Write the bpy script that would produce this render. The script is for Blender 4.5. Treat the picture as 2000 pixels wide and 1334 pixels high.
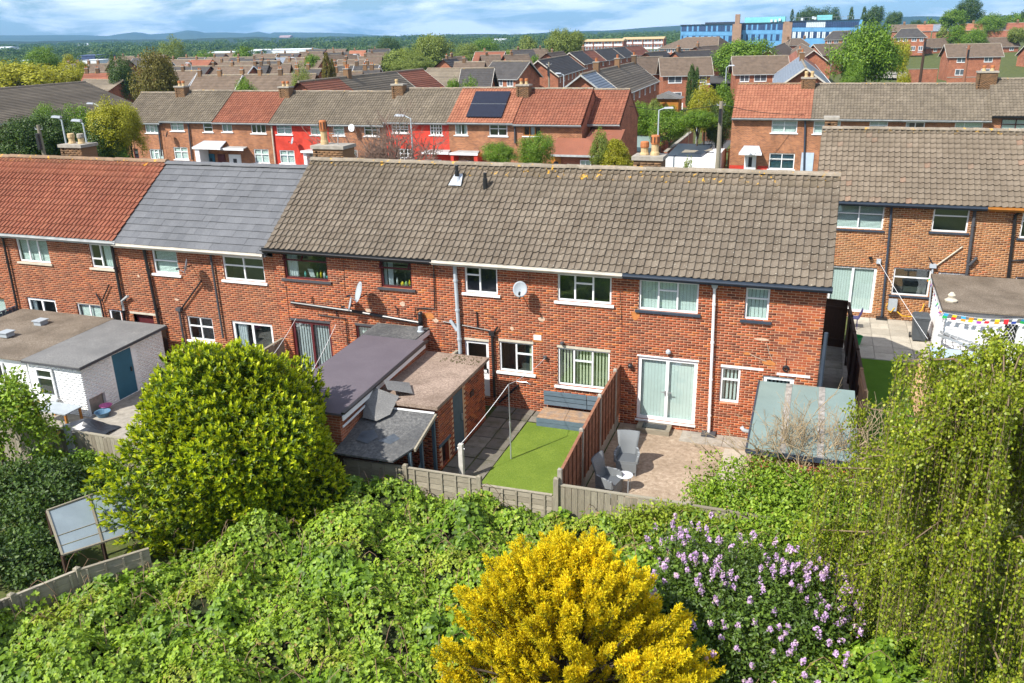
import bpy, math, random
import numpy as np
from mathutils import Vector, Matrix
for o in list(bpy.data.objects): bpy.data.objects.remove(o)
scene = bpy.context.scene
col = scene.collection
rnd = random.Random(7)
rng = np.random.default_rng(11)
PI = math.pi
# ------------------------------------------------------------------ camera, sky, sun, exposure
F_PX, PITCH, ROLL, YAW = 1644.29, 0.34957, -0.0230848, -0.3476159
CAM = np.array([-0.612819, -23.01989, 11.20243])
cy, sy, cp, sp = math.cos(YAW), math.sin(YAW), math.cos(PITCH), math.sin(PITCH)
FWD = np.array([sy*cp, cy*cp, -sp]); _r = np.array([cy, -sy, 0.0]); _u = np.cross(_r, FWD)
RIGHT = math.cos(ROLL)*_r + math.sin(ROLL)*_u
UP = -math.sin(ROLL)*_r + math.cos(ROLL)*_u
cd = bpy.data.cameras.new('camera'); cam = bpy.data.objects.new('camera', cd); col.objects.link(cam)
m = Matrix.Identity(4)
for i in range(3):
    m[i][0], m[i][1], m[i][2], m[i][3] = RIGHT[i], UP[i], -FWD[i], CAM[i]
cam.matrix_world = m
cd.sensor_width = 36; cd.lens = F_PX/2000*36; cd.clip_start = 0.1; cd.clip_end = 40000
scene.camera = cam
SUN = Vector((-1.15, -1.83, 2.29)).normalized()
w = bpy.data.worlds.new('World'); scene.world = w; w.use_nodes = True
nt = w.node_tree; N = nt.nodes; L = nt.links
N.clear()
out = N.new('ShaderNodeOutputWorld'); bg = N.new('ShaderNodeBackground')
sky = N.new('ShaderNodeTexSky'); sky.sky_type = 'NISHITA'; sky.sun_disc = False
sky.sun_elevation = math.asin(SUN.z); sky.sun_rotation = math.atan2(SUN.x, SUN.y)
sky.air_density = 1.0; sky.dust_density = 0.6; sky.ozone_density = 1.4; sky.altitude = 60
tc = N.new('ShaderNodeTexCoord'); mp = N.new('ShaderNodeMapping'); mp.inputs['Scale'].default_value = (9, 9, 46)
mp.inputs['Location'].default_value = (3.1, 1.7, 0.4)
n1 = N.new('ShaderNodeTexNoise'); n1.inputs['Scale'].default_value = 1.0; n1.inputs['Detail'].default_value = 8; n1.inputs['Roughness'].default_value = .58; n1.inputs['Distortion'].default_value = .25
cr = N.new('ShaderNodeValToRGB'); cr.color_ramp.elements[0].position = .42; cr.color_ramp.elements[1].position = .60
mix = N.new('ShaderNodeMixRGB'); mix.inputs[2].default_value = (12.0, 12.2, 12.8, 1)
tint = N.new('ShaderNodeMixRGB'); tint.blend_type = 'MULTIPLY'; tint.inputs[0].default_value = 1; tint.inputs[2].default_value = (.74, .90, 1.12, 1)
mul = N.new('ShaderNodeMath'); mul.operation = 'MULTIPLY'; mul.inputs[1].default_value = .82
L.new(tc.outputs['Generated'], mp.inputs['Vector']); L.new(mp.outputs[0], n1.inputs['Vector']); L.new(n1.outputs['Fac'], cr.inputs[0])
L.new(cr.outputs[0], mul.inputs[0]); L.new(mul.outputs[0], mix.inputs[0]); L.new(sky.outputs[0], tint.inputs[1]); L.new(tint.outputs[0], mix.inputs[1])
L.new(mix.outputs[0], bg.inputs[0]); bg.inputs[1].default_value = 0.09; L.new(bg.outputs[0], out.inputs[0])
sd = bpy.data.lights.new('sun', 'SUN'); sd.energy = 5.0; sd.angle = math.radians(.53); sd.color = (1, .95, .87)
so = bpy.data.objects.new('sun', sd); col.objects.link(so); so.location = (-40, -60, 80)
so.rotation_euler = SUN.to_track_quat('Z', 'Y').to_euler()
vs = scene.view_settings; vs.view_transform = 'Standard'; vs.look = 'None'; vs.exposure = 0.58; vs.gamma = 1
try: vs.use_curve_mapping = False
except Exception: pass
scene.cycles.use_denoising = True
scene.cycles.max_bounces = 6; scene.cycles.transparent_max_bounces = 12; scene.cycles.volume_bounces = 0
scene.cycles.caustics_reflective = False; scene.cycles.caustics_refractive = False
scene.cycles.sample_clamp_indirect = 6

# ------------------------------------------------------------------ measuring helpers
def _ray(u, v): return FWD*F_PX + RIGHT*(u-1000) + UP*(667-v)
def Yp(u, v, y=0.0):
    d = _ray(u, v); return CAM + d*((y-CAM[1])/d[1])
def Zp(u, v, z=0.0):
    d = _ray(u, v); return CAM + d*((z-CAM[2])/d[2])
def Xp(u, v, x=0.0):
    d = _ray(u, v); return CAM + d*((x-CAM[0])/d[0])
def Dp(u, v, dist):
    d = _ray(u, v); return CAM + d*(dist/math.hypot(d[0], d[1]))

# ------------------------------------------------------------------ mesh helpers
class MB:
    def __init__(s): s.v = []; s.f = []; s.m = []
    def add(s, vs, fs, mi=0):
        b = len(s.v); s.v += [tuple(float(c) for c in p) for p in vs]
        for f in fs: s.f.append(tuple(i+b for i in f)); s.m.append(mi)
        return s
    def box(s, x0, x1, y0, y1, z0, z1, mi=0):
        return s.add([(x0,y0,z0),(x1,y0,z0),(x1,y1,z0),(x0,y1,z0),(x0,y0,z1),(x1,y0,z1),(x1,y1,z1),(x0,y1,z1)],
              [(3,2,1,0),(4,5,6,7),(0,1,5,4),(1,2,6,5),(2,3,7,6),(3,0,4,7)], mi)
    def bar(s, P, Q, wd, ht, mi=0, upv=(0,0,1)):
        P = Vector([float(c) for c in P]); Q = Vector([float(c) for c in Q]); d = (Q-P).normalized(); upv = Vector(upv)
        if abs(d.dot(upv)) > .98: upv = Vector((0,1,0))
        sd_ = d.cross(upv).normalized()*wd/2; uu = sd_.cross(d).normalized()*ht/2
        vs_ = []
        for c in (P, Q): vs_ += [c-sd_-uu, c+sd_-uu, c+sd_+uu, c-sd_+uu]
        return s.add(vs_, [(3,2,1,0),(4,5,6,7),(0,1,5,4),(1,2,6,5),(2,3,7,6),(3,0,4,7)], mi)
    def tube(s, pts, r, n=8, mi=0, cap=True):
        pts = [Vector([float(c) for c in p]) for p in pts]; rs = r if isinstance(r, (list, tuple)) else [r]*len(pts)
        vs_ = []; k = len(pts); ref = Vector((.13, .27, .95)).normalized()
        for i, p in enumerate(pts):
            d = (pts[min(i+1, k-1)]-pts[max(i-1, 0)]).normalized()
            a = d.cross(ref)
            if a.length < .1: a = d.cross(Vector((1, 0, 0)))
            a.normalize(); b = d.cross(a)
            for j in range(n):
                t = 2*PI*j/n; vs_.append(p+(a*math.cos(t)+b*math.sin(t))*rs[i])
        fs = [(i*n+j, i*n+(j+1) % n, (i+1)*n+(j+1) % n, (i+1)*n+j) for i in range(k-1) for j in range(n)]
        if cap: fs += [tuple(range(n-1, -1, -1)), tuple((k-1)*n+j for j in range(n))]
        return s.add(vs_, fs, mi)
    def lathe(s, c, prof, n=16, mi=0):
        vs_ = []
        for r, z in prof:
            for j in range(n): vs_.append((c[0]+r*math.cos(2*PI*j/n), c[1]+r*math.sin(2*PI*j/n), c[2]+z))
        k = len(prof)
        fs = [(i*n+j, i*n+(j+1) % n, (i+1)*n+(j+1) % n, (i+1)*n+j) for i in range(k-1) for j in range(n)]
        fs += [tuple(range(n-1, -1, -1)), tuple((k-1)*n+j for j in range(n))]
        return s.add(vs_, fs, mi)
    def prism(s, poly, axis, a, b, mi=0):
        # poly: 2D points in the plane perpendicular to axis ('x': (y,z), 'y': (x,z), 'z': (x,y))
        mk = {'x': lambda p, t: (t, p[0], p[1]), 'y': lambda p, t: (p[0], t, p[1]), 'z': lambda p, t: (p[0], p[1], t)}[axis]
        n = len(poly); vs_ = [mk(p, a) for p in poly]+[mk(p, b) for p in poly]
        return s.add(vs_, [tuple(range(n)), tuple(range(2*n-1, n-1, -1))]+[(i, i+n, (i+1) % n+n, (i+1) % n) for i in range(n)], mi)
    def slab(s, top, t, mi=0):
        # a sheet of four top corners given thickness t downwards
        vs_ = [tuple(p) for p in top]+[(p[0], p[1], p[2]-t) for p in top]; n = len(top)
        return s.add(vs_, [tuple(range(n)), tuple(range(2*n-1, n-1, -1))]+[(i, i+n, (i+1) % n+n, (i+1) % n) for i in range(n)], mi)
    def mesh(s, name, mats, off=(0,0,0)):
        me = bpy.data.meshes.new(name)
        o = off
        me.from_pydata([(p[0]-o[0], p[1]-o[1], p[2]-o[2]) for p in s.v], [], s.f)
        ms = mats if isinstance(mats, (list, tuple)) else [mats]
        for x in ms: me.materials.append(x)
        if len(ms) > 1: me.polygons.foreach_set('material_index', s.m)
        fix_normals(me)
        return me
    def build(s, name, mats, parent=None, world=True, smooth=False):
        off = (0, 0, 0)
        if parent is not None and world:
            r = parent
            while r.parent is not None: r = r.parent
            off = tuple(r.location)
        me = s.mesh(name, mats, off)
        if smooth: me.polygons.foreach_set('use_smooth', [True]*len(me.polygons))
        return link(name, me, parent)
import bmesh
def fix_normals(me):
    b = bmesh.new(); b.from_mesh(me); bmesh.ops.recalc_face_normals(b, faces=b.faces); b.to_mesh(me); b.free()
def link(name, me, parent=None, loc=None, rot=None):
    o = bpy.data.objects.new(name, me); col.objects.link(o)
    if parent is not None: o.parent = parent
    if loc is not None: o.location = loc
    if rot is not None: o.rotation_euler = rot
    return o
def tag(o, label, cat, group=None, kind=None):
    if label: o['label'] = label
    if cat: o['category'] = cat
    if group: o['group'] = group
    if kind: o['kind'] = kind
    return o
def thing(name, label, cat, loc=(0,0,0), rz=0, group=None):
    o = bpy.data.objects.new(name, None); col.objects.link(o); o.empty_display_size = .3
    o.location = [float(c) for c in loc]; o.rotation_euler = (0, 0, rz)
    return tag(o, label, cat, group)
def structure(name, mb, mat):
    o = mb.build(name, mat); o['kind'] = 'structure'; return o
def stuffmesh(name, V, faces, mat, parent=None, off=None, smooth=False):
    """V: (n,k,3) copies of a k-vertex piece, faces: list of quads / tris of one piece; one mesh"""
    V = np.asarray(V, dtype=np.float32); n, k = V.shape[:2]
    if off is None and parent is not None:
        r = parent
        while r.parent is not None: r = r.parent
        off = tuple(r.location)
    vv = V.reshape(-1, 3)
    if off is not None: vv = vv-np.array(off, dtype=np.float32)
    me = bpy.data.meshes.new(name)
    loops = np.concatenate([np.array(f) for f in faces]); tot = np.array([len(f) for f in faces])
    L_ = (loops[None, :]+(np.arange(n)*k)[:, None]).reshape(-1).astype(np.int32)
    T_ = np.tile(tot, n).astype(np.int32)
    me.vertices.add(len(vv)); me.vertices.foreach_set('co', vv.reshape(-1).astype(np.float32))
    me.loops.add(len(L_)); me.loops.foreach_set('vertex_index', L_)
    me.polygons.add(len(T_)); me.polygons.foreach_set('loop_start', np.concatenate([[0], np.cumsum(T_)[:-1]]).astype(np.int32))
    me.update(calc_edges=True); me.validate()
    if smooth: me.polygons.foreach_set('use_smooth', np.ones(len(T_), dtype=bool))
    me.materials.append(mat)
    return link(name, me, parent)

# ------------------------------------------------------------------ materials
def newmat(name):
    mt = bpy.data.materials.new(name); mt.use_nodes = True; nt = mt.node_tree; nt.nodes.clear()
    o = nt.nodes.new('ShaderNodeOutputMaterial'); b = nt.nodes.new('ShaderNodeBsdfPrincipled'); nt.links.new(b.outputs[0], o.inputs[0])
    return mt, nt, b, o
def rgb(c): return (c[0], c[1], c[2], 1)
def piece_random(nt):
    oi = nt.nodes.new('ShaderNodeObjectInfo'); ge = nt.nodes.new('ShaderNodeNewGeometry'); ad = nt.nodes.new('ShaderNodeMath'); fr = nt.nodes.new('ShaderNodeMath')
    fr.operation = 'FRACT'; nt.links.new(oi.outputs['Random'], ad.inputs[0]); nt.links.new(ge.outputs['Random Per Island'], ad.inputs[1]); nt.links.new(ad.outputs[0], fr.inputs[0])
    return fr.outputs[0]
def ramp(nt, fac, stops, interp='LINEAR'):
    r = nt.nodes.new('ShaderNodeValToRGB'); cr_ = r.color_ramp; cr_.interpolation = interp
    while len(cr_.elements) < len(stops): cr_.elements.new(.5)
    for e, (p_, c) in zip(cr_.elements, stops): e.position = p_; e.color = rgb(c)
    nt.links.new(fac, r.inputs[0]); return r.outputs[0]
def noise(nt, scale, detail=4, rough=.6, coord='Object', vscale=None, dist=0):
    t = nt.nodes.new('ShaderNodeTexCoord'); n_ = nt.nodes.new('ShaderNodeTexNoise'); src = t.outputs[coord]
    if coord == 'World':
        pass
    if vscale:
        mp_ = nt.nodes.new('ShaderNodeMapping'); mp_.inputs['Scale'].default_value = vscale; nt.links.new(src, mp_.inputs[0]); src = mp_.outputs[0]
    nt.links.new(src, n_.inputs['Vector']); n_.inputs['Scale'].default_value = scale; n_.inputs['Detail'].default_value = detail; n_.inputs['Roughness'].default_value = rough; n_.inputs['Distortion'].default_value = dist
    return n_.outputs['Fac']
def wnoise(nt, scale, detail=4, rough=.6):
    g_ = nt.nodes.new('ShaderNodeNewGeometry'); n_ = nt.nodes.new('ShaderNodeTexNoise'); nt.links.new(g_.outputs['Position'], n_.inputs['Vector'])
    n_.inputs['Scale'].default_value = scale; n_.inputs['Detail'].default_value = detail; n_.inputs['Roughness'].default_value = rough
    return n_.outputs['Fac']
def mixc(nt, fac, a, b, mode='MIX'):
    x = nt.nodes.new('ShaderNodeMixRGB'); x.blend_type = mode
    for i, q in ((0, fac), (1, a), (2, b)):
        if hasattr(q, 'is_linked') or hasattr(q, 'links'): nt.links.new(q, x.inputs[i])
        else: x.inputs[i].default_value = rgb(q) if isinstance(q, (tuple, list)) else q
    return x.outputs[0]
def bump(nt, b, h, strength=.3, dist=.01):
    bp = nt.nodes.new('ShaderNodeBump'); bp.inputs['Strength'].default_value = strength; bp.inputs['Distance'].default_value = dist
    nt.links.new(h, bp.inputs['Height']); nt.links.new(bp.outputs[0], b.inputs['Normal'])
def plain(name, c, rough=.7, var=.25, scale=3., fine=40., metal=0., spec=.3, bmp=.15):
    """painted / cast surface with soft blotches, fine grain and a little relief"""
    mt, nt, b, o = newmat(name)
    a = ramp(nt, wnoise(nt, scale, 5), [(.3, tuple(x*(1-var) for x in c)), (.7, tuple(min(1, x*(1+var*.6)) for x in c))])
    f = ramp(nt, wnoise(nt, fine, 3, .7), [(.3, (1-var*.5,)*3), (.7, (1, 1, 1))])
    nt.links.new(mixc(nt, 1.0, a, f, 'MULTIPLY'), b.inputs['Base Color'])
    b.inputs['Roughness'].default_value = rough; b.inputs['Metallic'].default_value = metal
    b.inputs['Specular IOR Level'].default_value = spec
    if bmp: bump(nt, b, wnoise(nt, fine, 3), bmp, .004)
    return mt
def pieces(name, stops, rough=.85, dirt=None, dirt_scale=2., grain=30., lichen=None, bmp=.3, spots=None):
    """each piece its own tone out of stops, plus grain, dirt patches and lichen"""
    mt, nt, b, o = newmat(name)
    c = ramp(nt, piece_random(nt), stops)
    g_ = ramp(nt, wnoise(nt, grain, 4, .7), [(.25, (.72,)*3), (.7, (1.06,)*3)]); c = mixc(nt, 1.0, c, g_, 'MULTIPLY')
    c = mixc(nt, 1.0, c, ramp(nt, wnoise(nt, .45, 4, .6), [(.3, (.80,)*3), (.7, (1.10,)*3)]), 'MULTIPLY')
    if dirt: c = mixc(nt, ramp(nt, wnoise(nt, dirt_scale, 5, .65), [(.45, (0,0,0)), (.75, (.75,)*3)]), c, dirt)
    if spots: c = mixc(nt, ramp(nt, wnoise(nt, 22, 3, .55), [(.66, (0,0,0)), (.70, (.8,)*3)]), c, spots)
    if lichen: c = mixc(nt, ramp(nt, wnoise(nt, 4.5, 6, .7), [(.60, (0,0,0)), (.64, (.9,)*3)]), c, lichen)
    nt.links.new(c, b.inputs['Base Color']); b.inputs['Roughness'].default_value = rough; b.inputs['Specular IOR Level'].default_value = .25
    bump(nt, b, wnoise(nt, grain, 4), bmp, .006)
    return mt
def brickwall(name, stops, mortar, axis='x'):
    """brickwork too far off to tell brick from brick: running bond from the wall's own coordinates"""
    mt, nt, b, o = newmat(name)
    t = nt.nodes.new('ShaderNodeTexCoord'); se = nt.nodes.new('ShaderNodeSeparateXYZ'); cb = nt.nodes.new('ShaderNodeCombineXYZ'); ad = nt.nodes.new('ShaderNodeMath')
    nt.links.new(t.outputs['Object'], se.inputs[0]); nt.links.new(se.outputs[0], ad.inputs[0]); nt.links.new(se.outputs[1], ad.inputs[1])
    nt.links.new(ad.outputs[0], cb.inputs[0]); nt.links.new(se.outputs[2], cb.inputs[1])
    bt = nt.nodes.new('ShaderNodeTexBrick'); nt.links.new(cb.outputs[0], bt.inputs[0]); bt.inputs['Scale'].default_value = 1
    bt.inputs['Brick Width'].default_value = .225; bt.inputs['Row Height'].default_value = .075; bt.inputs['Mortar Size'].default_value = .008
    bt.inputs['Color1'].default_value = rgb(stops[0]); bt.inputs['Color2'].default_value = rgb(stops[1]); bt.inputs['Mortar'].default_value = rgb(mortar); bt.inputs['Bias'].default_value = -.1
    c = mixc(nt, 1.0, bt.outputs['Color'], ramp(nt, wnoise(nt, 1.1, 6, .72), [(.3, (.62,)*3), (.7, (1.15,)*3)]), 'MULTIPLY')
    nt.links.new(c, b.inputs['Base Color']); b.inputs['Roughness'].default_value = .9; b.inputs['Specular IOR Level'].default_value = .2
    return mt
def leafmat(name, stops, rough=.45, trans=.35, tcol=None, spec=.4, big=1.3):
    mt, nt, b, o = newmat(name)
    c = ramp(nt, piece_random(nt), stops)
    c = mixc(nt, 1.0, c, ramp(nt, wnoise(nt, big, 4), [(.3, (.72,)*3), (.7, (1.15,)*3)]), 'MULTIPLY')
    nt.links.new(c, b.inputs['Base Color']); b.inputs['Roughness'].default_value = rough; b.inputs['Specular IOR Level'].default_value = spec
    tr = nt.nodes.new('ShaderNodeBsdfTranslucent'); nt.links.new(mixc(nt, 1.0, c, tcol or (1.25, 1.2, .6), 'MULTIPLY'), tr.inputs[0])
    mx = nt.nodes.new('ShaderNodeMixShader'); mx.inputs[0].default_value = trans
    nt.links.new(b.outputs[0], mx.inputs[1]); nt.links.new(tr.outputs[0], mx.inputs[2]); nt.links.new(mx.outputs[0], o.inputs[0])
    return mt
def glassmat(name, tintc=(.88,.93,.92), refl=.09):
    mt = bpy.data.materials.new(name); mt.use_nodes = True; nt = mt.node_tree; nt.nodes.clear()
    o = nt.nodes.new('ShaderNodeOutputMaterial'); g_ = nt.nodes.new('ShaderNodeBsdfGlossy'); t = nt.nodes.new('ShaderNodeBsdfTransparent'); mx = nt.nodes.new('ShaderNodeMixShader')
    g_.inputs['Roughness'].default_value = .02; g_.inputs['Color'].default_value = (.9, .95, 1, 1); t.inputs[0].default_value = rgb(tintc)
    lw = nt.nodes.new('ShaderNodeLayerWeight'); lw.inputs['Blend'].default_value = .35; pw = nt.nodes.new('ShaderNodeMath'); pw.operation = 'POWER'; pw.inputs[1].default_value = 3
    ma = nt.nodes.new('ShaderNodeMath'); ma.operation = 'MULTIPLY_ADD'; ma.inputs[1].default_value = .5; ma.inputs[2].default_value = refl
    nt.links.new(lw.outputs['Facing'], pw.inputs[0]); nt.links.new(pw.outputs[0], ma.inputs[0])
    nt.links.new(ma.outputs[0], mx.inputs[0]); nt.links.new(t.outputs[0], mx.inputs[1]); nt.links.new(g_.outputs[0], mx.inputs[2]); nt.links.new(mx.outputs[0], o.inputs[0])
    return mt

BRICKS_E = [(0,(.15,.045,.028)), (.25,(.26,.068,.032)), (.55,(.37,.088,.034)), (.85,(.45,.108,.040)), (1,(.52,.16,.045))]
BRICKS_L = [(0,(.17,.055,.03)), (.35,(.27,.075,.036)), (.7,(.37,.105,.045)), (1,(.43,.14,.055))]
BRICKS_R = [(0,(.17,.06,.03)), (.15,(.28,.11,.045)), (.5,(.40,.165,.062)), (.85,(.46,.20,.075)), (1,(.48,.13,.05))]
M = dict(
 brick=pieces('red_brick', BRICKS_E, grain=60, dirt=(.26,.09,.055), dirt_scale=.8),
 brick_left=pieces('dull_red_brick', BRICKS_L, grain=60, dirt=(.22,.09,.05), dirt_scale=.8),
 brick_tan=pieces('tan_brick', BRICKS_R, grain=60, dirt=(.30,.16,.08), dirt_scale=.7),
 mortar=plain('mortar', (.64,.41,.26), .95, .15, 2), mortar_tan=plain('tan_mortar', (.68,.49,.31), .95, .15, 2),
 brickfar=brickwall('far_brick', [(.40,.155,.065),(.20,.07,.038)], (.44,.30,.20)),
 brickfar_red=brickwall('far_red_brick', [(.38,.115,.058),(.22,.065,.038)], (.40,.24,.16)),
 brickmid=brickwall('mid_brick', [(.40,.125,.06),(.24,.072,.04)], (.44,.27,.18)),
 brown_tile=pieces('brown_concrete_tile', [(0,(.152,.124,.094)),(.5,(.175,.144,.110)),(1,(.20,.166,.127))], grain=38, dirt=(.11,.085,.06), dirt_scale=2.2, spots=(.46,.44,.36), bmp=.5),
 brown_tile_top=pieces('lichened_brown_tile', [(0,(.14,.112,.08)),(1,(.20,.16,.12))], grain=38, dirt=(.10,.08,.05), dirt_scale=2.2, spots=(.5,.48,.4), lichen=(.62,.34,.03), bmp=.5),
 tan_tile=pieces('tan_concrete_tile', [(0,(.185,.148,.108)),(.6,(.208,.168,.124)),(.95,(.23,.187,.14)),(1,(.28,.175,.12))], grain=38, dirt=(.14,.11,.08), dirt_scale=2.0, spots=(.42,.36,.26), bmp=.4),
 red_tile=pieces('red_clay_tile', [(0,(.235,.078,.045)),(.5,(.265,.09,.052)),(1,(.30,.11,.062))], grain=45, dirt=(.17,.065,.04), dirt_scale=2., spots=(.5,.3,.2), bmp=.4),
 red_tile_top=pieces('lichened_red_tile', [(0,(.22,.085,.05)),(1,(.29,.115,.065))], grain=45, dirt=(.16,.075,.045), dirt_scale=2., lichen=(.72,.33,.02), spots=(.5,.35,.25), bmp=.4),
 grey_tile=pieces('smooth_grey_tile', [(0,(.125,.13,.14)),(1,(.155,.16,.17))], rough=.55, grain=20, bmp=.1),
 far_brown_tile=pieces('far_brown_tile', [(0,(.16,.133,.10)),(1,(.225,.188,.14))], grain=20, dirt=(.12,.1,.07), dirt_scale=1.2, bmp=.2),
 far_red_tile=pieces('far_red_tile', [(0,(.235,.085,.052)),(1,(.32,.125,.075))], grain=20, dirt=(.2,.085,.055), dirt_scale=1.2, bmp=.2),
 far_orange_tile=pieces('far_orange_tile', [(0,(.32,.125,.075)),(1,(.40,.17,.10))], grain=20, bmp=.2),
 upvc=plain('white_plastic', (.80,.81,.82), .35, .05, 3, 50, spec=.5, bmp=0),
 white=plain('white_paint', (.86,.87,.87), .6, .10, 1.5, 30),
 cream=plain('cream_concrete', (.55,.50,.40), .85, .2, 4, 40),
 maroon=plain('maroon_frame', (.10,.022,.025), .4, .15, 3),
 wood_orange=plain('orange_wood', (.42,.17,.03), .5, .2, 5),
 navy=plain('navy_gutter', (.045,.06,.085), .4, .15, 3), black=plain('black_pipe', (.018,.019,.022), .35, .2, 4, spec=.5),
 greypipe=plain('pale_grey_pipe', (.42,.47,.51), .5, .1, 4), greygut=plain('weathered_gutter', (.40,.42,.42), .6, .25, 3), creamgut=plain('cream_fascia', (.58,.54,.47), .6, .2, 3),
 darksill=plain('dark_sill', (.07,.072,.08), .7, .2, 4), steel=plain('galvanised_steel', (.50,.52,.54), .35, .1, 6, metal=.6),
 dish=plain('grey_dish', (.36,.40,.43), .5, .1, 5), lead=plain('lead_sheet', (.45,.49,.54), .5, .2, 8),
 interior=plain('room', (.10,.11,.10), .9, .25, 1.2, bmp=0), blind=plain('pale_blind', (.84,.90,.88), .7, .06, 3, bmp=0), blind_y=plain('cream_blind', (.86,.84,.62), .7, .06, 3, bmp=0), curtain=plain('white_curtain', (.72,.74,.78), .8, .08, 5, bmp=0),
 glass=glassmat('window_glass'), terracotta=plain('terracotta', (.44,.16,.06), .8, .2, 8), buff=plain('buff_clay', (.52,.38,.20), .8, .2, 8),
 ridge=pieces('weathered_ridge', [(0,(.24,.20,.15)),(1,(.32,.27,.21))], grain=30, dirt=(.13,.11,.08), dirt_scale=5, lichen=(.58,.33,.04), spots=(.5,.47,.4), bmp=.5), ridge_red=pieces('weathered_red_ridge', [(0,(.24,.16,.10)),(1,(.30,.2,.13))], grain=30, dirt=(.14,.1,.07), dirt_scale=5, lichen=(.68,.34,.03), bmp=.5), chimney=pieces('sooty_chimney_brick', [(0,(.13,.085,.05)),(1,(.28,.16,.08))], grain=50),
 concrete=plain('concrete', (.36,.33,.28), .95, .3, 5, 45, bmp=.4), flag=pieces('mossy_flagstone', [(0,(.16,.145,.12)),(1,(.26,.24,.20))], grain=25, dirt=(.07,.075,.03), dirt_scale=3),
 slab=pieces('pale_paving_slab', [(0,(.42,.38,.31)),(1,(.54,.49,.40))], grain=25, dirt=(.3,.27,.22), dirt_scale=2.5),
 redwash=plain('red_masonry_paint', (.60,.055,.032), .75, .34, 1.2, 8), tarmac=plain('tarmac', (.09,.09,.09), .95, .25, 1, 30),
 solar=plain('solar_panel', (.012,.014,.028), .22, .2, 4, spec=.6, bmp=0),
)
def gravelmat(name, cols, scale, bmp=.8, vor=True):
    mt, nt, b, o = newmat(name)
    c = ramp(nt, wnoise(nt, scale, 3, .8), [(.28, cols[0]), (.5, cols[1]), (.72, cols[2])])
    c = mixc(nt, ramp(nt, wnoise(nt, 1.1, 4), [(.4, (0,0,0)), (.65, (.6,)*3)]), c, cols[0])
    nt.links.new(c, b.inputs['Base Color']); b.inputs['Roughness'].default_value = 1; b.inputs['Specular IOR Level'].default_value = .15
    bump(nt, b, wnoise(nt, scale, 3, .8), bmp, .02); return mt
M['felt_brown'] = gravelmat('mineral_felt_brown', [(.095,.075,.055),(.19,.155,.12),(.34,.29,.23)], 26)
M['felt_grey'] = gravelmat('mineral_felt_grey', [(.13,.13,.13),(.19,.19,.185),(.30,.29,.28)], 28)
M['felt_purple'] = gravelmat('purple_grey_felt', [(.105,.09,.105),(.125,.108,.125),(.15,.13,.15)], 40, .3)
M['felt_black'] = gravelmat('worn_black_felt', [(.06,.062,.065),(.12,.12,.12),(.20,.20,.19)], 12, .5)
M['agg_concrete'] = gravelmat('exposed_aggregate', [(.14,.10,.075),(.33,.25,.20),(.52,.42,.34)], 24, 1)
M['patio'] = gravelmat('worn_patio_concrete', [(.22,.165,.115),(.36,.28,.205),(.50,.41,.32)], 7, .5)
M['gravel'] = gravelmat('golden_gravel', [(.34,.2,.09),(.55,.36,.19),(.7,.52,.32)], 30, 1)
M['turf'] = gravelmat('artificial_turf', [(.10,.16,.02),(.155,.225,.03),(.22,.29,.055)], 30, 1)
M['lawn'] = gravelmat('mown_grass', [(.05,.115,.006),(.075,.16,.010),(.11,.2,.02)], 50, .8)
M['earth'] = gravelmat('rough_ground', [(.05,.065,.02),(.09,.11,.03),(.16,.14,.07)], 3, .6)
M['greenroof'] = plain('grey_green_sheet', (.20,.27,.255), .75, .12, 1.5, 30)
def timber(name, a, b_, sc=(1,1,1)):
    mt, nt, b, o = newmat(name)
    c = ramp(nt, piece_random(nt), [(0, a), (1, b_)])
    g_ = ramp(nt, noise(nt, 9, 5, .7, 'Object', (.6, .6, 8) if sc == 'h' else (8, 8, .6)), [(.25, (.55,)*3), (.7, (1.12,)*3)])
    c = mixc(nt, 1.0, c, g_, 'MULTIPLY'); nt.links.new(c, b.inputs['Base Color']); b.inputs['Roughness'].default_value = .9; b.inputs['Specular IOR Level'].default_value = .2
    return mt
M['fence_brown'] = timber('brown_fence_timber', (.22,.095,.055), (.32,.15,.09), 'h')
M['fence_grey'] = timber('weathered_timber', (.26,.23,.175), (.40,.36,.28), 'h')
M['fence_grey_v'] = timber('weathered_upright_timber', (.23,.20,.15), (.33,.30,.23))
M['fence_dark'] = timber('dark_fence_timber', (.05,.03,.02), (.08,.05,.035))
M['blue_paint'] = plain('slate_blue_paint', (.085,.125,.155), .7, .2, 4, 25)
M['teal_paint'] = plain('teal_door_paint', (.035,.14,.215), .6, .12, 2)
M['grey_paint'] = timber('grey_blue_painted_timber', (.115,.165,.205), (.14,.19,.235), 'h')
# ------------------------------------------------------------------ ground
g = MB(); g.add([(-16000,-400,-.02),(16000,-400,-.02),(16000,16000,-.02),(-16000,16000,-.02)], [(0,1,2,3)])
structure('ground', g, M['earth'])
g = MB(); g.add([(-120,27.5,-.012),(60,27.5,-.012),(60,35.5,-.012),(-120,35.5,-.012)], [(0,1,2,3)])
structure('road', g, M['tarmac'])
for nm, y0, y1 in (('pavement', 25.4, 27.4), ('pavement', 35.6, 37.4)):
    g = MB(); g.box(-120, 60, y0, y1, -.016, .1); structure(nm, g, M['concrete'])

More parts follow.
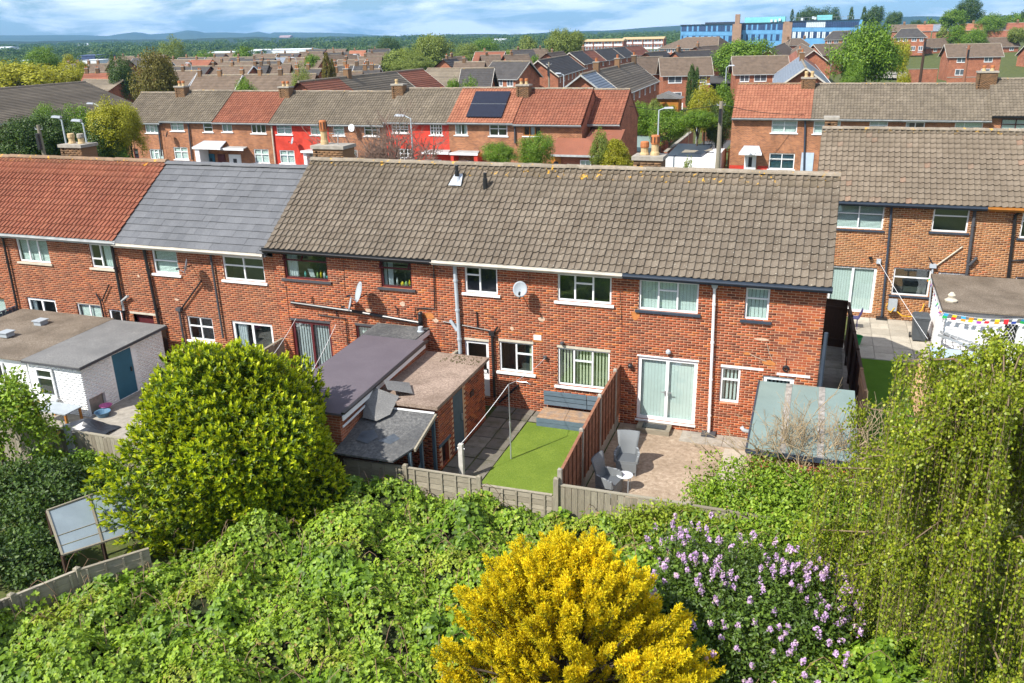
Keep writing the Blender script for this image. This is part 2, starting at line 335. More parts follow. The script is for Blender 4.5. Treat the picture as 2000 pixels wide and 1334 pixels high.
# ------------------------------------------------------------------ building helpers
def wall_holes(mb, x0, x1, z0, z1, y, holes, depth=.13, mi=0, mi2=0):
    xs = sorted({x0, x1, *[min(max(h[i], x0), x1) for h in holes for i in (0, 1)]}); zs = sorted({z0, z1, *[min(max(h[i], z0), z1) for h in holes for i in (2, 3)]})
    for a, b in zip(xs, xs[1:]):
        for c, d in zip(zs, zs[1:]):
            mx, mz = (a+b)/2, (c+d)/2
            if any(h[0] < mx < h[1] and h[2] < mz < h[3] for h in holes): continue
            mb.add([(a,y,c),(b,y,c),(b,y,d),(a,y,d)], [(0,1,2,3)], mi)
    for h in holes:
        a, b, c, d = h; e = y+depth
        mb.add([(a,y,c),(a,e,c),(a,e,d),(a,y,d)], [(0,1,2,3)], mi2); mb.add([(b,y,c),(b,e,c),(b,e,d),(b,y,d)], [(3,2,1,0)], mi2)
        mb.add([(a,y,d),(b,y,d),(b,e,d),(a,e,d)], [(0,1,2,3)], mi2); mb.add([(a,y,c),(b,y,c),(b,e,c),(a,e,c)], [(3,2,1,0)], mi2)
BRICK_F = [(0,1,2,3),(4,5,1,0),(3,2,6,7),(4,0,3,7),(1,5,6,2)]
def bricks(parent, x0, x1, z0, z1, y, holes, mat, single=None):
    """every brick of a wall facing -y: proud of the recessed mortar; single = region whose bricks are objects of their own"""
    V = []; S = []
    k = 0; z = z0
    while z < z1-.02:
        off = .1125 if k % 2 else 0
        x = x0-off
        while x < x1-.01:
            spans = [(max(x, x0), min(x+.209, x1))]
            for h in holes:
                if z+.0325 < h[2] or z+.0325 > h[3]: continue
                ns = []
                for a, b in spans:
                    if b <= h[0] or a >= h[1]: ns.append((a, b)); continue
                    if a < h[0]-.03: ns.append((a, h[0]))
                    if b > h[1]+.03: ns.append((h[1], b))
                spans = ns
            for a, b in spans:
                if b-a < .03: continue
                if single and b-a > .206 and single[0] < a < single[1] and single[2] < z < single[3] and len(S) < 300: S.append((a, z))
                else:
                    j = rnd.uniform(-.002, .002); yf = y-.006+j
                    V.append([(a,yf,z),(b,yf,z),(b,yf,z+.060),(a,yf,z+.060),(a,y+.01,z),(b,y+.01,z),(b,y+.01,z+.060),(a,y+.01,z+.060)])
            x += .225
        z += .075; k += 1
    o = stuffmesh('brickwork', np.array(V), BRICK_F, mat, parent); o['kind'] = 'stuff'
    if S:
        mb = MB(); mb.box(0, .209, -.006, .01, 0, .060); me = mb.mesh('brick', mat)
        r = parent
        while r.parent is not None: r = r.parent
        for a, z in S: link('brick', me, parent, (a-r.location.x, y-r.location.y+rnd.uniform(-.002, .002), z-r.location.z))
def tile_shape(kind, wdt, ln, n=7):
    PR = dict(pan=[(0,-.004),(.14,-.016),(.36,-.020),(.58,-.006),(.76,.020),(.90,.031),(.985,.026),(1.03,-.004)],
              roman=[(0,.004),(.06,.034),(.16,.044),(.26,.034),(.32,.004),(.55,0),(.8,0),(1.02,0)],
              flat=[(k*.992/7,0) for k in range(8)])[kind]
    pts = [(t*wdt, z) for t, z in PR]
    th = .024 if kind != 'flat' else .016; lift = .046 if kind != 'flat' else .03; tip = ln*1.12
    V = [(x, 0, z+lift) for x, z in pts]+[(x, tip, z+.004) for x, z in pts]+[(x, 0, z+lift-th) for x, z in pts]
    m_ = n+1; Fs = [(i, i+1, m_+i+1, m_+i) for i in range(n)]+[(2*m_+i, 2*m_+i+1, i+1, i) for i in range(n)]
    Fs += [(0, m_, 2*m_), (n, 2*m_+n, m_+n)]
    return V, Fs
_tile_cache = {}
def tile_mesh(kind, wdt, ln, mat):
    k = (kind, round(wdt, 4), round(ln, 4), mat.name)
    if k not in _tile_cache:
        V, Fs = tile_shape(kind, wdt, ln); mb = MB(); mb.add(V, Fs); me = bpy.data.meshes.new('roof_tile'); me.from_pydata(V, [], Fs); me.materials.append(mat)
        me.polygons.foreach_set('use_smooth', [False]*len(Fs)) if kind != 'flat' else None
        _tile_cache[k] = (me, np.array(V), Fs)
    return _tile_cache[k]
def roof(root, x0, x1, ey, ez, ry, rz, kind, wdt, gauge, mat, mat_top=None, nsingle=300, top_rows=1, ridge_mat=None, back=True, deck_mat=None, jitter=.008, world=True):
    """pitched roof: deck, tiles on the slope towards -y (lowest rows single objects, the rest one mesh), ridge tiles"""
    L0 = Vector((0,0,0))
    if world:
        r = root
        while r.parent is not None: r = r.parent
        L0 = Vector(r.location)
    by = 2*ry-ey
    d = MB(); t = .10
    d.prism([(ey+.05, ez-.012), (ry, rz-.012), (by, ez-.012), (by, ez-.012-t), (ry, rz-.012-t*1.3), (ey+.05, ez-.012-t)], 'x', x0+.005, x1-.005)
    deck = d.build('roof', deck_mat or mat, root, world)
    ang = math.atan2(rz-ez, ry-ey); sl = math.hypot(rz-ez, ry-ey)
    rows = max(1, round(sl/gauge)); gg = sl/rows; cols = max(1, round((x1-x0)/wdt)); ww = (x1-x0)/cols
    me, V, Fs = tile_mesh(kind, ww, gg, mat); met = tile_mesh(kind, ww, gg, mat_top)[0] if mat_top else me
    ca, sa = math.cos(ang), math.sin(ang); Rx = np.array([[1,0,0],[0,ca,-sa],[0,sa,ca]])
    VV = []; VT = []; cnt = 0
    for j in range(rows):
        for i in range(cols):
            sx = x0+i*ww; b = Vector((sx, ey+ca*gg*j, ez+sa*gg*j)); tilt = rnd.gauss(0, jitter); z_ = rnd.uniform(-.006, .006)
            top = mat_top is not None and j >= rows-top_rows
            if cnt < nsingle:
                o = link('roof_tile', met if top else me, deck, b-L0+Vector((0, 0, z_)), (ang, tilt, tilt*1.5)); cnt += 1
            else:
                P = V.copy(); P = P@Rx.T+np.array(b)+np.array((0, 0, z_)); P[:, 2] += (V[:, 0]-ww/2)*tilt
                (VT if top else VV).append(P)
    offv = tuple(L0)
    if VV: o = stuffmesh('roof_tiles', np.array(VV), Fs, mat, deck, offv); o['kind'] = 'stuff'
    if VT: o = stuffmesh('roof_tiles', np.array(VT), Fs, mat_top, deck, offv); o['kind'] = 'stuff'
    # far slope in courses
    if back:
        VB = []
        for j in range(rows):
            y_a, z_a = by-ca*gg*j, ez+sa*gg*j
            VB.append([(x0, y_a, z_a+.03), (x1, y_a, z_a+.03), (x1, y_a-ca*gg, z_a+sa*gg), (x0, y_a-ca*gg, z_a+sa*gg), (x0, y_a, z_a), (x1, y_a, z_a)])
        o = stuffmesh('roof_courses', np.array(VB), [(0,1,2,3),(4,5,1,0)], mat, deck, offv); o['kind'] = 'stuff'
    n = max(1, round((x1-x0)/.42)); rw = (x1-x0)/n
    rm = MB(); pr = [(.15*math.cos(a), .105*math.sin(a)) for a in [PI*k/6 for k in range(7)]]
    vs_ = [(0, p[0], p[1]) for p in pr]+[(rw*1.02, p[0]*.93, p[1]*.93) for p in pr]
    rm.add(vs_, [(k, k+1, 8+k, 7+k) for k in range(6)]+[tuple(range(6, -1, -1)), tuple(range(7, 14))]); rme = rm.mesh('ridge_tile', ridge_mat or M['ridge'])
    for i in range(n):
        link('ridge_tile', rme, deck, Vector((x0+i*rw, ry, rz-.015+rnd.uniform(-.008, .008)))-L0, (0, rnd.gauss(0, .008), rnd.gauss(0, .012)))
    return deck
def win(root, x0, x1, z0, z1, lay, fm, y=0.0, sill=None, sill_mat=None, inside=None, fw=.055, part='window', open_top=None, lintel=None, world=True, deep=.75, nobox=False):
    """a framed window or glazed door set in an opening: lay = columns [(share, [row shares from top])]; panes, sill, blind, room behind"""
    yf, yb = y+.045, y+.10
    f = MB(); f.box(x0, x0+fw, yf, yb, z0, z1); f.box(x1-fw, x1, yf, yb, z0, z1); f.box(x0+fw, x1-fw, yf, yb, z1-fw, z1); f.box(x0+fw, x1-fw, yf, yb, z0, z0+fw)
    tot = sum(c[0] for c in lay); X = x0+fw; W_ = x1-x0-2*fw; panes = []
    for ci, (sh, rows) in enumerate(lay):
        a = X; b = X+W_*sh/tot; X = b
        if ci: f.box(a-fw*.45, a+fw*.45, yf+.002, yb-.002, z0+fw, z1-fw)
        rt = sum(rows); zt = z1-fw; H_ = z1-z0-2*fw
        for ri, rs in enumerate(rows):
            zb = zt-H_*rs/rt
            if ri: f.box(a+(fw*.45 if ci else 0), b-(fw*.45 if ci < len(lay)-1 else 0), yf+.003, yb-.003, zt-fw*.42, zt+fw*.42)
            panes.append((a+(fw*.4 if ci else 0), b-(fw*.4 if ci < len(lay)-1 else 0), zb+(fw*.4 if ri < len(rows)-1 else 0), zt-(fw*.4 if ri else 0)))
            zt = zb
    wo = f.build(part, fm, root, world)
    for (a, b, c, d) in panes:
        MB().box(a-.004, b+.004, yf+.026, yf+.034, c-.004, d+.004).build('pane', M['glass'], wo, world)
    if sill is not None:
        s = MB(); e = sill; s.box(x0-e, x1+e, y-.07, y+.044, z0-.075, z0-.004); s.build('sill', sill_mat or M['white'], wo, world)
    if lintel is not None:
        MB().box(x0-.02, x1+.02, y-.012, y+.04, z1+.004, z1+.085).build('lintel', lintel, wo, world)
    if not nobox:
        r = MB(); e = .02; xa, xb, za, zb, ya, yc = x0-.25, x1+.25, z0-.15, z1+.05, y+.135, y+deep
        r.add([(xa,ya,za),(xb,ya,za),(xb,ya,zb),(xa,ya,zb),(xa,yc,za),(xb,yc,za),(xb,yc,zb),(xa,yc,zb)], [(4,5,6,7),(0,1,5,4),(3,7,6,2),(0,4,7,3),(1,2,6,5)])
        me = r.mesh('room', M['interior'], tuple(topof(wo).location) if world else (0,0,0)); link('room_interior', me, wo)
    if inside:
        kind = inside[0]
        if kind == 'vblind':
            m_, gap, a, b = inside[1], inside[2], x0+fw, x1-fw
            if len(inside) > 3: a, b = x0+(x1-x0)*inside[3], x0+(x1-x0)*inside[4]
            n = int((b-a)/.095); bm_ = MB(); tw = .02 if gap > .1 else .004; gap = gap if gap > .1 else -.05
            for i in range(n):
                xa = a+(b-a)*i/n; wd = .088*(1-gap)
                bm_.add([(xa,y+.15,z0+.04),(xa+wd,y+.15+tw,z0+.04),(xa+wd,y+.15+tw,z1-.05),(xa,y+.15,z1-.05)], [(0,1,2,3)])
            bm_.build('vertical_blind', m_, wo, world)
        elif kind == 'hblind':
            bm_ = MB(); n = int((z1-z0-.1)/.05)
            for i in range(n):
                zz = z0+.05+i*.05; bm_.add([(x0+fw,y+.14,zz),(x1-fw,y+.14,zz),(x1-fw,y+.165,zz+.033),(x0+fw,y+.165,zz+.033)], [(0,1,2,3)])
            bm_.build('venetian_blind', inside[1], wo, world)
        elif kind == 'curtain':
            bm_ = MB()
            for a, b in inside[2]:
                xa, xb = x0+(x1-x0)*a, x0+(x1-x0)*b; n = 14; vs_ = []
                for i in range(n+1):
                    xx = xa+(xb-xa)*i/n; yy = y+.16+.022*math.sin(i*1.9); vs_ += [(xx,yy,z0+.05),(xx,yy,z1-.05)]
                bm_.add(vs_, [(2*i,2*i+2,2*i+3,2*i+1) for i in range(n)])
            bm_.build('curtain', inside[1], wo, world)
    return wo
def topof(o):
    while o.parent is not None: o = o.parent
    return o
def chimney(root, x0, x1, y0, y1, z0, z1, pots, capm=None, brickm=None, world=True):
    c = MB(); c.box(x0, x1, y0, y1, z0, z1-.12); st = c.build('chimney', brickm or M['chimney'], root, world)
    bands = []
    for k in range(int((z1-z0-.2)/.075)):
        z = z0+.08+k*.075
        n = max(2, round((x1-x0)/.225)); s = (x1-x0+.012)/n; o_ = 0 if k % 2 else s/2
        for i in range(n+1):
            a = max(x0-.006, x0-.006+i*s-o_); b = min(x1+.006, a+s-.012)
            if b-a > .03: bands.append([(a,y0-.007,z),(b,y0-.007,z),(b,y0-.007,z+.060),(a,y0-.007,z+.060),(a,y0+.01,z),(b,y0+.01,z),(b,y0+.01,z+.060),(a,y0+.01,z+.060)])
    if bands: o = stuffmesh('chimney_brick', np.array(bands), BRICK_F, brickm or M['chimney'], st, None if world else (0,0,0)); o['kind'] = 'stuff'
    MB().box(x0-.06, x1+.06, y0-.06, y1+.06, z1-.12, z1).build('chimney_cap', capm or M['concrete'], st, world)
    for (px_, h, tm, bm_) in pots:
        p_ = MB(); cc = (x0+(x1-x0)*px_, (y0+y1)/2, z1); r_ = .13
        p_.lathe(cc, [(r_*1.15,0),(r_*1.1,h*.12),(r_*.92,h*.2),(r_*.9,h*.55)], 12); po = p_.build('chimney_pot', bm_, st, world)
        q_ = MB(); q_.lathe((cc[0],cc[1],cc[2]+h*.55), [(r_*1.05,0),(r_*1.12,h*.1),(r_*1.05,h*.4),(r_*.85,h*.45)], 12); q_.build('pot_cowl', tm, po, world)
        if h > .5:
            b2 = MB()
            for k in range(8):
                t = 2*PI*k/8; b2.box(cc[0]+r_*1.09*math.cos(t)-.012, cc[0]+r_*1.09*math.cos(t)+.012, cc[1]+r_*1.09*math.sin(t)-.012, cc[1]+r_*1.09*math.sin(t)+.012, cc[2]+h*.64, cc[2]+h*.92)
            b2.build('cowl_slots', M['black'], po, world)
    return st
def pipe(root, name, pts, r, mat, y=-.09, n=8, brackets=0):
    P = [tuple(Yp(u, v, y)) if len((u, v)) == 2 else None for u, v in pts]
    mb = MB(); mb.tube(P, r, n); o = mb.build(name, mat, root)
    if brackets:
        for k in range(brackets):
            t = (k+.5)/brackets; q = np.array(P[0])*(1-t)+np.array(P[-1])*t
            MB().tube([q-np.array((0,0,.03)), q+np.array((0,0,.03))], r*1.3, n).build('pipe_collar', mat, o)
    return o
def dish(root_label, cen, rad, aim, wallpt, mat=None, cat='satellite dish'):
    """satellite dish: shallow bowl on a wall arm with its receiver in front"""
    t = thing('satellite_dish', root_label, cat, wallpt, 0)
    aim = Vector(aim).normalized(); a = aim.cross(Vector((0,0,1))).normalized(); b = a.cross(aim); cen = Vector([float(c) for c in cen])
    mb = MB(); n = 20; rings = 5; vs_ = [cen]
    for i in range(1, rings+1):
        r = rad*i/rings
        for j in range(n):
            tt = 2*PI*j/n; vs_.append(cen+(a*math.cos(tt)*.9+b*math.sin(tt))*r+aim*(.22*r*r/rad))
    fs = [(0, 1+j, 1+(j+1) % n) for j in range(n)]
    for i in range(rings-1): fs += [(1+i*n+j, 1+(i+1)*n+j, 1+(i+1)*n+(j+1) % n, 1+i*n+(j+1) % n) for j in range(n)]
    nv = len(vs_); vs_ += [Vector(v)-aim*.008 for v in vs_[:nv]]; fs += [tuple(nv+k for k in reversed(f)) for f in fs[:]]
    last = 1+(rings-1)*n
    fs += [(last+j, last+(j+1) % n, nv+last+(j+1) % n, nv+last+j) for j in range(n)]
    mb.add(vs_, fs); mb.build('bowl', mat or M['dish'], t, smooth=True)
    MB().tube([wallpt, (wallpt[0], cen.y+.05, wallpt[2]), cen-aim*.01], .018).build('bracket', M['black'], t)
    tip = cen+aim*rad*1.05-b*rad*.55
    MB().tube([cen-b*rad*.95, tip], .012, 6).build('arm', M['steel'], t)
    MB().tube([tip-aim*.06+b*.03, tip+aim*.05-b*.03], .035, 8).build('receiver', M['black'], t)
    return t

# ------------------------------------------------------------------ the near terrace, rear side; walls stand on y = 0
EY, EZ, RY, RZ = -.36, 4.80, 2.97, 7.225
def W(tl, br): a = Yp(*tl); b = Yp(*br); return [float(a[0]), float(b[0]), float(b[2]), float(a[2])]
def house_shell(name, label, x0, x1, ez, holes, brick, mortar, y0=0., depth=5.95, zb=-.1, rise=2.3, single=None, sides='lr', group=None, brickgeo=True, farmat=None):
    t = thing(name, label, 'house', ((x0+x1)/2, y0, 0), 0, group)
    mb = MB(); wall_holes(mb, x0, x1, zb, ez, y0, holes, .13, 0, 1)
    mb.add([(x0,y0+depth,zb),(x1,y0+depth,zb),(x1,y0+depth,ez),(x0,y0+depth,ez)], [(3,2,1,0)])
    for s, X in (('l', x0), ('r', x1)):
        mb.add([(X,y0,zb),(X,y0+depth,zb),(X,y0+depth,ez),(X,y0+depth/2,ez+rise),(X,y0,ez)], [(0,1,2,3,4)], 2)
    o = mb.build('wall', [mortar, brick if brickgeo else mortar, farmat or M['brickmid']], t)
    if brickgeo: bricks(o, x0, x1, zb+.02, ez-.02, y0, holes, brick, single)
    return t, o
def gutter(root, x0, x1, y, z, mat, fascia=None, name='gutter'):
    mb = MB(); n = 7; pr = [(y+.055*math.cos(a), z+.05*math.sin(a)) for a in [PI+PI*k/n for k in range(n+1)]]
    pi_ = [(y+.047*math.cos(a), z+.042*math.sin(a)) for a in [PI+PI*k/n for k in range(n+1)]][::-1]
    mb.prism(pr+pi_, 'x', x0, x1); o = mb.build(name, mat, root)
    f = MB(); f.box(x0, x1, y+.06, y+.085, z-.11, z+.06); f.build('fascia', fascia or mat, root)
    s = MB(); s.box(x0, x1, y+.086, 0.0+y+.40, z-.108, z-.09); s.build('soffit', fascia or mat, root)
    return o
# --- end house
hE = dict(up3=W((1248.8,545.5),(1362.5,613.8)), up1=W((1457.8,561),(1499.5,627.4)), fr=W((1246.5,695.1),(1356.2,830.5)), lo1=W((1408.4,716.9),(1441.7,788.5)), dr=W((1490.5,733.4),(1546,830)))
hE['dr'] = [hE['dr'][0], hE['dr'][0]+.84, .12, hE['dr'][3]]
E, Ew = house_shell('terraced_house', 'end terrace red brick house with brown roof, white french doors and navy gutter', -5.5, 0, 4.62, list(hE.values()), M['brick'], M['mortar'], single=(-1.42, -.02, 2.15, 4.55))
win(E, *hE['up3'], [(.32,[1]),(.34,[.3,.7]),(.34,[1])], M['upvc'], sill=.09, sill_mat=M['navy'], inside=('vblind', M['blind'], .04))
win(E, *hE['up1'], [(1,[.32,.68])], M['upvc'], sill=.1, sill_mat=M['navy'], inside=('vblind', M['blind'], .05))
fd = win(E, *hE['fr'], [(.5,[1]),(.5,[1])], M['upvc'], inside=('vblind', M['blind'], .03), part='french_doors', fw=.10)
for s in (-1, 1):
    xm = (hE['fr'][0]+hE['fr'][1])/2+s*.045
    MB().box(xm-.012, xm+.012, .01, .044, 1.05, 1.2).box(xm-(.0 if s > 0 else .11), xm+(.11 if s > 0 else 0), -.005, .01, 1.14, 1.165).build('door_handle', M['steel'], fd)
MB().box(hE['fr'][0]-.03, hE['fr'][1]+.03, -.05, .044, hE['fr'][2]-.05, hE['fr'][2]-.003).build('threshold', M['upvc'], fd)
MB().box(hE['fr'][0]-.03, hE['fr'][1]+.03, -.015, .04, hE['fr'][3]+.003, hE['fr'][3]+.05).build('lintel', M['upvc'], fd)
win(E, *hE['lo1'], [(1,[.33,.67])], M['upvc'], inside=('vblind', M['blind'], .35), fw=.06)
win(E, *hE['dr'], [(1,[.5,.5])], M['upvc'], inside=('vblind', M['blind'], .35), part='back_door', fw=.11)
for a, b, nm in (((1408,714.5),(1491,724),'lintel'), ((1517,730.5),(1582,737.5),'lintel')):
    A = Yp(*a); B = Yp(*b); MB().box(A[0], B[0], -.02, .02, A[2]-.02, A[2]+.045).build(nm, M['white'], E)
roof(E, -5.5, .09, EY, EZ, RY, RZ, 'pan', .2, .272, M['brown_tile'], M['brown_tile_top'], top_rows=2)
gutter(E, -5.46, .12, -.42, 4.76, M['navy'], M['navy'])
pp = pipe(E, 'downpipe', [(1396,556),(1384.3,846)], .042, M['upvc'], -.10, brackets=4)
hp = Yp(1396.5, 556, -.10); MB().add([(hp[0]-.1,-.19,hp[2]+.03),(hp[0]+.1,-.19,hp[2]+.03),(hp[0]+.1,-.01,hp[2]+.03),(hp[0]-.1,-.01,hp[2]+.03),(hp[0]-.06,-.15,hp[2]-.1),(hp[0]+.06,-.15,hp[2]-.1),(hp[0]+.06,-.04,hp[2]-.1),(hp[0]-.06,-.04,hp[2]-.1)], [(0,1,2,3),(4,5,6,7),(0,1,5,4),(1,2,6,5),(2,3,7,6),(3,0,4,7)]).build('rain_hopper', M['greypipe'], E)
q = Yp(1384.3, 846, -.10); MB().box(q[0]-.2, q[0]+.2, -.30, -.012, .01, .10).build('drain_surround', M['darksill'], E)
pipe(E, 'soil_pipe', [(1614,650),(1601,765)], .055, M['navy'], .05)
ec = Yp(1271, 322, 4.3); chimney(E, ec[0]-.44, ec[0]+.44, 3.7, 4.5, 5.6, float(Yp(1271, 306, 3.7)[2]), [(.3,.42,M['terracotta'],M['buff']),(.68,.62,M['terracotta'],M['buff'])], brickm=M['chimney'])
for (u, v, nm) in ((1306,686,'lamp'), (1232,713,'lamp')):
    q = Yp(u, v, -.02); MB().lathe((q[0], -.09, q[2]-.06), [(.02,0),(.07,.02),(.075,.08),(.05,.12),(.02,.14)], 12).box(q[0]-.03, q[0]+.03, -.085, -.002, q[2]-.04, q[2]+.03).build('wall_lamp', M['greypipe'] if u > 1300 else M['black'], E, smooth=False)
q = Yp(1535, 720, -.03); mbc = MB()
for k in range(4):
    rr = .09-.012*k; mbc.tube([(q[0]+rr*math.cos(a), -.03-.012*k, q[2]+rr*math.sin(a)) for a in [2*PI*i/16 for i in range(17)]], .009, 5, cap=False)
mbc.tube([(q[0],-.02,q[2]+.09),(q[0]-.01,-.02,q[2]+.28)], .008, 5); mbc.build('cable_coil', M['black'], E)
for pts in ([(1464,691),(1480,699),(1497,706)], [(1497,668),(1502,688),(1508,703)]):
    MB().tube([Yp(u, v, -.012) for u, v in pts], .006, 5).build('loose_cable', M['cream'], E)
# --- middle house (the one with the artificial lawn)
hS = dict(up2=W((906.4,519.5),(972.4,575.9)), up3=W((1088.8,533.8),(1193.8,595.5)), dr=W((907.2,663.4),(957.6,775)), lo2=W((974.4,665.8),(1041.5,731)), lo3=W((1089.2,678.3),(1189.7,762.8)))
S, Sw = house_shell('terraced_house', 'red brick terraced house with pale grey soil pipe, behind the artificial lawn', -11.42, -5.5, 4.62, list(hS.values()), M['brick'], M['mortar'])
win(S, *hS['up2'], [(.45,[.3,.7]),(.55,[1])], M['upvc'], sill=.09)
win(S, *hS['up3'], [(.31,[1]),(.36,[.3,.7]),(.33,[1])], M['upvc'], sill=.09)
win(S, *hS['lo2'], [(.5,[1]),(.5,[.36,.64])], M['upvc'], sill=.09, inside=('curtain', M['blind_y'], [(.86,.95)]), lintel=M['cream'])
win(S, *hS['lo3'], [(.3,[1]),(.38,[.3,.7]),(.32,[1])], M['upvc'], sill=.09, inside=('vblind', M['blind_y'], .42), lintel=M['cream'])
dd = win(S, *hS['dr'], [(1,[.56,.44])], M['upvc'], part='back_door', fw=.10, lintel=M['cream'])
dr = hS['dr']; MB().box(dr[0]+.09, dr[1]-.09, .05, .068, dr[2]+.09, dr[2]+.76).box(dr[0]+.2, dr[1]-.2, .035, .05, dr[2]+.2, dr[2]+.62).build('door_panel', M['upvc'], dd)
MB().box(dr[1]-.09, dr[1]-.06, .005, .045, 1.12, 1.26).build('door_handle', M['black'], dd)
roof(S, -11.42, -5.5, EY, EZ, RY, RZ, 'pan', .2, .272, M['brown_tile'], M['brown_tile_top'], top_rows=2)
gutter(S, -11.38, -5.47, -.42, 4.76, M['creamgut'], M['creamgut'])
sp_ = pipe(S, 'soil_pipe', [(888,518),(899,690)], .062, M['greypipe'], -.11, 10, brackets=3)
pipe(S, 'soil_branch', [(879,625),(884,632),(893,646)], .055, M['greypipe'], -.11, 10)
pipe(S, 'waste_pipe', [(865,628),(958,646)], .02, M['black'], -.05); pipe(S, 'waste_pipe', [(931,609),(933,643)], .02, M['black'], -.04)
pipe(S, 'downpipe', [(961,655),(966,775)], .042, M['black'], -.08); pipe(S, 'waste_pipe', [(972,638),(962,654)], .03, M['black'], -.08)
q = Yp(961, 652, -.08); MB().box(q[0]-.09, q[0]+.09, -.16, -.01, q[2]-.05, q[2]+.08).build('rain_hopper', M['black'], S)
pipe(S, 'waste_pipe', [(1012,753),(975,786)], .035, M['black'], -.06)
pipe(S, 'garden_tap', [(1009,750),(1010,745),(1030,747),(1036,752)], .012, M['steel'], -.06)
q = Yp(1050, 659, 0); MB().box(q[0]-.12, q[0]+.12, -.02, .02, q[2]-.08, q[2]+.08).build('vent_plate', M['white'], S)
for (u, v) in ((1099,669),(1066,697)):
    q = Yp(u, v, 0); MB().lathe((q[0], -.08, q[2]-.05), [(.02,0),(.06,.03),(.06,.09),(.03,.11)], 10).box(q[0]-.025, q[0]+.025, -.075, -.002, q[2]-.03, q[2]+.03).build('wall_lamp', M['darksill'], S)
for u, v in ((893,340),(948,355)):
    # soil vents through the slope
    best = min(np.linspace(0, 3, 60), key=lambda yy: abs(Yp(u, v+12, yy)[2]-(EZ+.05+(yy-EY)*(RZ-EZ)/(RY-EY)))); P = Yp(u, v+12, best)
    vp = MB(); vp.tube([P-np.array((0,0,.05)), P+np.array((0,0,.30)), P+np.array((0,0,.31)), P+np.array((0,0,.48))], [.075,.075,.055,.055], 10); vo = vp.build('vent_pipe', M['black'], S)
    if u < 900:
        a = math.atan2(RZ-EZ, RY-EY); l = MB(); c, s_ = math.cos(a), math.sin(a)
        l.add([(P[0]-.22,P[1]-.3*c,P[2]-.3*s_+.05),(P[0]+.22,P[1]-.3*c,P[2]-.3*s_+.05),(P[0]+.14,P[1]+.2*c,P[2]+.2*s_+.07),(P[0]-.14,P[1]+.2*c,P[2]+.2*s_+.07)], [(0,1,2,3)]); l.lathe((P[0],P[1],P[2]-.05), [(.16,0),(.1,.14),(.08,.18)], 10); l.build('lead_flashing', M['lead'], vo)
dish('pale grey satellite dish between the upper windows above the artificial lawn', Yp(1016,565,-.42)-np.array((0,0,0)), .24, (.25,-1,.35), Yp(1021,577,0))
# --- maroon window house
hM = dict(up2=W((551.5,491.4),(641.9,550)), up1=W((741.5,506.6),(805.5,565.2)), fr=W((568.5,625),(655,735)), lo=W((694.5,635.3),(745,672)))
hM['lo'][2] = 1.2; hM['fr'][2] = .22
Mh, Mw = house_shell('terraced_house', 'red brick terraced house with maroon window frames and a long black pipe', -17.35, -11.42, 4.62, list(hM.values()), M['brick'], M['mortar'])
win(Mh, *hM['up2'], [(1,[.28,.72])], M['maroon'], sill=.12, sill_mat=M['darksill'], inside=('curtain', M['curtain'], [(.03,.26)]))
win(Mh, *hM['up1'], [(1,[.28,.72])], M['maroon'], sill=.12, sill_mat=M['darksill'], inside=('curtain', M['curtain'], [(.04,.12),(.17,.33)]))
win(Mh, *hM['fr'], [(.5,[1]),(.5,[1])], M['maroon'], part='french_doors', fw=.10, inside=('vblind', M['curtain'], .35), lintel=M['darksill'])
win(Mh, *hM['lo'], [(1,[1])], M['maroon'], inside=('vblind', M['blind'], .2), lintel=M['darksill'])
for (hx, x0_, x1_, zt, nn) in ((hM['up2'], .02, .47, 0, 'open_casement'), (hM['up1'], .0, .97, 0, 'open_casement')):
    a, b = hx[0]+(hx[1]-hx[0])*x0_, hx[0]+(hx[1]-hx[0])*x1_; zt = hx[3]-.03; zb = zt-.2; yo = -.13
    c = MB()
    for (xa, xb, t0, t1) in ((a, b, 0, .16), (a, b, .84, 1), (a, a+.045, .16, .84), (b-.045, b, .16, .84)):
        def Q(x, t): return (x, .03+(yo-.03)*t, zt+(zb-zt)*t)
        c.add([Q(xa,t0),Q(xb,t0),Q(xb,t1),Q(xa,t1),*[(p_[0],p_[1]+.03,p_[2]-.02) for p_ in (Q(xa,t0),Q(xb,t0),Q(xb,t1),Q(xa,t1))]], [(0,1,2,3),(4,5,6,7),(0,1,5,4),(1,2,6,5),(2,3,7,6),(3,0,4,7)])
    co = c.build('open_casement', M['maroon'], Mh)
    MB().add([(a+.045,.03+(yo-.03)*.16,zt-.2*.16),(b-.045,.03+(yo-.03)*.16,zt-.2*.16),(b-.045,.03+(yo-.03)*.84,zt-.2*.84),(a+.045,.03+(yo-.03)*.84,zt-.2*.84)], [(0,1,2,3)]).build('pane', M['glass'], co)
def bottles(hx, lst, lab):
    for (t, h, r_, c, nm) in lst:
        x = hx[0]+(hx[1]-hx[0])*t
        o = MB().lathe((x, .16, hx[2]+.055), [(r_,0),(r_,h*.65),(r_*.45,h*.8),(r_*.45,h)], 10).build(nm, c, None, smooth=True)
        tag(o, lab[1][lst.index((t,h,r_,c,nm))], nm, 'toiletries on the maroon window sills')
yel = plain('yellow_plastic', (.75,.55,.02), .4, .1); teal = plain('teal_plastic', (.12,.42,.40), .4, .1); wht = plain('white_bottle', (.72,.75,.78), .4, .1); grn = plain('green_bottle', (.35,.5,.2), .4, .1)
bottles(hM['up2'], [(.42,.2,.04,teal,'bottle'),(.70,.2,.035,grn,'bottle'),(.78,.26,.035,yel,'bottle'),(.86,.24,.04,wht,'bottle'),(.94,.13,.06,teal,'tub')],
  ('', ['teal bottle standing left of the white card in the left maroon window','green bottle right of the white card in the left maroon window','tall yellow bottle in the left maroon window','white bottle right of the yellow one in the left maroon window','round teal tub in the right corner of the left maroon window']))
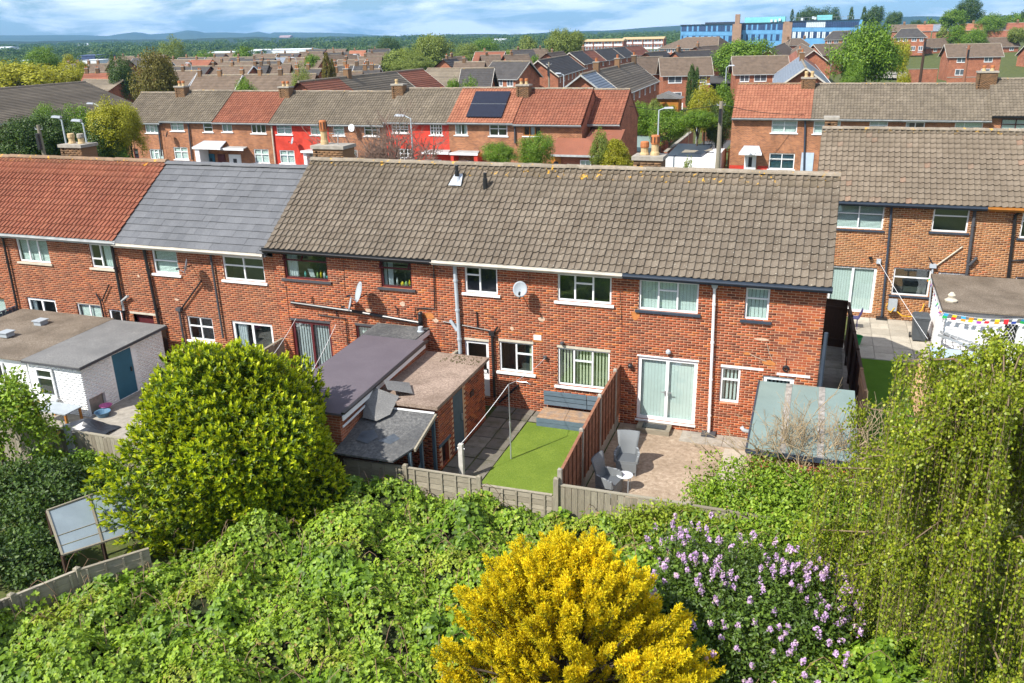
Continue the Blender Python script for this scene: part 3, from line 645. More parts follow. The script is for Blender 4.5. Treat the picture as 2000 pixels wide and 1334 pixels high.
MB_c = MB().add([(hM['up2'][0]+.85,.20,hM['up2'][2]+.05),(hM['up2'][0]+1.03,.20,hM['up2'][2]+.05),(hM['up2'][0]+1.0,.14,hM['up2'][2]+.34),(hM['up2'][0]+.8,.14,hM['up2'][2]+.34),(hM['up2'][0]+.85,.215,hM['up2'][2]+.05),(hM['up2'][0]+1.03,.215,hM['up2'][2]+.05),(hM['up2'][0]+1.0,.155,hM['up2'][2]+.34),(hM['up2'][0]+.8,.155,hM['up2'][2]+.34)],[(0,1,2,3),(7,6,5,4),(0,1,5,4),(1,2,6,5),(2,3,7,6),(3,0,4,7)])
tag(MB_c.build('card', wht), 'white card propped up in the left maroon window', 'card')
bottles(hM['up1'], [(.45,.25,.03,wht,'bottle'),(.62,.13,.06,yel,'tub'),(.74,.15,.05,grn,'tub'),(.85,.2,.035,yel,'bottle'),(.93,.16,.035,yel,'bottle')],
  ('', ['white bottle left of the tubs in the right maroon window','round yellow tub in the middle of the right maroon window','pale green tub right of the yellow tub in the right maroon window','taller of two yellow bottles in the right maroon window','short yellow bottle in the corner of the right maroon window']))
roof(Mh, -17.38, -11.42, EY, EZ, RY, RZ, 'pan', .2, .272, M['brown_tile'], M['brown_tile_top'], top_rows=1)
gutter(Mh, -17.5, -11.4, -.42, 4.76, M['black'], M['black'])
pipe(Mh, 'waste_main', [(569,591),(690,608),(818,630)], .055, M['black'], -.10, 10)
q = Yp(822, 622, -.1); MB().lathe((q[0], -.13, q[2]-.2), [(.075,0),(.075,.12),(.09,.14),(.075,.2),(.07,.3),(.085,.36),(.07,.42)], 12).build('soil_stack', M['black'], Mh, smooth=True)
for pts in ([(609,592),(610,580)], [(657,608),(658,618)], [(776,616),(776,602),(771,599)], [(621,611),(622,615),(675,622),(680,675)], [(847,515),(849,603),(812,601),(810,620)]): pipe(Mh, 'waste_pipe', pts, .02, M['black'], -.05, 6)
mc = Yp(655, 300, 4.3); chimney(Mh, mc[0]-.62, mc[0]+.62, 3.8, 4.6, 5.6, float(Yp(655, 285, 3.8)[2]), [(.22,.85,M['terracotta'],M['buff'])])
mb = MB(); P = Yp(660,300,4.1); Pt = Yp(660,258,4.1); mb.tube([P, Pt], .02, 6)
for k in range(5): mb.bar(Pt+np.array((-.3+.12*k, -.12, -.05)), Pt+np.array((-.3+.12*k, .12, -.05)), .012, .012)
mb.bar(Pt+np.array((-.35,0,-.05)), Pt+np.array((.3,0,-.05)), .015, .015); mb.build('aerial', M['steel'], Mh)
dish('grey satellite dish seen edge on, higher of two beside the maroon windows', Yp(704,571,-.5), .34, (-.75,-.7,.35), Yp(716,574,0))
dish('small grey satellite dish just above the long black pipe', Yp(686,594,-.3), .24, (-.85,-.55,.3), Yp(692,594,0))
# --- grey roof house
EZg = 4.60
hG = dict(up1=W((294.5,485.4),(351,537)), up2=W((432.4,498.8),(519,552.5)), lo=W((363.9,616.8),(420.8,668)), fr=W((451.3,625.9),(540,705)), ps=W((259,612),(303,640)))
hG['fr'][2] = .1; hG['ps'][2] = .05
G, Gw = house_shell('terraced_house', 'red brick terraced house under the smooth grey tiled roof', -23.72, -17.35, 4.42, list(hG.values()), M['brick_left'], M['mortar'])
win(G, *hG['up1'], [(1,[.47,.53])], M['upvc'], sill=.09, inside=('hblind', M['blind'])); win(G, *hG['up2'], [(.5,[.38,.62]),(.5,[.38,.62])], M['upvc'], sill=.09)
win(G, *hG['lo'], [(.5,[.4,.6]),(.5,[.4,.6])], M['upvc'], sill=.09); win(G, *hG['fr'], [(.5,[1]),(.5,[1])], M['upvc'], part='french_doors', fw=.10, inside=('curtain', M['curtain'], [(.08,.3)]))
MB().add([(hG['ps'][0]-.05,.14,0),(hG['ps'][1]+.05,.14,0),(hG['ps'][1]+.05,.14,2.2),(hG['ps'][0]-.05,.14,2.2)], [(0,1,2,3)]).build('passage_dark_panel', M['maroon'], G)  # dark maroon panel set across the passage opening
MB().box(hG['ps'][0]-.1, hG['ps'][1]+.2, -.02, .03, hG['ps'][3]+.003, hG['ps'][3]+.08).build('lintel', M['cream'], G)
gz = float(Yp(480, 323, RY)[2])
roof(G, -23.72, -17.40, EY, EZg, RY, gz, 'flat', .31, .32, M['grey_tile'], None, ridge_mat=M['grey_tile'], jitter=.001)
gutter(G, -23.7, -17.5, -.42, EZg-.04, M['creamgut'], M['creamgut'])
pipe(G, 'downpipe', [(281,488),(312,640)], .055, M['black'], -.10, 10, brackets=2); pipe(G, 'downpipe', [(411,498),(436,660)], .04, M['darksill'], -.09)
pipe(G, 'waste_pipe', [(393,549),(352,606)], .03, M['black'], -.08); pipe(G, 'downpipe', [(350,608),(362,680)], .042, M['darksill'], -.09)
q = Yp(350, 604, -.09); MB().box(q[0]-.1, q[0]+.1, -.17, -.01, q[2]-.06, q[2]+.06).build('rain_hopper', M['darksill'], G)
dish('grey satellite dish seen edge on below the grey tiled roof', Yp(365,520,-.5), .26, (-.8,-.6,.3), Yp(374,518,0))
# --- red roof house and the one at the picture's left edge
hR = dict(up3=W((28.9,464.8),(99.9,515.1)), up2=W((171.6,475.5),(225.3,525.8)), fr=W((51.2,580.3),(121,650)), lo=W((148.5,591.8),(203,632)), dr=W((210.4,602.5),(244,650)))
hR['fr'][2] = .15; hR['dr'][2] = .12; hR['lo'][2] = 1.1
R_, Rw = house_shell('terraced_house', 'red brick terraced house under the red ribbed roof, white french doors', -29.4, -23.72, 4.46, list(hR.values()), M['brick_left'], M['mortar'])
win(R_, *hR['up3'], [(.33,[1]),(.34,[1]),(.33,[1])], M['upvc'], sill=.09, sill_mat=M['cream'], inside=('hblind', M['blind'])); win(R_, *hR['up2'], [(.45,[.65,.35]),(.55,[1])], M['upvc'], sill=.09, sill_mat=M['cream'], inside=('curtain', M['blind'], [(.5,.95)]))
win(R_, *hR['fr'], [(.5,[1]),(.5,[1])], M['upvc'], part='french_doors', fw=.10, inside=('curtain', M['curtain'], [(.06,.2)])); win(R_, *hR['lo'], [(.5,[1]),(.5,[1])], M['upvc'], inside=('hblind', M['blind'])); win(R_, *hR['dr'], [(1,[.6,.4])], M['upvc'], part='back_door', fw=.09)
rz_ = float(Yp(200, 311, RY)[2])
roof(R_, -29.4, -23.70, EY, 4.66, RY, rz_, 'roman', .19, .31, M['red_tile'], M['red_tile_top'], top_rows=1, ridge_mat=M['ridge_red'], nsingle=290)
gutter(R_, -29.4, -23.6, -.42, 4.62, M['greygut'], M['greygut'])
pipe(R_, 'downpipe', [(5,463),(33,597),(42,650)], .045, M['black'], -.09, brackets=2); pipe(R_, 'downpipe', [(218,480),(240,600),(247,650)], .055, M['black'], -.10, 10, brackets=2)
pipe(R_, 'waste_pipe', [(250,578),(238,588),(242,606)], .05, M['greygut'], -.12); pipe(R_, 'waste_pipe', [(213,556),(199,588)], .025, M['black'], -.07); pipe(R_, 'waste_pipe', [(187,573),(196,588),(205,630)], .03, M['black'], -.08)
rc = Yp(155, 298, 4.2); chimney(R_, rc[0]-.55, rc[0]+.55, 3.8, 4.6, 5.6, float(Yp(155, 283, 3.8)[2]), [(.25,.4,M['buff'],M['buff']),(.7,.4,M['concrete'],M['buff'])], brickm=M['chimney'])
hL = dict(up=[-32.2,-30.3,3.5,4.4], fr=W((-40,578),(21,640))); hL['fr'][2] = .2
Lh, Lw = house_shell('terraced_house', 'red brick terraced house cut by the left picture edge, orange framed window', -35, -29.4, 4.46, list(hL.values()), M['brick_left'], M['mortar'])
win(Lh, *hL['up'], [(.5,[1]),(.5,[1])], M['wood_orange'], sill=.09); win(Lh, *hL['fr'], [(.5,[1]),(.5,[1])], M['wood_orange'], inside=('vblind', M['blind'], .2))
roof(Lh, -35, -29.4, EY, 4.66, RY, rz_, 'roman', .19, .31, M['red_tile'], M['red_tile_top'], top_rows=1, ridge_mat=M['ridge_red'], nsingle=290)
gutter(Lh, -35, -29.4, -.42, 4.62, M['greygut'], M['greygut'])

# repairs, stains and stray cables on the brickwork
def patch(root, u, v, w_, h_, mat, y=-.009):
    P = Yp(u, v, y); n = 9; vs_ = [(P[0]+w_*math.cos(2*PI*k/n)*rnd.uniform(.7, 1.1), y, P[2]+h_*math.sin(2*PI*k/n)*rnd.uniform(.7, 1.1)) for k in range(n)]
    MB().add(vs_, [tuple(range(n))]).build('mortar_patch', mat, root)
pm1 = plain('pale_repair_mortar', (.60,.44,.32), .95, .25, 12); pm2 = plain('orange_stain', (.52,.20,.06), .95, .25, 12)
for a in ((S,1058,623,.12,.09,pm1),(S,1052,652,.16,.06,pm2),(S,1049,665,.2,.07,pm2),(E,1241,616,.13,.17,pm2),(Mh,838,617,.2,.12,pm2),(Mh,851,626,.1,.07,pm1),(Mh,786,594,.11,.1,pm1),(Mh,720,606,.14,.07,pm1),(E,1488,663,.22,.04,pm1),(E,1459,691,.14,.05,pm2),(E,1502,709,.2,.09,pm2),(S,1000,642,.07,.06,pm1),(G,345,585,.1,.05,pm1),(R_,270,539,.07,.05,pm1)): patch(*a)
for root, pts in ((Mh, [(671,505),(674,575)]), (S, [(1032,520),(1033,556)]), (Mh, [(558,552),(565,625)]), (S, [(938,619),(958,643)]), (E, [(1211,566),(1215,640)])): pipe(root, 'wall_cable', pts, .006, M['black'], -.014, 5)
# ------------------------------------------------------------------ gardens: surfaces
def sheet(name, x0, x1, y0, y1, z, mat):
    return structure(name, MB().box(x0, x1, y0, y1, z-.03, z), mat)
sheet('artificial_lawn', -8.2, -5.62, -6.22, -.85, .018, M['turf'])
base = sheet('path', -9.5, -5.62, -6.22, -.01, .002, M['earth'])
def pavers(parent, x0, x1, y0, y1, sx, sy, z, mat, gap=.015, uneven=.008):
    ny = max(1, round((y1-y0)/sy)); nx = max(1, round((x1-x0)/sx)); wx, wy = (x1-x0)/nx, (y1-y0)/ny
    me = MB().box(gap, wx-gap, gap, wy-gap, -.03, 0).mesh('paving_slab', mat)
    for i in range(nx):
        for j in range(ny):
            link('paving_slab', me, parent, (x0+i*wx, y0+j*wy, z+rnd.uniform(0, uneven)), (rnd.gauss(0, .006), rnd.gauss(0, .006), rnd.gauss(0, .004)))
pavers(base, -9.48, -8.21, -6.2, -.86, .62, .66, .022, M['flag'], .02, .02)
pavers(base, -9.48, -5.64, -.85, -.02, .62, .42, .04, M['flag'], .02, .02)
pat = sheet('patio', -5.48, 1.15, -6.22, -.01, .004, M['patio'])
me = MB().box(0, 1.2, 0, .72, -.03, 0).mesh('kerb_slab', M['concrete'])
for k in range(3): link('kerb_slab', me, pat, (-3.6+k*1.22, -.76, .022+.004*k), (0, 0, rnd.gauss(0, .01)))
me = MB().box(0, .62, 0, 1.15, -.03, 0).mesh('kerb_slab', M['slab'])
for k in range(3): link('kerb_slab', me, pat, (-2.3, -2.0-k*1.18, .018+.003*k), (0, 0, rnd.gauss(0, .01)))
rp = sheet('patio', 1.35, 4.6, 7.65, 12.58, .004, M['concrete'])
pavers(rp, 1.38, 4.05, 7.7, 12.55, .66, .68, .024, M['slab'], .012, .005)
sheet('lawn', 1.3, 2.95, .5, 7.62, .03, M['lawn']); sheet('gravel_bed', 2.96, 6.0, 1.5, 7.62, .02, M['gravel'])
ap = sheet('path', .03, 1.12, .02, 9.2, .004, M['concrete'])
pavers(ap, .2, .95, .3, 9.1, .75, .7, .022, M['flag'], .012, .006)
sheet('yard', -35, -11.5, -6.2, -.01, .0, M['concrete'])

# ------------------------------------------------------------------ fences
def lap_panel(root, P, Q, zb, zt0, zt1, n, mat, battens=4, name='fence_panel', side=1, cap=True, th=.014):
    """one lap panel between two posts: every slat, batten and capping is its own piece"""
    P = Vector((P[0], P[1], 0)); Q = Vector((Q[0], Q[1], 0)); d = (Q-P).normalized(); nrm = Vector((d.y, -d.x, 0))*side
    pn = MB().bar(P+Vector((0,0,zb+.02)), Q+Vector((0,0,zb+.02)), .03, .04).build(name, mat, root)
    for k in range(n):
        t0, t1 = k/n, (k+1)/n; mb = MB()
        a0, a1, b0, b1 = zb+(zt0-zb)*t0, zb+(zt0-zb)*t1+.012, zb+(zt1-zb)*t0, zb+(zt1-zb)*t1+.012; w_ = [rnd.gauss(0, .006) for _ in range(2)]
        vs_ = []
        for o_ in (0, th):
            vs_ += [P+nrm*(.022+o_)+Vector((0,0,a0+w_[0])), Q+nrm*(.022+o_)+Vector((0,0,b0+w_[1])), Q+nrm*(.006+o_)+Vector((0,0,b1)), P+nrm*(.006+o_)+Vector((0,0,a1))]
        mb.add(vs_, [(0,1,2,3),(7,6,5,4),(0,1,5,4),(1,2,6,5),(2,3,7,6),(3,0,4,7)]); mb.build('slat', mat, pn)
    for k in range(battens):
        t = (k+.5)/battens if battens > 2 else k; c = P.lerp(Q, t); zt = zt0+(zt1-zt0)*t
        for s_ in (1, -1): MB().bar(c+nrm*(.05 if s_ > 0 else -.012)+Vector((0,0,zb)), c+nrm*(.05 if s_ > 0 else -.012)+Vector((0,0,zt)), .042, .022, upv=nrm).build('batten', mat, pn)
    if cap: MB().bar(P+Vector((0,0,zt0+.025))+nrm*.012, Q+Vector((0,0,zt1+.025))+nrm*.012, .07, .025).build('capping', mat, pn)
    return pn
def board_panel(root, P, Q, zb, zt0, zt1, bw, mat, rail_side=-1, name='fence_panel', cap=True):
    P = Vector((P[0], P[1], 0)); Q = Vector((Q[0], Q[1], 0)); d = (Q-P).normalized(); ln = (Q-P).length; nrm = Vector((d.y, -d.x, 0))
    pn = MB().bar(P+Vector((0,0,zb+.3)), Q+Vector((0,0,zb+.3)), .04, .07).bar(P+Vector((0,0,zt0-.25)), Q+Vector((0,0,zt1-.25)), .04, .07).build('rail', mat, root)
    n = int(ln/bw)
    for k in range(n):
        t = (k+.5)/n; c = P.lerp(Q, t)+nrm*(-rail_side)*.032; zt = zt0+(zt1-zt0)*t+rnd.gauss(0, .008)
        MB().bar(c+Vector((0,0,zb)), c+Vector((0,0,zt)), bw*(1.04 if mat is M['fence_dark'] else .94), .016, upv=nrm).build('board', mat, root)
    if cap: MB().bar(P+Vector((0,0,zt0+.03)), Q+Vector((0,0,zt1+.03)), .09, .03).build('capping', mat, root)
def post(root, x, y, z, s=.1, mat=None, zb=-.05):
    MB().box(x-s/2, x+s/2, y-s/2, y+s/2, zb, z).add([(x-s/2,y-s/2,z+.001),(x+s/2,y-s/2,z+.001),(x+s/2,y+s/2,z+.001),(x-s/2,y+s/2,z+.001),(x,y,z+.035)], [(0,1,4),(1,2,4),(2,3,4),(3,0,4)]).build('post', mat or M['concrete'], root)
f = thing('garden_fence', 'brown lap panel fence with concrete posts between the lawn and the patio', 'fence', (-5.55, -3.1, 0))
ys = [-.03, -.62, -2.5, -4.4, -6.32]; zt = [1.93, 1.92, 1.9, 1.76, 1.62]
for k in range(4):
    lap_panel(f, (-5.55, ys[k]-.06), (-5.55, ys[k+1]+.06), .34, zt[k]-.03, zt[k+1]-.03, 14, M['fence_brown'], 2 if k == 0 else 5, side=-1)
    MB().box(-5.575, -5.525, ys[k+1]+.055, ys[k]-.055, -.02, .33).build('gravel_board', M['concrete'], f)
    post(f, -5.55, ys[k+1], zt[k+1]+.06)
f = thing('garden_fence', 'low weathered lap fence at the far end of the artificial lawn above the brambles', 'fence', (-8, -6.38, 0))
for (a, b, z0, z1) in ((-11.4, -9.6, 1.06, 1.1), (-9.48, -7.62, 1.1, 1.12), (-7.5, -5.72, .95, .98)):
    lap_panel(f, (a, -6.38), (b, -6.38), .02, z0, z1, 7, M['fence_grey'], 5)
for x, z in ((-9.54, 1.2), (-7.56, 1.2), (-5.66, .98)): post(f, x, -6.40, z, .11, M['fence_grey_v'])
f = thing('garden_fence', 'weathered upright board fence below the patio chairs', 'fence', (-3, -6.38, 0))
board_panel(f, (-5.55, -6.40), (-2.6, -6.40), .0, 1.28, 1.30, .15, M['fence_grey_v'], rail_side=-1); board_panel(f, (-2.5, -6.40), (1.2, -6.40), .0, 1.28, 1.28, .15, M['fence_grey_v'], rail_side=-1)
post(f, -5.6, -6.45, 1.5, .12, M['fence_grey_v']); post(f, -2.55, -6.42, 1.4, .1, M['fence_grey_v'])
f = thing('garden_fence', 'fence along the alley beside the end house, shade put into its dark board colour', 'fence', (1.15, 5, 0))
A = (1.0, 8.5); B = (1.27, .1)
for k in range(5):
    t0, t1 = k/5, (k+1)/5; P = (A[0]+(B[0]-A[0])*t0, A[1]+(B[1]-A[1])*t0); Q = (A[0]+(B[0]-A[0])*t1, A[1]+(B[1]-A[1])*t1)
    board_panel(f, P, Q, .02, 1.78, 1.78, .15, M['fence_dark'], rail_side=1); post(f, Q[0], Q[1], 1.85, .1, M['fence_dark'])  # dark board colour stands for the shade on the alley face
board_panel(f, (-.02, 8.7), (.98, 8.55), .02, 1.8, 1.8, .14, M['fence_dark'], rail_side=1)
f = thing('garden_fence', 'black painted fence at the left edge beside the white french doors', 'fence', (-29.3, -1.2, 0))
board_panel(f, (-29.35, -.05), (-29.35, -2.4), .0, 1.7, 1.6, .14, M['navy'], rail_side=1)
f = thing('garden_fence', 'short grey fence between the house wall and the concrete roofed shed', 'fence', (-10.8, -.5, 0))
board_panel(f, (-10.78, -.06), (-10.9, -1.0), .0, 1.78, 1.72, .14, M['blue_paint'], rail_side=1, cap=False); MB().bar((-10.78,-.06,1.8), (-10.9,-1.0,1.74), .09, .06).build('capping', M['fence_grey'], f)
f = thing('garden_fence', 'grey fence end beside the french doors under the grey roof', 'fence', (-17.3, -1.2, 0))
board_panel(f, (-17.3, -.06), (-17.3, -2.6), .0, 1.55, 1.5, .14, M['fence_grey_v'], rail_side=1)
f = thing('garden_fence', 'grey fence with a timber rail behind the white painted shed', 'fence', (-22.6, -.6, 0))
board_panel(f, (-22.3, -.05), (-23.1, -.72), .0, 1.5, 1.5, .14, M['fence_dark'], rail_side=1, cap=False); MB().bar((-22.3,-.05,1.56), (-23.2,-.8,1.52), .1, .07).build('capping', M['fence_grey'], f)
f = thing('garden_fence', 'weathered upright board fence behind the black tarpaulin and white shed', 'fence', (-18.8, -7.5, 0))
board_panel(f, (-22.4, -7.55), (-19.2, -7.55), -.02, 1.25, 1.3, .13, M['fence_grey_v'], rail_side=-1); board_panel(f, (-19.0, -7.55), (-15.6, -7.55), -.02, 1.3, 1.3, .13, M['fence_grey_v'], rail_side=-1)
post(f, -19.1, -7.62, 1.52, .13, M['greypipe'])
f = thing('garden_fence', 'low sagging lap fence among the brambles in the lower left corner', 'fence', (-14.3, -12.2, 0))
Q0 = [Zp(-25, 1182, .95), Zp(22, 1164, .95), Zp(150, 1113, .95), Zp(290, 1070, .95)]
for a, b in zip(Q0, Q0[1:]): lap_panel(f, a, b, .0, .92, .92, 6, M['fence_grey'], 4)
for a in Q0[1:3]: post(f, a[0], a[1], 1.0, .11, M['fence_grey_v'])

# ------------------------------------------------------------------ sheds and lean-tos
def brickbox(root, x0, x1, y0, y1, z0, z1, holes_r=(), brick=None, mortar=None, geo=True, pr=.007):
    """walls of a brick shed; the side facing +x has openings (y0,y1,z0,z1)"""
    mb = MB(); wall_holes(mb, -y1, -y0, z0, z1, 0, [(-h[1], -h[0], h[2], h[3]) for h in holes_r], .12, 0, 1)
    mb.v = [(x1-p[1], -p[0], p[2]) for p in mb.v]
    mb.add([(x0,y0,z0),(x1,y0,z0),(x1,y0,z1),(x0,y0,z1),(x0,y1,z0),(x1,y1,z0),(x1,y1,z1),(x0,y1,z1)], [(0,1,2,3),(5,4,7,6),(4,0,3,7)])
    wl = mb.build('wall', [mortar, brick], root)
    if geo:
        V = []; k = 0; z = z0+.01
        while z < z1-.04:
            for axis in (0, 1):
                a0, a1 = (y0, y1) if axis == 0 else (x0, x1); s = a0-(.1125 if k % 2 else 0)
                while s < a1-.02:
                    a, b = max(s, a0), min(s+.209, a1); s += .225
                    if b-a < .03 or (axis == 0 and any(h[0]-.1 < (a+b)/2 < h[1]+.1 and h[2] < z+.03 < h[3] for h in holes_r)): continue
                    if axis == 0: V.append([(x1+pr,a,z),(x1+pr,b,z),(x1+pr,b,z+.060),(x1+pr,a,z+.060),(x1-.01,a,z),(x1-.01,b,z),(x1-.01,b,z+.060),(x1-.01,a,z+.060)])
                    else: V.append([(a,y0-pr,z),(b,y0-pr,z),(b,y0-pr,z+.060),(a,y0-pr,z+.060),(a,y0+.01,z),(b,y0+.01,z),(b,y0+.01,z+.060),(a,y0+.01,z+.060)])
            z += .075; k += 1
        o = stuffmesh('brickwork', np.array(V), BRICK_F, brick, wl); o['kind'] = 'stuff'
    return wl
t = thing('brick_shed', 'red brick shed with flat exposed aggregate concrete roof and slate blue door', 'shed', (-10.4, -2.7, 0))
brickbox(t, -11.3, -9.5, -4.45, -1.05, 0, 1.92, [(-3.45,-2.75,.05,1.80), (-4.30,-3.85,.05,.72)], M['brick'], M['mortar'])
MB().box(-11.55, -9.40, -4.66, -.86, 1.925, 2.02).build('concrete_roof', M['agg_concrete'], t)
MB().box(-9.56, -9.50, -3.44, -2.76, .05, 1.79).build('door', M['blue_paint'], t); MB().box(-9.49, -9.45, -2.92, -2.88, .85, 1.05).build('door_latch', M['steel'], t)
MB().box(-9.495, -9.46, -4.5, -3.75, .72, .80).build('opening_lintel', M['blue_paint'], t)
MB().box(-10.6, -9.62, -4.3, -3.85, .02, .7).build('recess_block', M['black'], t)  # solid black block, its colour gives the shade inside the low opening
MB().box(-9.50, -9.47, -2.2, -1.95, 1.25, 1.42).build('vent_plate', M['black'], t)
V = []   # moss and grit on the back of the slab
for k in range(150):
    x, y, s = rnd.uniform(-10.7, -9.5), rnd.uniform(-1.6, -.95), rnd.uniform(.015, .045); V.append([(x+s*rnd.uniform(-1,1), y-s, 2.015), (x+s, y+s*rnd.uniform(-.5,.5), 2.015), (x-s*.3, y+s, 2.015), (x, y, 2.02+s*.9)])
o = stuffmesh('moss', np.array(V), [(0,1,3),(1,2,3),(2,0,3)], plain('dry_moss', (.10,.085,.04), 1, .5, 20), t); o['kind'] = 'stuff'
t = thing('lean_to', 'open timber lean-to with worn black felt roof beside the brick shed', 'lean-to', (-10.5, -5.4, 0))
top = [(-11.4,-4.68,1.80),(-9.48,-4.68,1.83),(-9.44,-6.05,1.52),(-9.75,-6.62,1.38),(-11.45,-6.62,1.36)]
MB().slab(top, .05).build('felt_roof', M['felt_black'], t)
MB().bar((-9.45,-4.66,1.79), (-9.40,-6.1,1.47), .05, .09).build('edge_board', M['fence_grey'], t)
MB().bar((-11.4,-4.69,1.83), (-9.48,-4.69,1.855), .05, .035).build('roof_trim', M['upvc'], t)
for y, z in ((-4.72, 1.76), (-5.5, 1.55), (-6.15, 1.42)): MB().box(-9.56, -9.48, y-.04, y+.04, 0, z).build('post', M['blue_paint'], t)
MB().add([(-9.53,-5.48,.0),(-9.53,-6.1,.0),(-9.53,-6.1,.55),(-9.53,-5.48,.9)], [(0,1,2,3)]).build('side_board', M['blue_paint'], t)
MB().box(-11.4, -11.3, -6.5, -4.7, 0, 1.3).box(-11.3,-9.6,-6.32,-6.28,0,.9).build('back_board', M['fence_dark'], t)
MB().add([(-11.05,-6.1,1.51),(-10.7,-6.15,1.495),(-10.55,-5.85,1.56),(-10.8,-5.6,1.62),(-11.1,-5.75,1.585)], [(0,1,2,3,4)]).add([(-10.5,-6.0,1.525),(-10.1,-6.05,1.515),(-9.95,-5.8,1.575),(-10.2,-5.65,1.61)], [(0,1,2,3)]).build('bitumen_patch', plain('bitumen', (.07,.085,.105), .35, .3, 6, spec=.5), t)
fl = MB()   # torn flap of felt folded back over the concrete roof
fl.add([(-11.25,-4.1,2.36),(-10.75,-3.55,2.12),(-10.35,-4.15,2.08),(-10.9,-4.55,2.30)], [(0,1,2,3)]).add([(-11.3,-4.55,2.32),(-10.62,-4.45,2.1),(-10.6,-5.05,1.83),(-10.85,-5.35,1.74),(-11.35,-5.0,2.1)], [(0,1,2,3,4)])
fl.add([(-11.35,-5.0,2.1),(-10.85,-5.35,1.74),(-11.3,-5.3,1.76)], [(0,1,2)]); fl.build('torn_felt', M['felt_grey'], t)
t = thing('lean_to', 'long store with sloping purple grey felt roof against the maroon window house', 'lean-to', (-12.5, -3.2, 0))
MB().slab([(-13.6,-1.0,2.40),(-11.38,-1.0,2.40),(-11.28,-6.3,2.30),(-13.5,-6.3,2.30)], .06).build('felt_roof', M['felt_purple'], t)
MB().slab([(-13.6,-.01,2.46),(-11.75,-.01,2.46),(-11.75,-1.02,2.43),(-13.6,-1.02,2.43)], .05).build('felt_roof', M['felt_black'], t)
MB().box(-11.78, -11.74, -1.0, -.02, 2.24, 2.40).bar((-11.40,-1.1,2.28), (-11.27,-6.3,2.18), .03, .14).build('fascia', M['white'], t)
MB().bar((-11.36,-1.0,2.42), (-11.25,-6.3,2.32), .1, .05).build('roof_edge', M['black'], t)
MB().box(-13.4, -11.42, -6.2, -1.05, 0, 2.26).box(-13.4, -11.82, -1.04, -.03, 0, 2.3).build('wall', M['brickmid'], t)
MB().bar((-11.33,-4.9,2.0), (-11.28,-6.3,1.95), .03, .05).build('roof_trim', M['upvc'], t)
q = Yp(822, 655, -.35); MB().lathe((q[0], -.35, 2.4), [(.12,0),(.11,.06),(.08,.08),(.08,.2)], 12).build('pipe_collar', M['greypipe'], t)
t = thing('garden_shed', 'white painted brick shed with grey felt roof and teal door', 'shed', (-23, -2.6, 0))
brickbox(t, -23.95, -21.76, -4.5, -.85, -.05, 1.72, [(-3.2,-2.35,.0,1.62), (-4.40,-3.74,.0,.55)], M['white'], M['white'], pr=.002)
MB().slab([(-24.0,-4.66,1.76),(-21.6,-4.66,1.76),(-21.6,-.72,1.86),(-24.0,-.72,1.86)], .035).build('felt_roof', M['felt_grey'], t)
MB().bar((-21.6,-4.66,1.70), (-21.6,-.72,1.80), .03, .07).bar((-24,-4.65,1.70), (-21.62,-4.65,1.70), .03, .07).build('fascia', M['darksill'], t)
MB().box(-21.83, -21.77, -3.19, -2.36, .0, 1.61).build('door', M['teal_paint'], t); MB().box(-21.77, -21.73, -2.5, -2.46, .8, .95).build('door_latch', M['black'], t)
MB().box(-22.6, -21.88, -4.38, -3.76, -.02, .54).build('recess_block', M['concrete'], t)
win(t, -23.6, -22.9, .55, 1.5, [(1,[.3,.7])], M['white'], y=-4.62, sill=.06, nobox=True); MB().box(-23.6, -22.9, -4.515, -4.503, .55, 1.5).build('black_backing', M['black'], t)  # black sheet behind the pane stands in for the unlit inside
t = thing('garden_shed', 'white shed with brown mineral felt roof at the left edge', 'shed', (-26, -2.6, 0))
brickbox(t, -28.2, -24.02, -4.5, -.85, -.05, 1.70, [], M['white'], M['white'], geo=False)
MB().slab([(-28.4,-4.66,1.75),(-24.03,-4.66,1.75),(-24.03,-.6,1.86),(-28.4,-.6,1.86)], .04).build('felt_roof', M['felt_brown'], t)
win(t, -25.9, -25.0, .7, 1.5, [(1,[1])], M['white'], y=-4.62, nobox=True); MB().box(-25.9, -25.0, -4.515, -4.503, .7, 1.5).build('black_backing', M['black'], t)  # black sheet again, shade of the inside put into its colour
for k, (u, v) in enumerate(((80,632),(14,655))):
    P = Zp(u, v, 1.85); o = MB().box(P[0]-.16, P[0]+.16, P[1]-.16, P[1]+.16, P[2]-.03, P[2]+.12).box(P[0]-.2, P[0]+.2, P[1]-.2, P[1]+.2, P[2]+.12, P[2]+.15).build('roof_vent', M['dish']); tag(o, ['small grey box vent on the brown felt roof by the french doors', 'larger grey box vent on the brown felt roof at the left picture edge'][k], 'vent')
t = thing('lean_to', 'grey green sheet roofed brick lean-to against the end house', 'lean-to', (-.3, -2.2, 0))
zA, zB = 1.86, 1.72
for k, (a, b) in enumerate(((-1.52,-.72),(-.70,.14),(.16,.98))):
    MB().slab([(a,-.03,zA),(b,-.03,zA),(b,-4.1,zB),(a,-4.1,zB)], .035).build('roof_sheet', M['greenroof'], t)
for x in (-.71, .15): MB().slab([(x-.09,-.05,zA+.012),(x+.07,-.05,zA+.012),(x+.07,-4.1,zB+.012),(x-.09,-4.1,zB+.012)], .01).build('seam_strip', plain('weathered_seam', (.36,.34,.31), .9, .5, 5), t)
MB().bar((-1.54,-.03,zA-.03), (-1.54,-4.12,zB-.03), .04, .10).bar((-1.54,-4.13,zB-.04), (1.0,-4.13,zB-.04), .04, .12).build('fascia', M['navy'], t)
brickbox(t, -1.42, .9, -4.0, -.03, 0, 1.68, [], M['brick'], M['mortar'])
MB().tube([Yp(1448,834,-2.0), Yp(1452,840,-2.0), Yp(1472,845,-2.0)], .055, 10).build('overflow_pipe', M['greypipe'], t, smooth=True)

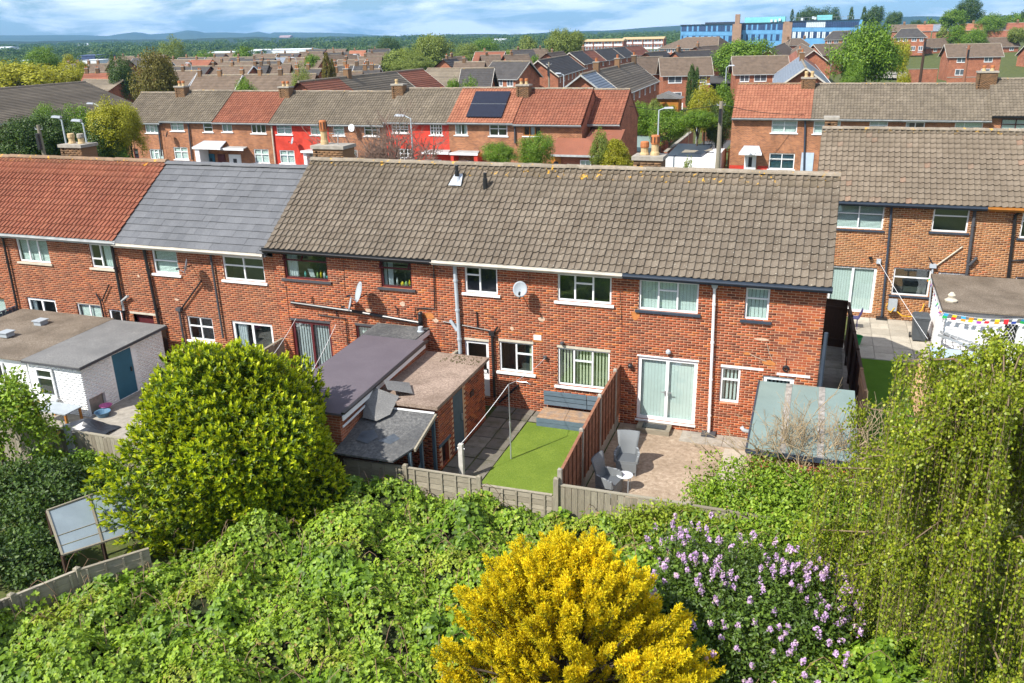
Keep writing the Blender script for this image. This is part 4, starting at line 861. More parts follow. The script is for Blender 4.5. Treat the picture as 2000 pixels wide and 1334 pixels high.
# ------------------------------------------------------------------ garden furniture and small things
t = thing('pallet_sofa', 'slate blue pallet sofa with worn bare seat against the house wall', 'bench', (-6.9, -.5, 0))
for (a, b) in ((-7.88,-6.52),(-6.5,-5.72)):
    for k in range(3): MB().box(a, b, -.16-.02*k, -.11-.02*k, .36+.165*k, .50+.165*k).build('back_plank', M['grey_paint'], t)
worn = timber('worn_painted_timber', (.33,.21,.13), (.40,.27,.17), 'h')
for k in range(5): MB().box(-7.86, -5.7, -.98+.155*k, -.84+.155*k, .28, .305).build('seat_plank', pieces('patchy_seat', [(0,(.36,.23,.14)),(1,(.44,.30,.19))], grain=12, dirt=(.13,.16,.19), dirt_scale=4) if k == 0 else bpy.data.materials['patchy_seat'], t)
for k in range(2): MB().box(-7.86, -5.7, -1.01, -.985, .02+.135*k, .145+.135*k).build('front_plank', M['grey_paint'], t)
MB().box(-7.86, -7.83, -.98, -.1, .02, .275).build('end_board', M['grey_paint'], t)
t = thing('washing_line_pole', 'thin steel washing line pole standing on the artificial lawn', 'pole', (-7.89, -3.24, .018))
MB().tube([(-7.89,-3.24,.018),(-7.895,-3.24,1.12)], .022).build('lower_tube', M['steel'], t); MB().tube([(-7.895,-3.24,1.10),(-7.91,-3.24,2.29)], .015).build('upper_tube', M['steel'], t); MB().tube([(-7.895,-3.24,1.06),(-7.896,-3.24,1.16)], .03).build('clamp', M['steel'], t)
pp = Zp(903, 938, 0); zt_ = Yp(898, 867, pp[1])[2]
t = thing('line_post', 'white concrete clothes post at the corner of the flagged path', 'post', (pp[0], pp[1], 0)); MB().box(pp[0]-.06, pp[0]+.06, pp[1]-.06, pp[1]+.06, 0, zt_).build('post', plain('pale_concrete', (.55,.53,.48), .9, .25, 6), t); MB().tube([(pp[0]-.09,pp[1],zt_-.13),(pp[0]+.1,pp[1],zt_-.13)], .015).build('hook', M['steel'], t)
def sag(P, Q, s, n=10): return [np.array(P)*(1-k/n)+np.array(Q)*(k/n)-np.array((0,0,s*4*(k/n)*(1-k/n))) for k in range(n+1)]
A_ = np.array((pp[0], pp[1], zt_)); B_ = np.array((-7.91,-3.24,2.28)); C_ = Yp(1066, 698, -.03)
tag(MB().tube(sag(A_, B_, .05)+sag(B_, C_, .1)[1:], .007, 5).build('washing_line', M['upvc']), 'washing line from the concrete post over the steel pole to the house', 'rope')
for (a, b, lab) in (((578,622,-.08),(480,755,-5.5),'white rope from above the maroon doors down towards the big evergreen shrub'), ((656,634,-.08),(560,800,-5.5),'white rope from the right of the maroon doors over the purple roof')):
    tag(MB().tube(sag(Yp(*a), Yp(*b), .15), .008, 5).build('washing_line', M['upvc']), lab, 'rope')
rattan = None
def rattanmat():
    mt, nt, b, o = newmat('grey_rattan'); t_ = nt.nodes.new('ShaderNodeTexCoord'); w1 = nt.nodes.new('ShaderNodeTexWave'); w1.bands_direction = 'Z'; w1.inputs['Scale'].default_value = 16; w1.inputs['Distortion'].default_value = 1; nt.links.new(t_.outputs['Object'], w1.inputs[0])
    nt.links.new(ramp(nt, w1.outputs['Fac'], [(.2,(.10,.11,.12)),(.8,(.27,.29,.30))]), b.inputs['Base Color']); b.inputs['Roughness'].default_value = .6; bump(nt, b, w1.outputs['Fac'], .6, .01); return mt
rattan = rattanmat()
def armchair(label, loc, rz):
    t = thing('rattan_chair', label, 'chair', loc, rz, 'rattan chairs on the patio')
    # front faces -y
    n = 8; bk = MB(); vs_ = []
    for k in range(n+1):
        s = k/n*2-1
        for z, wd, yy in ((.40,.23,.20),(.75,.27,.26),(1.06,.31,.34)):
            vs_.append((s*wd, yy-.05*(1-s*s)*-1-.04, z)); vs_.append((s*wd, yy+.05*(1-s*s)-.0, z))
    fs = []
    for k in range(n):
        for r_ in range(2):
            a = k*6+r_*2; b = (k+1)*6+r_*2; fs += [(a, b, b+2, a+2), (a+1, a+3, b+3, b+1)]
        fs += [(k*6+4, (k+1)*6+4, (k+1)*6+5, k*6+5)]
    fs += [(0,1,3,2),(2,3,5,4),(n*6,n*6+2,n*6+3,n*6+1),(n*6+2,n*6+4,n*6+5,n*6+3)]
    bk.add(vs_, fs); bk.build('backrest', rattan, t, False, True)
    MB().box(-.26, .26, -.28, .22, .36, .43).build('seat', rattan, t, False)
    MB().box(-.27, .27, -.285, -.27, .10, .36).box(-.275, -.262, -.26, .22, .10, .36).box(.262, .275, -.26, .22, .10, .36).build('skirt', rattan, t, False)
    for s in (-1, 1):
        a = MB(); pr = [(.23,.64,.24),(.29,.63,.05),(.32,.61,-.12),(.30,.57,-.25),(.27,.45,-.285)]
        vs_ = []
        for (x, z, y) in pr: vs_ += [(s*(x-.025), y, z), (s*(x+.03), y, z), (s*(x+.03), y, .38), (s*(x-.025), y, .38)]
        a.add(vs_, [(4*k+i, 4*k+(i+1) % 4, 4*k+4+(i+1) % 4, 4*k+4+i) for k in range(4) for i in range(4)]+[(0,1,2,3),(16,19,18,17)]); a.build('armrest', rattan, t, False)
        for y in (-.25, .2): MB().box(s*.25-.02, s*.25+.02, y-.02, y+.02, 0, .36).build('leg', rattan, t, False)
    return t
armchair('grey rattan armchair facing outwards beside the brown fence', (-4.66, -2.95, .004), .12)
armchair('grey rattan armchair seen side on, nearest the upright board fence', (-4.86, -4.32, .004), 1.35)
t = thing('side_table', 'small round glass topped table between the rattan chairs', 'table', (-4.50, -3.98, .004))
MB().lathe((0,0,.44), [(.19,0),(.215,.006),(.215,.016),(.19,.022)], 24).build('table_top', plain('pale_glass_top', (.58,.62,.66), .12, .05, 3, spec=.6, bmp=0), t, False)
for k in range(4):
    a = PI/4+k*PI/2; MB().tube([(.17*math.cos(a), .17*math.sin(a), 0), (.17*math.cos(a), .17*math.sin(a), .44)], .011).build('leg', M['dish'], t, False)
t = thing('door_step', 'timber step with a dark mat below the white french doors', 'step', (-4.4, -.32, .004))
MB().box(-4.92, -3.92, -.56, -.06, .004, .15).build('step_block', M['fence_grey'], t)
mm = MB().box(-4.75, -4.05, -.46, -.14, .152, .165)
for k in range(9): mm.box(-4.72+.075*k, -4.69+.075*k, -.45, -.15, .1655, .172)
mm.build('mat', M['black'], t)
P = Zp(1020, 772, .1); tag(MB().bar(P+np.array((-.75,-.1,-.03)), P+np.array((.55,.12,.18)), .09, .03).build('timber_offcut', M['fence_grey']), 'grey length of timber lying by the wall below the kitchen window', 'plank')
# left garden
t = thing('garden_table', 'low grey topped table with orange legs beside the white shed', 'table', tuple(Zp(120, 822, 0)))
P = Zp(120, 822, 0); MB().box(-.62, .62, -.34, .34, .42, .455).build('table_top', M['dish'], t, False)
for sx in (-1, 1):
    for sy_ in (-1, 1): MB().box(sx*.55-.03, sx*.55+.03, sy_*.28-.03, sy_*.28+.03, 0, .42).build('leg', M['wood_orange'], t, False)
tp = Zp(165, 838, .1); n = 12; vs_ = []
for j in range(n+1):
    for i in range(n+1):
        u_, v_ = i/n*2-1, j/n*2-1; r2 = u_*u_+v_*v_; vs_.append((tp[0]+u_*.85, tp[1]+v_*.6, max(.02, .42*math.exp(-r2*1.6)+.05*math.sin(5*u_+3*v_)*math.exp(-r2)+.04*math.sin(9*u_-6*v_)*math.exp(-r2))))
mb = MB().add(vs_, [(j*(n+1)+i, j*(n+1)+i+1, (j+1)*(n+1)+i+1, (j+1)*(n+1)+i) for j in range(n) for i in range(n)]+[tuple(range(n+1))[::-1]]); o = mb.build('tarpaulin', plain('black_tarpaulin', (.03,.035,.045), .35, .3, 5, spec=.5)); tag(o, 'crumpled black tarpaulin heap behind the board fence', 'tarpaulin')
P = Xp(197, 814, -21.4); P = Zp(197, 812, 0); tag(MB().lathe((P[0]+.1, P[1], 0), [(.16,0),(.24,.16),(.25,.17),(.22,.15),(.15,.03)], 18).build('bowl', plain('blue_bowl', (.10,.2,.3), .4, .1)), 'blue plastic bowl in the recess of the white shed', 'bowl')
tag(MB().lathe((P[0]-.1, P[1]+.35, .1), [(.1,0),(.2,.1),(.2,.12),(.1,.04)], 16).build('bowl', plain('pink_bowl', (.55,.15,.35), .4, .1)), 'pink plastic bowl behind the blue one in the shed recess', 'bowl')
t = thing('cold_frame', 'grey glazed frame tilted on posts among the shrubs at lower left', 'cold frame', tuple(Zp(150, 1110, 0)))
c0, c1, c2, c3 = [np.array(v) for v in (Zp(92, 998, 1.55), Zp(250, 942, 1.55), Zp(275, 1036, .85), Zp(122, 1085, .85))]
def cf(s, t_): return (c0*(1-s)+c1*s)*(1-t_)+(c3*(1-s)+c2*s)*t_
for s0, s1 in ((0,.5),(.5,1)):
    for a, b in ((0,.58),(.58,.8),(.8,1)): MB().slab([cf(s0+.01,a+.01),cf(s1-.01,a+.01),cf(s1-.01,b-.01),cf(s0+.01,b-.01)], .008).build('pane', plain('dusty_glass', (.22,.27,.30), .18, .12, 2, spec=.6, bmp=0) if (s0, a) == (0, 0) else bpy.data.materials['dusty_glass'], t)
fr = MB()
for a, b in ((cf(0,0),cf(1,0)),(cf(0,1),cf(1,1)),(cf(0,0),cf(0,1)),(cf(1,0),cf(1,1)),(cf(.5,0),cf(.5,1))): fr.bar(a+np.array((0,0,.012)), b+np.array((0,0,.012)), .045, .035)
for a in (.58,.8): fr.bar(cf(0,a)+np.array((0,0,.006)), cf(1,a)+np.array((0,0,.006)), .015, .012)
fr.build('frame', M['fence_grey_v'], t)
for s, a in ((0,0),(0,1),(1,0),(1,1),(.5,1)):
    P = cf(s, a); MB().box(P[0]-.03, P[0]+.03, P[1]-.03, P[1]+.03, 0, P[2]-.01).build('leg', M['fence_dark'], t)
# right garden
def wheelie(loc, rz):
    t = thing('wheelie_bin', 'dark grey wheelie bin beside the white clad shed', 'bin', loc, rz); m_ = plain('bin_plastic', (.075,.085,.095), .5, .1, 4)
    b = MB(); v0 = [(-.22,-.24,.05),(.22,-.24,.05),(.22,.2,.05),(-.22,.2,.05)]; v1 = [(-.28,-.31,.92),(.28,-.31,.92),(.28,.28,.92),(-.28,.28,.92)]
    b.add(v0+v1, [(3,2,1,0),(4,5,6,7),(0,1,5,4),(1,2,6,5),(2,3,7,6),(3,0,4,7)]); b.box(-.29,.29,-.32,.29,.86,.921); b.build('body', m_, t, False)
    l = MB(); l.add([(-.3,-.34,.93),(.3,-.34,.93),(.3,.3,.95),(-.3,.3,.95),(-.24,-.27,1.0),(.24,-.27,1.0),(.24,.24,1.03),(-.24,.24,1.03)], [(3,2,1,0),(4,5,6,7),(0,1,5,4),(1,2,6,5),(2,3,7,6),(3,0,4,7)]); lo = l.build('lid', m_, t, False); MB().tube([(-.25,.34,.95),(.25,.34,.95)], .02).build('handle', m_, t, False)
    for s in (-1, 1): MB().tube([(s*.25,.26,.1),(s*.30,.26,.1)], .1, 14).build('wheel', M['black'], t, False)
wheelie((3.66, 10.25, .03), 0)
t = thing('clad_shed', 'white plastic clad shed with brown felt roof and bunting', 'shed', (6.5, 9.9, 0))
mb = MB(); mb.box(4.14, 10, 8.12, 11.6, 0, 1.95); mb.build('wall', M['upvc'], t)
for k in range(16):
    z = .06+k*.118; mb = MB(); mb.add([(4.13,8.0,z),(4.13,11.6,z),(4.138,11.6,z+.112),(4.138,8.0,z+.112),(4.105,8.0,z),(4.105,11.6,z)], [(0,1,2,3),(4,5,2,3),(4,5,1,0)]); mb.build('cladding_board', M['upvc'], t)
    if not .1 < z < 1.7 or True: MB().add([(4.13,8.085,z),(6.62,8.085,z),(6.62,8.115,z+.112),(4.13,8.115,z+.112),(4.13,8.118,z),(6.62,8.118,z)], [(0,1,2,3),(0,1,5,4)]).build('cladding_board', M['upvc'], t)
MB().slab([(3.98,7.85,2.02),(10.1,7.85,2.0),(10.1,11.9,2.2),(3.98,11.9,2.2)], .05).build('felt_roof', M['felt_brown'], t)
MB().bar((3.99,7.86,1.95), (3.99,11.9,2.13), .03, .06).bar((3.99,7.87,1.95), (10,7.87,1.94), .03, .06).build('fascia', M['darksill'], t)
dw = MB().box(5.85, 6.6, 8.06, 8.084, .05, 1.8).build('door', M['white'], t)
gl = MB().box(5.98, 6.36, 8.05, 8.058, .85, 1.6).build('door_window', M['black'], t); la = MB()
for k in range(-3, 5):
    for s in (1, -1):
        x0_ = 5.98+k*.1; pts = [(x0_+s*j*.1+(0 if s > 0 else .38), 8.045, .85+j*.185) for j in range(5)]
        pts = [p_ for p_ in pts if 5.97 <= p_[0] <= 6.37]
        if len(pts) > 1: la.tube(pts, .007, 4)
la.build('lattice', M['upvc'], t)
t = thing('bunting', 'string of coloured flags along the eaves of the white clad shed', 'bunting', (5, 7.8, 0))
FL = [(.05,.35,.65),(.02,.05,.3),(.7,.03,.04),(.03,.4,.1),(.75,.6,.03),(.8,.8,.8),(.75,.3,.03),(.3,.05,.35)]
fm = [plain('flag_cloth_%d' % k, c, .8, .05, 3, bmp=0) for k, c in enumerate(FL)]
pts = [np.array((3.95, 11.7-.28*k, 2.05-.012*k)) for k in range(14)]+[np.array((4.05+.26*k, 7.80, 1.9-.10*abs(math.sin(k*.35)))) for k in range(14)]
MB().tube(pts, .006, 4).build('cord', M['upvc'], t)
for k in range(len(pts)-1):
    a, b = pts[k], pts[k]*.45+pts[k+1]*.55; dz = np.array((0, 0, -.19 if k > 13 else -.12)); sw = np.array((rnd.gauss(0,.03), rnd.gauss(0,.03), 0)); q3 = (a+b)/2
    MB().add([a, b, b+dz*.5+sw, a+dz*.5+sw], [(0,1,2,3)]).build('flag', fm[rnd.randrange(8)], t); MB().add([a+dz*.5+sw, b+dz*.5+sw, b+dz+sw*1.5, a+dz+sw*1.5], [(0,1,2,3)]).build('flag', fm[rnd.randrange(8)], t)
t = thing('ladder', 'grey aluminium ladder lying at an angle before the white clad shed', 'ladder', tuple(Zp(1870, 690, .5)))
A_ = Zp(1832, 654, 1.1); B_ = Zp(1960, 700, .7); off_ = np.array((.1, .33, .02))
MB().bar(A_, B_, .03, .08).build('rail', M['steel'], t); MB().bar(A_+off_, B_+off_, .03, .08).build('rail', M['steel'], t)
for k in range(9): s = (k+.6)/9.4; MB().bar(A_*(1-s)+B_*s, A_*(1-s)+B_*s+off_, .025, .025).build('rung', M['steel'], t)
bb = MB().slab([Zp(1812,676,.75), Zp(1925,690,.75), Zp(1935,745,.55), Zp(1838,725,.55)], .05); bb.build; o = bb.build('playhouse_board', plain('pale_blue_board', (.36,.45,.53), .6, .1, 2)); tag(o, 'pale blue board lying flat before the white clad shed', 'board')
for a in (Zp(1820,680,.6), Zp(1915,690,.6), Zp(1842,722,.5)): MB().box(a[0]-.03, a[0]+.03, a[1]-.03, a[1]+.03, 0, a[2]+.08).build('support', M['fence_grey'], o)
t = thing('garden_chair', 'purple wire garden chair beside the dark alley fence', 'chair', tuple(Zp(1664, 640, .03)))
pu = plain('purple_metal', (.06,.05,.14), .4, .1)
MB().box(-.2,.2,-.2,.2,.42,.45).build('seat', pu, t, False)
for s in (-1, 1):
    for s2 in (-1, 1): MB().tube([(s*.17, s2*.17, 0), (s*.15, s2*.15, .43)], .014).build('leg', pu, t, False)
for k in range(4): MB().tube([(.2,-.18+.12*k,.44),(.32,-.2+.135*k,.8)], .012).build('back_bar', pu, t, False)
P = Zp(1672, 672, .03); tag(MB().lathe((P[0], P[1], .03), [(.14,0),(.2,.3),(.22,.32),(.2,.31),(.13,.03)], 14).build('plant_tub', plain('green_plastic', (.02,.26,.06), .5, .1)), 'empty green plastic tub by the alley fence', 'tub')
P = Yp(1742, 600, 12.5); t = thing('hose_reel', 'grey wall hose reel with yellow hose on the tan brick wall', 'hose reel', (P[0], 12.55, 0.)); MB().box(P[0]-.16, P[0]+.16, 12.3, 12.55, P[2]-.1, P[2]+.35).build('case', M['dish'], t)
MB().tube([P+np.array((.1,-.1,-.05)), P+np.array((.4,-.1,-.3)), P+np.array((.8,-.1,-.3)), P+np.array((1.1,-.05,.0)), P+np.array((1.15,-.02,.25))], .02).tube([P+np.array((-.2,-.15,.2)),P+np.array((-.25,-.2,0)),P+np.array((-.05,-.25,-.15)),P+np.array((.08,-.2,.05))], .02).build('hose', plain('yellow_hose', (.75,.42,.02), .5, .1), t, smooth=True)
P = Zp(1857, 589, 2.06); tag(MB().lathe(tuple(P), [(.2,0),(.22,.06),(.1,.14),(.13,.24),(.05,.34)], 9).build('stone_ornament', M['cream']), 'weathered stone ornament on the brown felt shed roof', 'ornament')
tag(MB().tube(sag(Yp(1716,510,12.5), Zp(1812,662,.9), .05), .008, 5).build('washing_line', M['upvc']), 'washing line from the tan brick wall down past the wheelie bin', 'rope')
# ------------------------------------------------------------------ right hand terrace, rear side
def WY(u0, v0, u1, v1, y): a = Yp(u0, v0, y); b = Yp(u1, v1, y); return [float(a[0]), float(b[0]), float(b[2]), float(a[2])]
YR = 12.6
hr = dict(up3=WY(1632,398,1723,450,YR), up2=WY(1825,405,1888,455,YR), fr=WY(1622,517,1702,612,YR), lo=WY(1747,522,1812,580,YR), dr=WY(1833,530,1880,600,YR))
hr['dr'][2] = .1
RR, RRw = house_shell('terraced_house', 'tan brick terraced house behind the right garden, white french doors', -.45, 5.6, 4.62, list(hr.values()), M['brick_tan'], M['mortar_tan'], y0=YR)
win(RR, *hr['up3'], [(.5,[.35,.65]),(.5,[.35,.65])], M['upvc'], y=YR, sill=.08, sill_mat=M['navy'], inside=('hblind', M['blind'])); win(RR, *hr['up2'], [(1,[.32,.68])], M['upvc'], y=YR, sill=.08, sill_mat=M['navy'])
win(RR, *hr['fr'], [(.5,[1]),(.5,[1])], M['upvc'], y=YR, part='french_doors', fw=.1, inside=('vblind', M['blind'], .04)); win(RR, *hr['lo'], [(1,[.33,.67])], M['upvc'], y=YR, sill=.08, sill_mat=M['navy']); win(RR, *hr['dr'], [(1,[.5,.5])], M['upvc'], y=YR, part='back_door', fw=.1)
roof(RR, -.5, 5.6, 12.25, 4.78, 15.75, 7.21, 'pan', .215, .28, M['tan_tile'], M['brown_tile_top'], top_rows=1)
gutter(RR, -.45, 5.6, 12.19, 4.73, M['navy'], M['navy'])
pipe(RR, 'downpipe', [(1742,402),(1722,618)], .045, M['navy'], YR-.09, brackets=3); q = Yp(1721, 622, YR-.1); MB().box(q[0]-.2, q[0]+.2, YR-.3, YR-.01, .03, .12).build('drain_surround', M['black'], RR)
pipe(RR, 'soil_pipe', [(1905,405),(1887,545)], .06, M['darksill'], YR-.1, 10, brackets=2); pipe(RR, 'soil_branch', [(1908,503),(1893,518)], .055, M['darksill'], YR-.13, 10)
pipe(RR, 'waste_pipe', [(1880,482),(1830,518)], .03, M['cream'], YR-.06); pipe(RR, 'waste_pipe', [(1814,502),(1822,516)], .025, M['black'], YR-.06); pipe(RR, 'downpipe', [(1822,520),(1815,600)], .035, M['greypipe'], YR-.08)
q = Yp(1822, 520, YR-.08); MB().box(q[0]-.12, q[0]+.12, YR-.16, YR-.01, q[2]-.06, q[2]+.09).build('rain_hopper', M['greypipe'], RR)
q = Yp(1716, 510, YR); MB().box(q[0]-.08, q[0]+.08, YR-.12, YR-.005, q[2]-.08, q[2]+.1).build('wall_box', M['greypipe'], RR)
q = Yp(1700, 503, YR); MB().lathe((q[0], YR-.1, q[2]-.06), [(.02,0),(.07,.03),(.07,.1),(.02,.13)], 10).box(q[0]-.03, q[0]+.03, YR-.1, YR-.003, q[2]-.03, q[2]+.03).build('wall_lamp', M['black'], RR)
cc = Yp(1627, 245, 16.4); chimney(RR, float(Yp(1610,250,16.2)[0]), float(Yp(1635,250,16.2)[0]), 16.2, 16.9, 6.3, float(Yp(1622, 229, 16.2)[2]), [], brickm=M['chimney'])
hr2 = dict(w=[6.85,8.3,3.6,4.6], ps=[5.85,6.75,.1,2.05], d=[7.0,7.9,.1,2.1])
R2, _ = house_shell('terraced_house', 'tan brick terraced house cut by the right picture edge behind the clad shed', 5.6, 11.5, 4.62, list(hr2.values()), M['brick_tan'], M['mortar_tan'], y0=YR)
win(R2, *hr2['w'], [(.5,[.35,.65]),(.5,[1])], M['upvc'], y=YR, sill=.08, sill_mat=M['navy']); win(R2, *hr2['d'], [(1,[.5,.5])], M['upvc'], y=YR, part='back_door')
MB().box(hr2['ps'][0], hr2['ps'][1], YR+.12, YR+.14, .1, 2.05).build('passage_dark_panel', M['black'], R2)  # black panel painted in for the shade inside the open passage
roof(R2, 5.6, 11.5, 12.25, 4.78, 15.75, 7.21, 'pan', .215, .28, M['tan_tile'], M['brown_tile_top'], top_rows=1, nsingle=290)
gutter(R2, 5.6, 11.5, 12.19, 4.73, M['wood_orange'], M['wood_orange'])
pipe(R2, 'soil_pipe', [(1996,413),(1983,420),(1967,560)], .06, M['black'], YR-.1, 10); pipe(R2, 'waste_pipe', [(1970,510),(2010,507)], .03, M['black'], YR-.07)

# ------------------------------------------------------------------ the row across the street, front side
def front_house(label, u0, u1, veave, y, wallm, roofm, wins, rise=2.35, zb=-.1, name='terraced_house', ridgem=None, depth=6.4, gut=None):
    x0, x1 = float(Yp(u0, veave, y)[0]), float(Yp(u1, veave, y)[0]); ez = float(Yp((u0+u1)/2, veave, y-.3)[2])
    holes = [WY(*w_[0], y) for w_ in wins]
    for h, w_ in zip(holes, wins):
        if len(w_) > 5: h[2] = w_[5]
        h[3] = min(h[3], ez-.12)
    t, o = house_shell(name, label, x0, x1, ez-.1, holes, wallm, wallm, y0=y, depth=depth, zb=zb, rise=rise-.15, brickgeo=False, farmat=M['brickfar_red'])
    for h, w_ in zip(holes, wins):
        win(t, *h, w_[1], w_[2], y=y, sill=.1 if w_[3] else None, inside=w_[4] if len(w_) > 4 and w_[4] else None, part='window' if w_[3] is not None else 'front_door', fw=.07)
    roof(t, x0, x1, y-.38, ez, y+depth/2, ez+rise, 'pan', .23, .30, roofm, None, nsingle=0, ridge_mat=ridgem or M['ridge'])
    gutter(t, x0, x1, y-.42, ez-.05, gut or M['greygut'], gut or M['greygut'])
    return t, x0, x1, ez
L2 = [(.5,[1]),(.5,[1])]; L2r = [(.5,[.35,.65]),(.5,[.35,.65])]; L3 = [(.33,[1]),(.34,[.3,.7]),(.33,[1])]; L1 = [(1,[.35,.65])]; LG = [(.25,[1,1,1]),(.25,[1,1,1]),(.25,[1,1,1]),(.25,[1,1,1])]
Vb = ('vblind', M['blind'], .04); Hb = ('hblind', M['blind']); YB = 38.5
up = M['upvc']
h1, *b1 = front_house('end house of the row across the street, brown roof, left of the chimney', 237, 316, 240, YB, M['brickfar'], M['far_brown_tile'], [((282,242,311,260), L3, up, True, Vb), ((291,291,320,312), L3, up, True, Vb), ((260,290,275,325), [(1,[.4,.6])], M['maroon'], None, None, .3)], depth=6.2)
h2, *b2 = front_house('house across the street with a grey canopy over its teal door', 316, 419, 237.5, YB, M['brickfar'], M['far_brown_tile'], [((331,236,360,256), L2r, up, True, Vb), ((395,238,416,258), [(1,[.5,.5])], up, True), ((338,287,369,312), L2r, up, True, Vb)])
h3, *b3 = front_house('house across the street with a dull red roof and white front door', 419, 529, 240, YB, M['brickfar'], M['far_red_tile'], [((432,240,454,258), L2, up, True, Hb), ((489,241,520,261), [(.33,[1]),(.34,[1]),(.33,[1])], up, True), ((495,291,527,319), L2r, up, True, Vb)])
h4, *b4 = front_house('bright red painted house across the street under the brown roof, left one', 529, 641, 242, YB, M['redwash'], M['far_brown_tile'], [((539,244,571,263), L2r, up, True, Vb), ((605,245,628,264), L1, up, True, Vb), ((545,293,577,320), L2r, up, True, Vb), ((600,296,621,330), [(1,[.6,.4])], up, None, Vb, .3)])
h5, *b5 = front_house('brick house across the street partly hidden by the bare bush', 641, 752, 244, YB, M['brickfar'], M['far_brown_tile'], [((650,246,673,265), L1, up, True, Vb), ((710,246,742,266), L2r, up, True), ((668,292,700,322), L2r, up, True, Vb)])
h6, *b6 = front_house('red painted house across the street with georgian bar windows', 752, 876, 239.5, YB, M['redwash'], M['far_brown_tile'], [((764,241,798,260), LG, up, True), ((839,242,864,264), LG, up, True), ((772,290,806,318), LG, up, True)])
h7, *b7 = front_house('brick house across the street with two large solar panels on its red roof', 876, 1004, 240, YB, M['brickfar'], M['far_orange_tile'], [((888,242,913,264), L2, up, True, ('curtain', M['curtain'], [(.03,.3),(.7,.97)])), ((955,243,991,266), L2r, up, True), ((958,300,992,330), L2r, up, True)])
h8, *b8 = front_house('brick house across the street with orange timber windows and red roof', 1004, 1137, 243.5, YB, M['brickfar'], M['far_red_tile'], [((1022,246,1057,266), [(.33,[1]),(.34,[1]),(.33,[1])], M['wood_orange'], True, ('curtain', M['curtain'], [(.4,.6)])), ((1022,300,1060,328), L2r, M['wood_orange'], True)])
h9, *b9 = front_house('lower two storey extension with red roof at the end of the row across the street', 1140, 1212, 243, 40.3, M['brickfar_red'], M['far_red_tile'], [((1150,246,1178,266), L2, M['wood_orange'], True)], rise=2.3, name='house_extension')
# lean-to roof and porch below the extension
A = Yp(1076, 302, 36.8); B = Yp(1200, 303, 36.8); z0 = float(A[2]); z1 = float(Yp(1140, 270, 38.4)[2])
MB().slab([(A[0],36.8,z0),(B[0],36.8,z0),(B[0],40.2,z1+.5),(A[0]+2.2,40.2,z1+.5),(A[0]+2.2,38.45,z1),(A[0],38.45,z1)], .1).build('porch_roof', M['far_red_tile'], h9)
MB().box(A[0]+.3, B[0]-.2, 37.3, 38.3, -.1, z0+.02).build('porch_wall', M['brickfar_red'], h9); MB().box(A[0], B[0], 36.72, 36.8, z0-.12, z0+.02).build('gutter', M['greygut'], h9)
q = WY(1077,306,1096,326,37.28); MB().box(q[0], q[1], 37.2, 37.28, 0, q[3]).build('front_door', M['wood_orange'], h9); MB().tube([((q[0]+q[1])/2, 37.18, q[3]-.5), ((q[0]+q[1])/2, 37.2, q[3]-.5)], .2, 14).build('round_window', M['black'], h9)
q = WY(1134,312,1155,330,37.28); win(h9, q[0], q[1], .9, q[3], L2, up, y=37.1, nobox=True, inside=Vb)
# canopies, porches and doors of the row
def canopy(root, u0, v0, u1, v1, y, d, mat, under=None):
    a, b = Yp(u0, v0, y), Yp(u1, v1, y-d); zt, zb_ = float(a[2]), float(Yp((u0+u1)/2, v1, y-d)[2]); x0, x1 = float(Yp(u0, v1, y-d)[0]), float(Yp(u1, v1, y-d)[0])
    MB().slab([(x0,y-d,zb_),(x1,y-d,zb_),(x1-.3,y-.01,max(zt, zb_+.05)),(x0+.3,y-.01,max(zt, zb_+.05))], .07).build('canopy', mat, root); MB().box(x0, x1, y-d-.03, y-d+.0, zb_-.16, zb_+.01).build('canopy_fascia', up, root)
    return x0, x1, zb_
def fdoor(root, u0, u1, y, z1, mat, d=0, pane=True):
    a, b = float(Yp(u0, 300, y-d)[0]), float(Yp(u1, 300, y-d)[0]); o = MB().box(a, b, y-d-.07, y-d-.01, .0, z1).build('front_door', mat, root)
    if pane: MB().box(a+(b-a)*.35, a+(b-a)*.65, y-d-.085, y-d-.071, z1*.45, z1*.82).build('door_pane', M['black'], o)
x0, x1, zc = canopy(h2, 375, 274, 430, 288, YB, 1.3, M['lead']); MB().box(x0+.15, x0+.6, YB-1.2, YB-.02, 0, zc-.1).build('porch_side', up, h2)
fdoor(h2, 405, 419, YB, 2.0, M['teal_paint']); win(h2, float(Yp(390,300,YB)[0]), float(Yp(402,300,YB)[0]), .9, 2.0, L1, up, y=YB-.15, nobox=True)
x0, x1, zc = canopy(h3, 425, 287, 475, 290, YB, 1.0, M['greygut']); fdoor(h3, 425, 439, YB, 2.0, M['maroon'], .02, False); fdoor(h3, 447, 470, YB, 2.0, up)
x0, x1, zc = canopy(h4, 587, 293, 624, 295, YB, .8, M['greygut']); MB().box(x0+.1, x0+.4, YB-.6, YB-.01, 0, zc-.1).build('porch_side', up, h4)
x0, x1, zc = canopy(h6, 823, 296, 876, 297, YB, 1.1, M['greygut']); fdoor(h6, 844, 862, YB, 2.05, up); MB().box(float(Yp(832,300,YB)[0]), float(Yp(843,300,YB)[0]), YB-.06, YB-.01, .1, 2.05).build('side_light', M['lead'], h6)
x0, x1, zc = canopy(h7, 878, 297, 933, 299, YB, 1.1, M['greygut']); fdoor(h7, 895, 914, YB, 2.05, up); MB().box(float(Yp(915,300,YB)[0]), float(Yp(926,300,YB)[0]), YB-.06, YB-.01, .0, 2.05).build('side_door', M['teal_paint'], h7)
MB().box(x1-.35, x1-.05, YB-1.05, YB-.02, 0, zc-.1).build('porch_pier', M['redwash'], h7); MB().box(x0+.05, x0+.3, YB-1.05, YB-.02, 0, zc-.1).build('porch_pier', M['redwash'], h7)
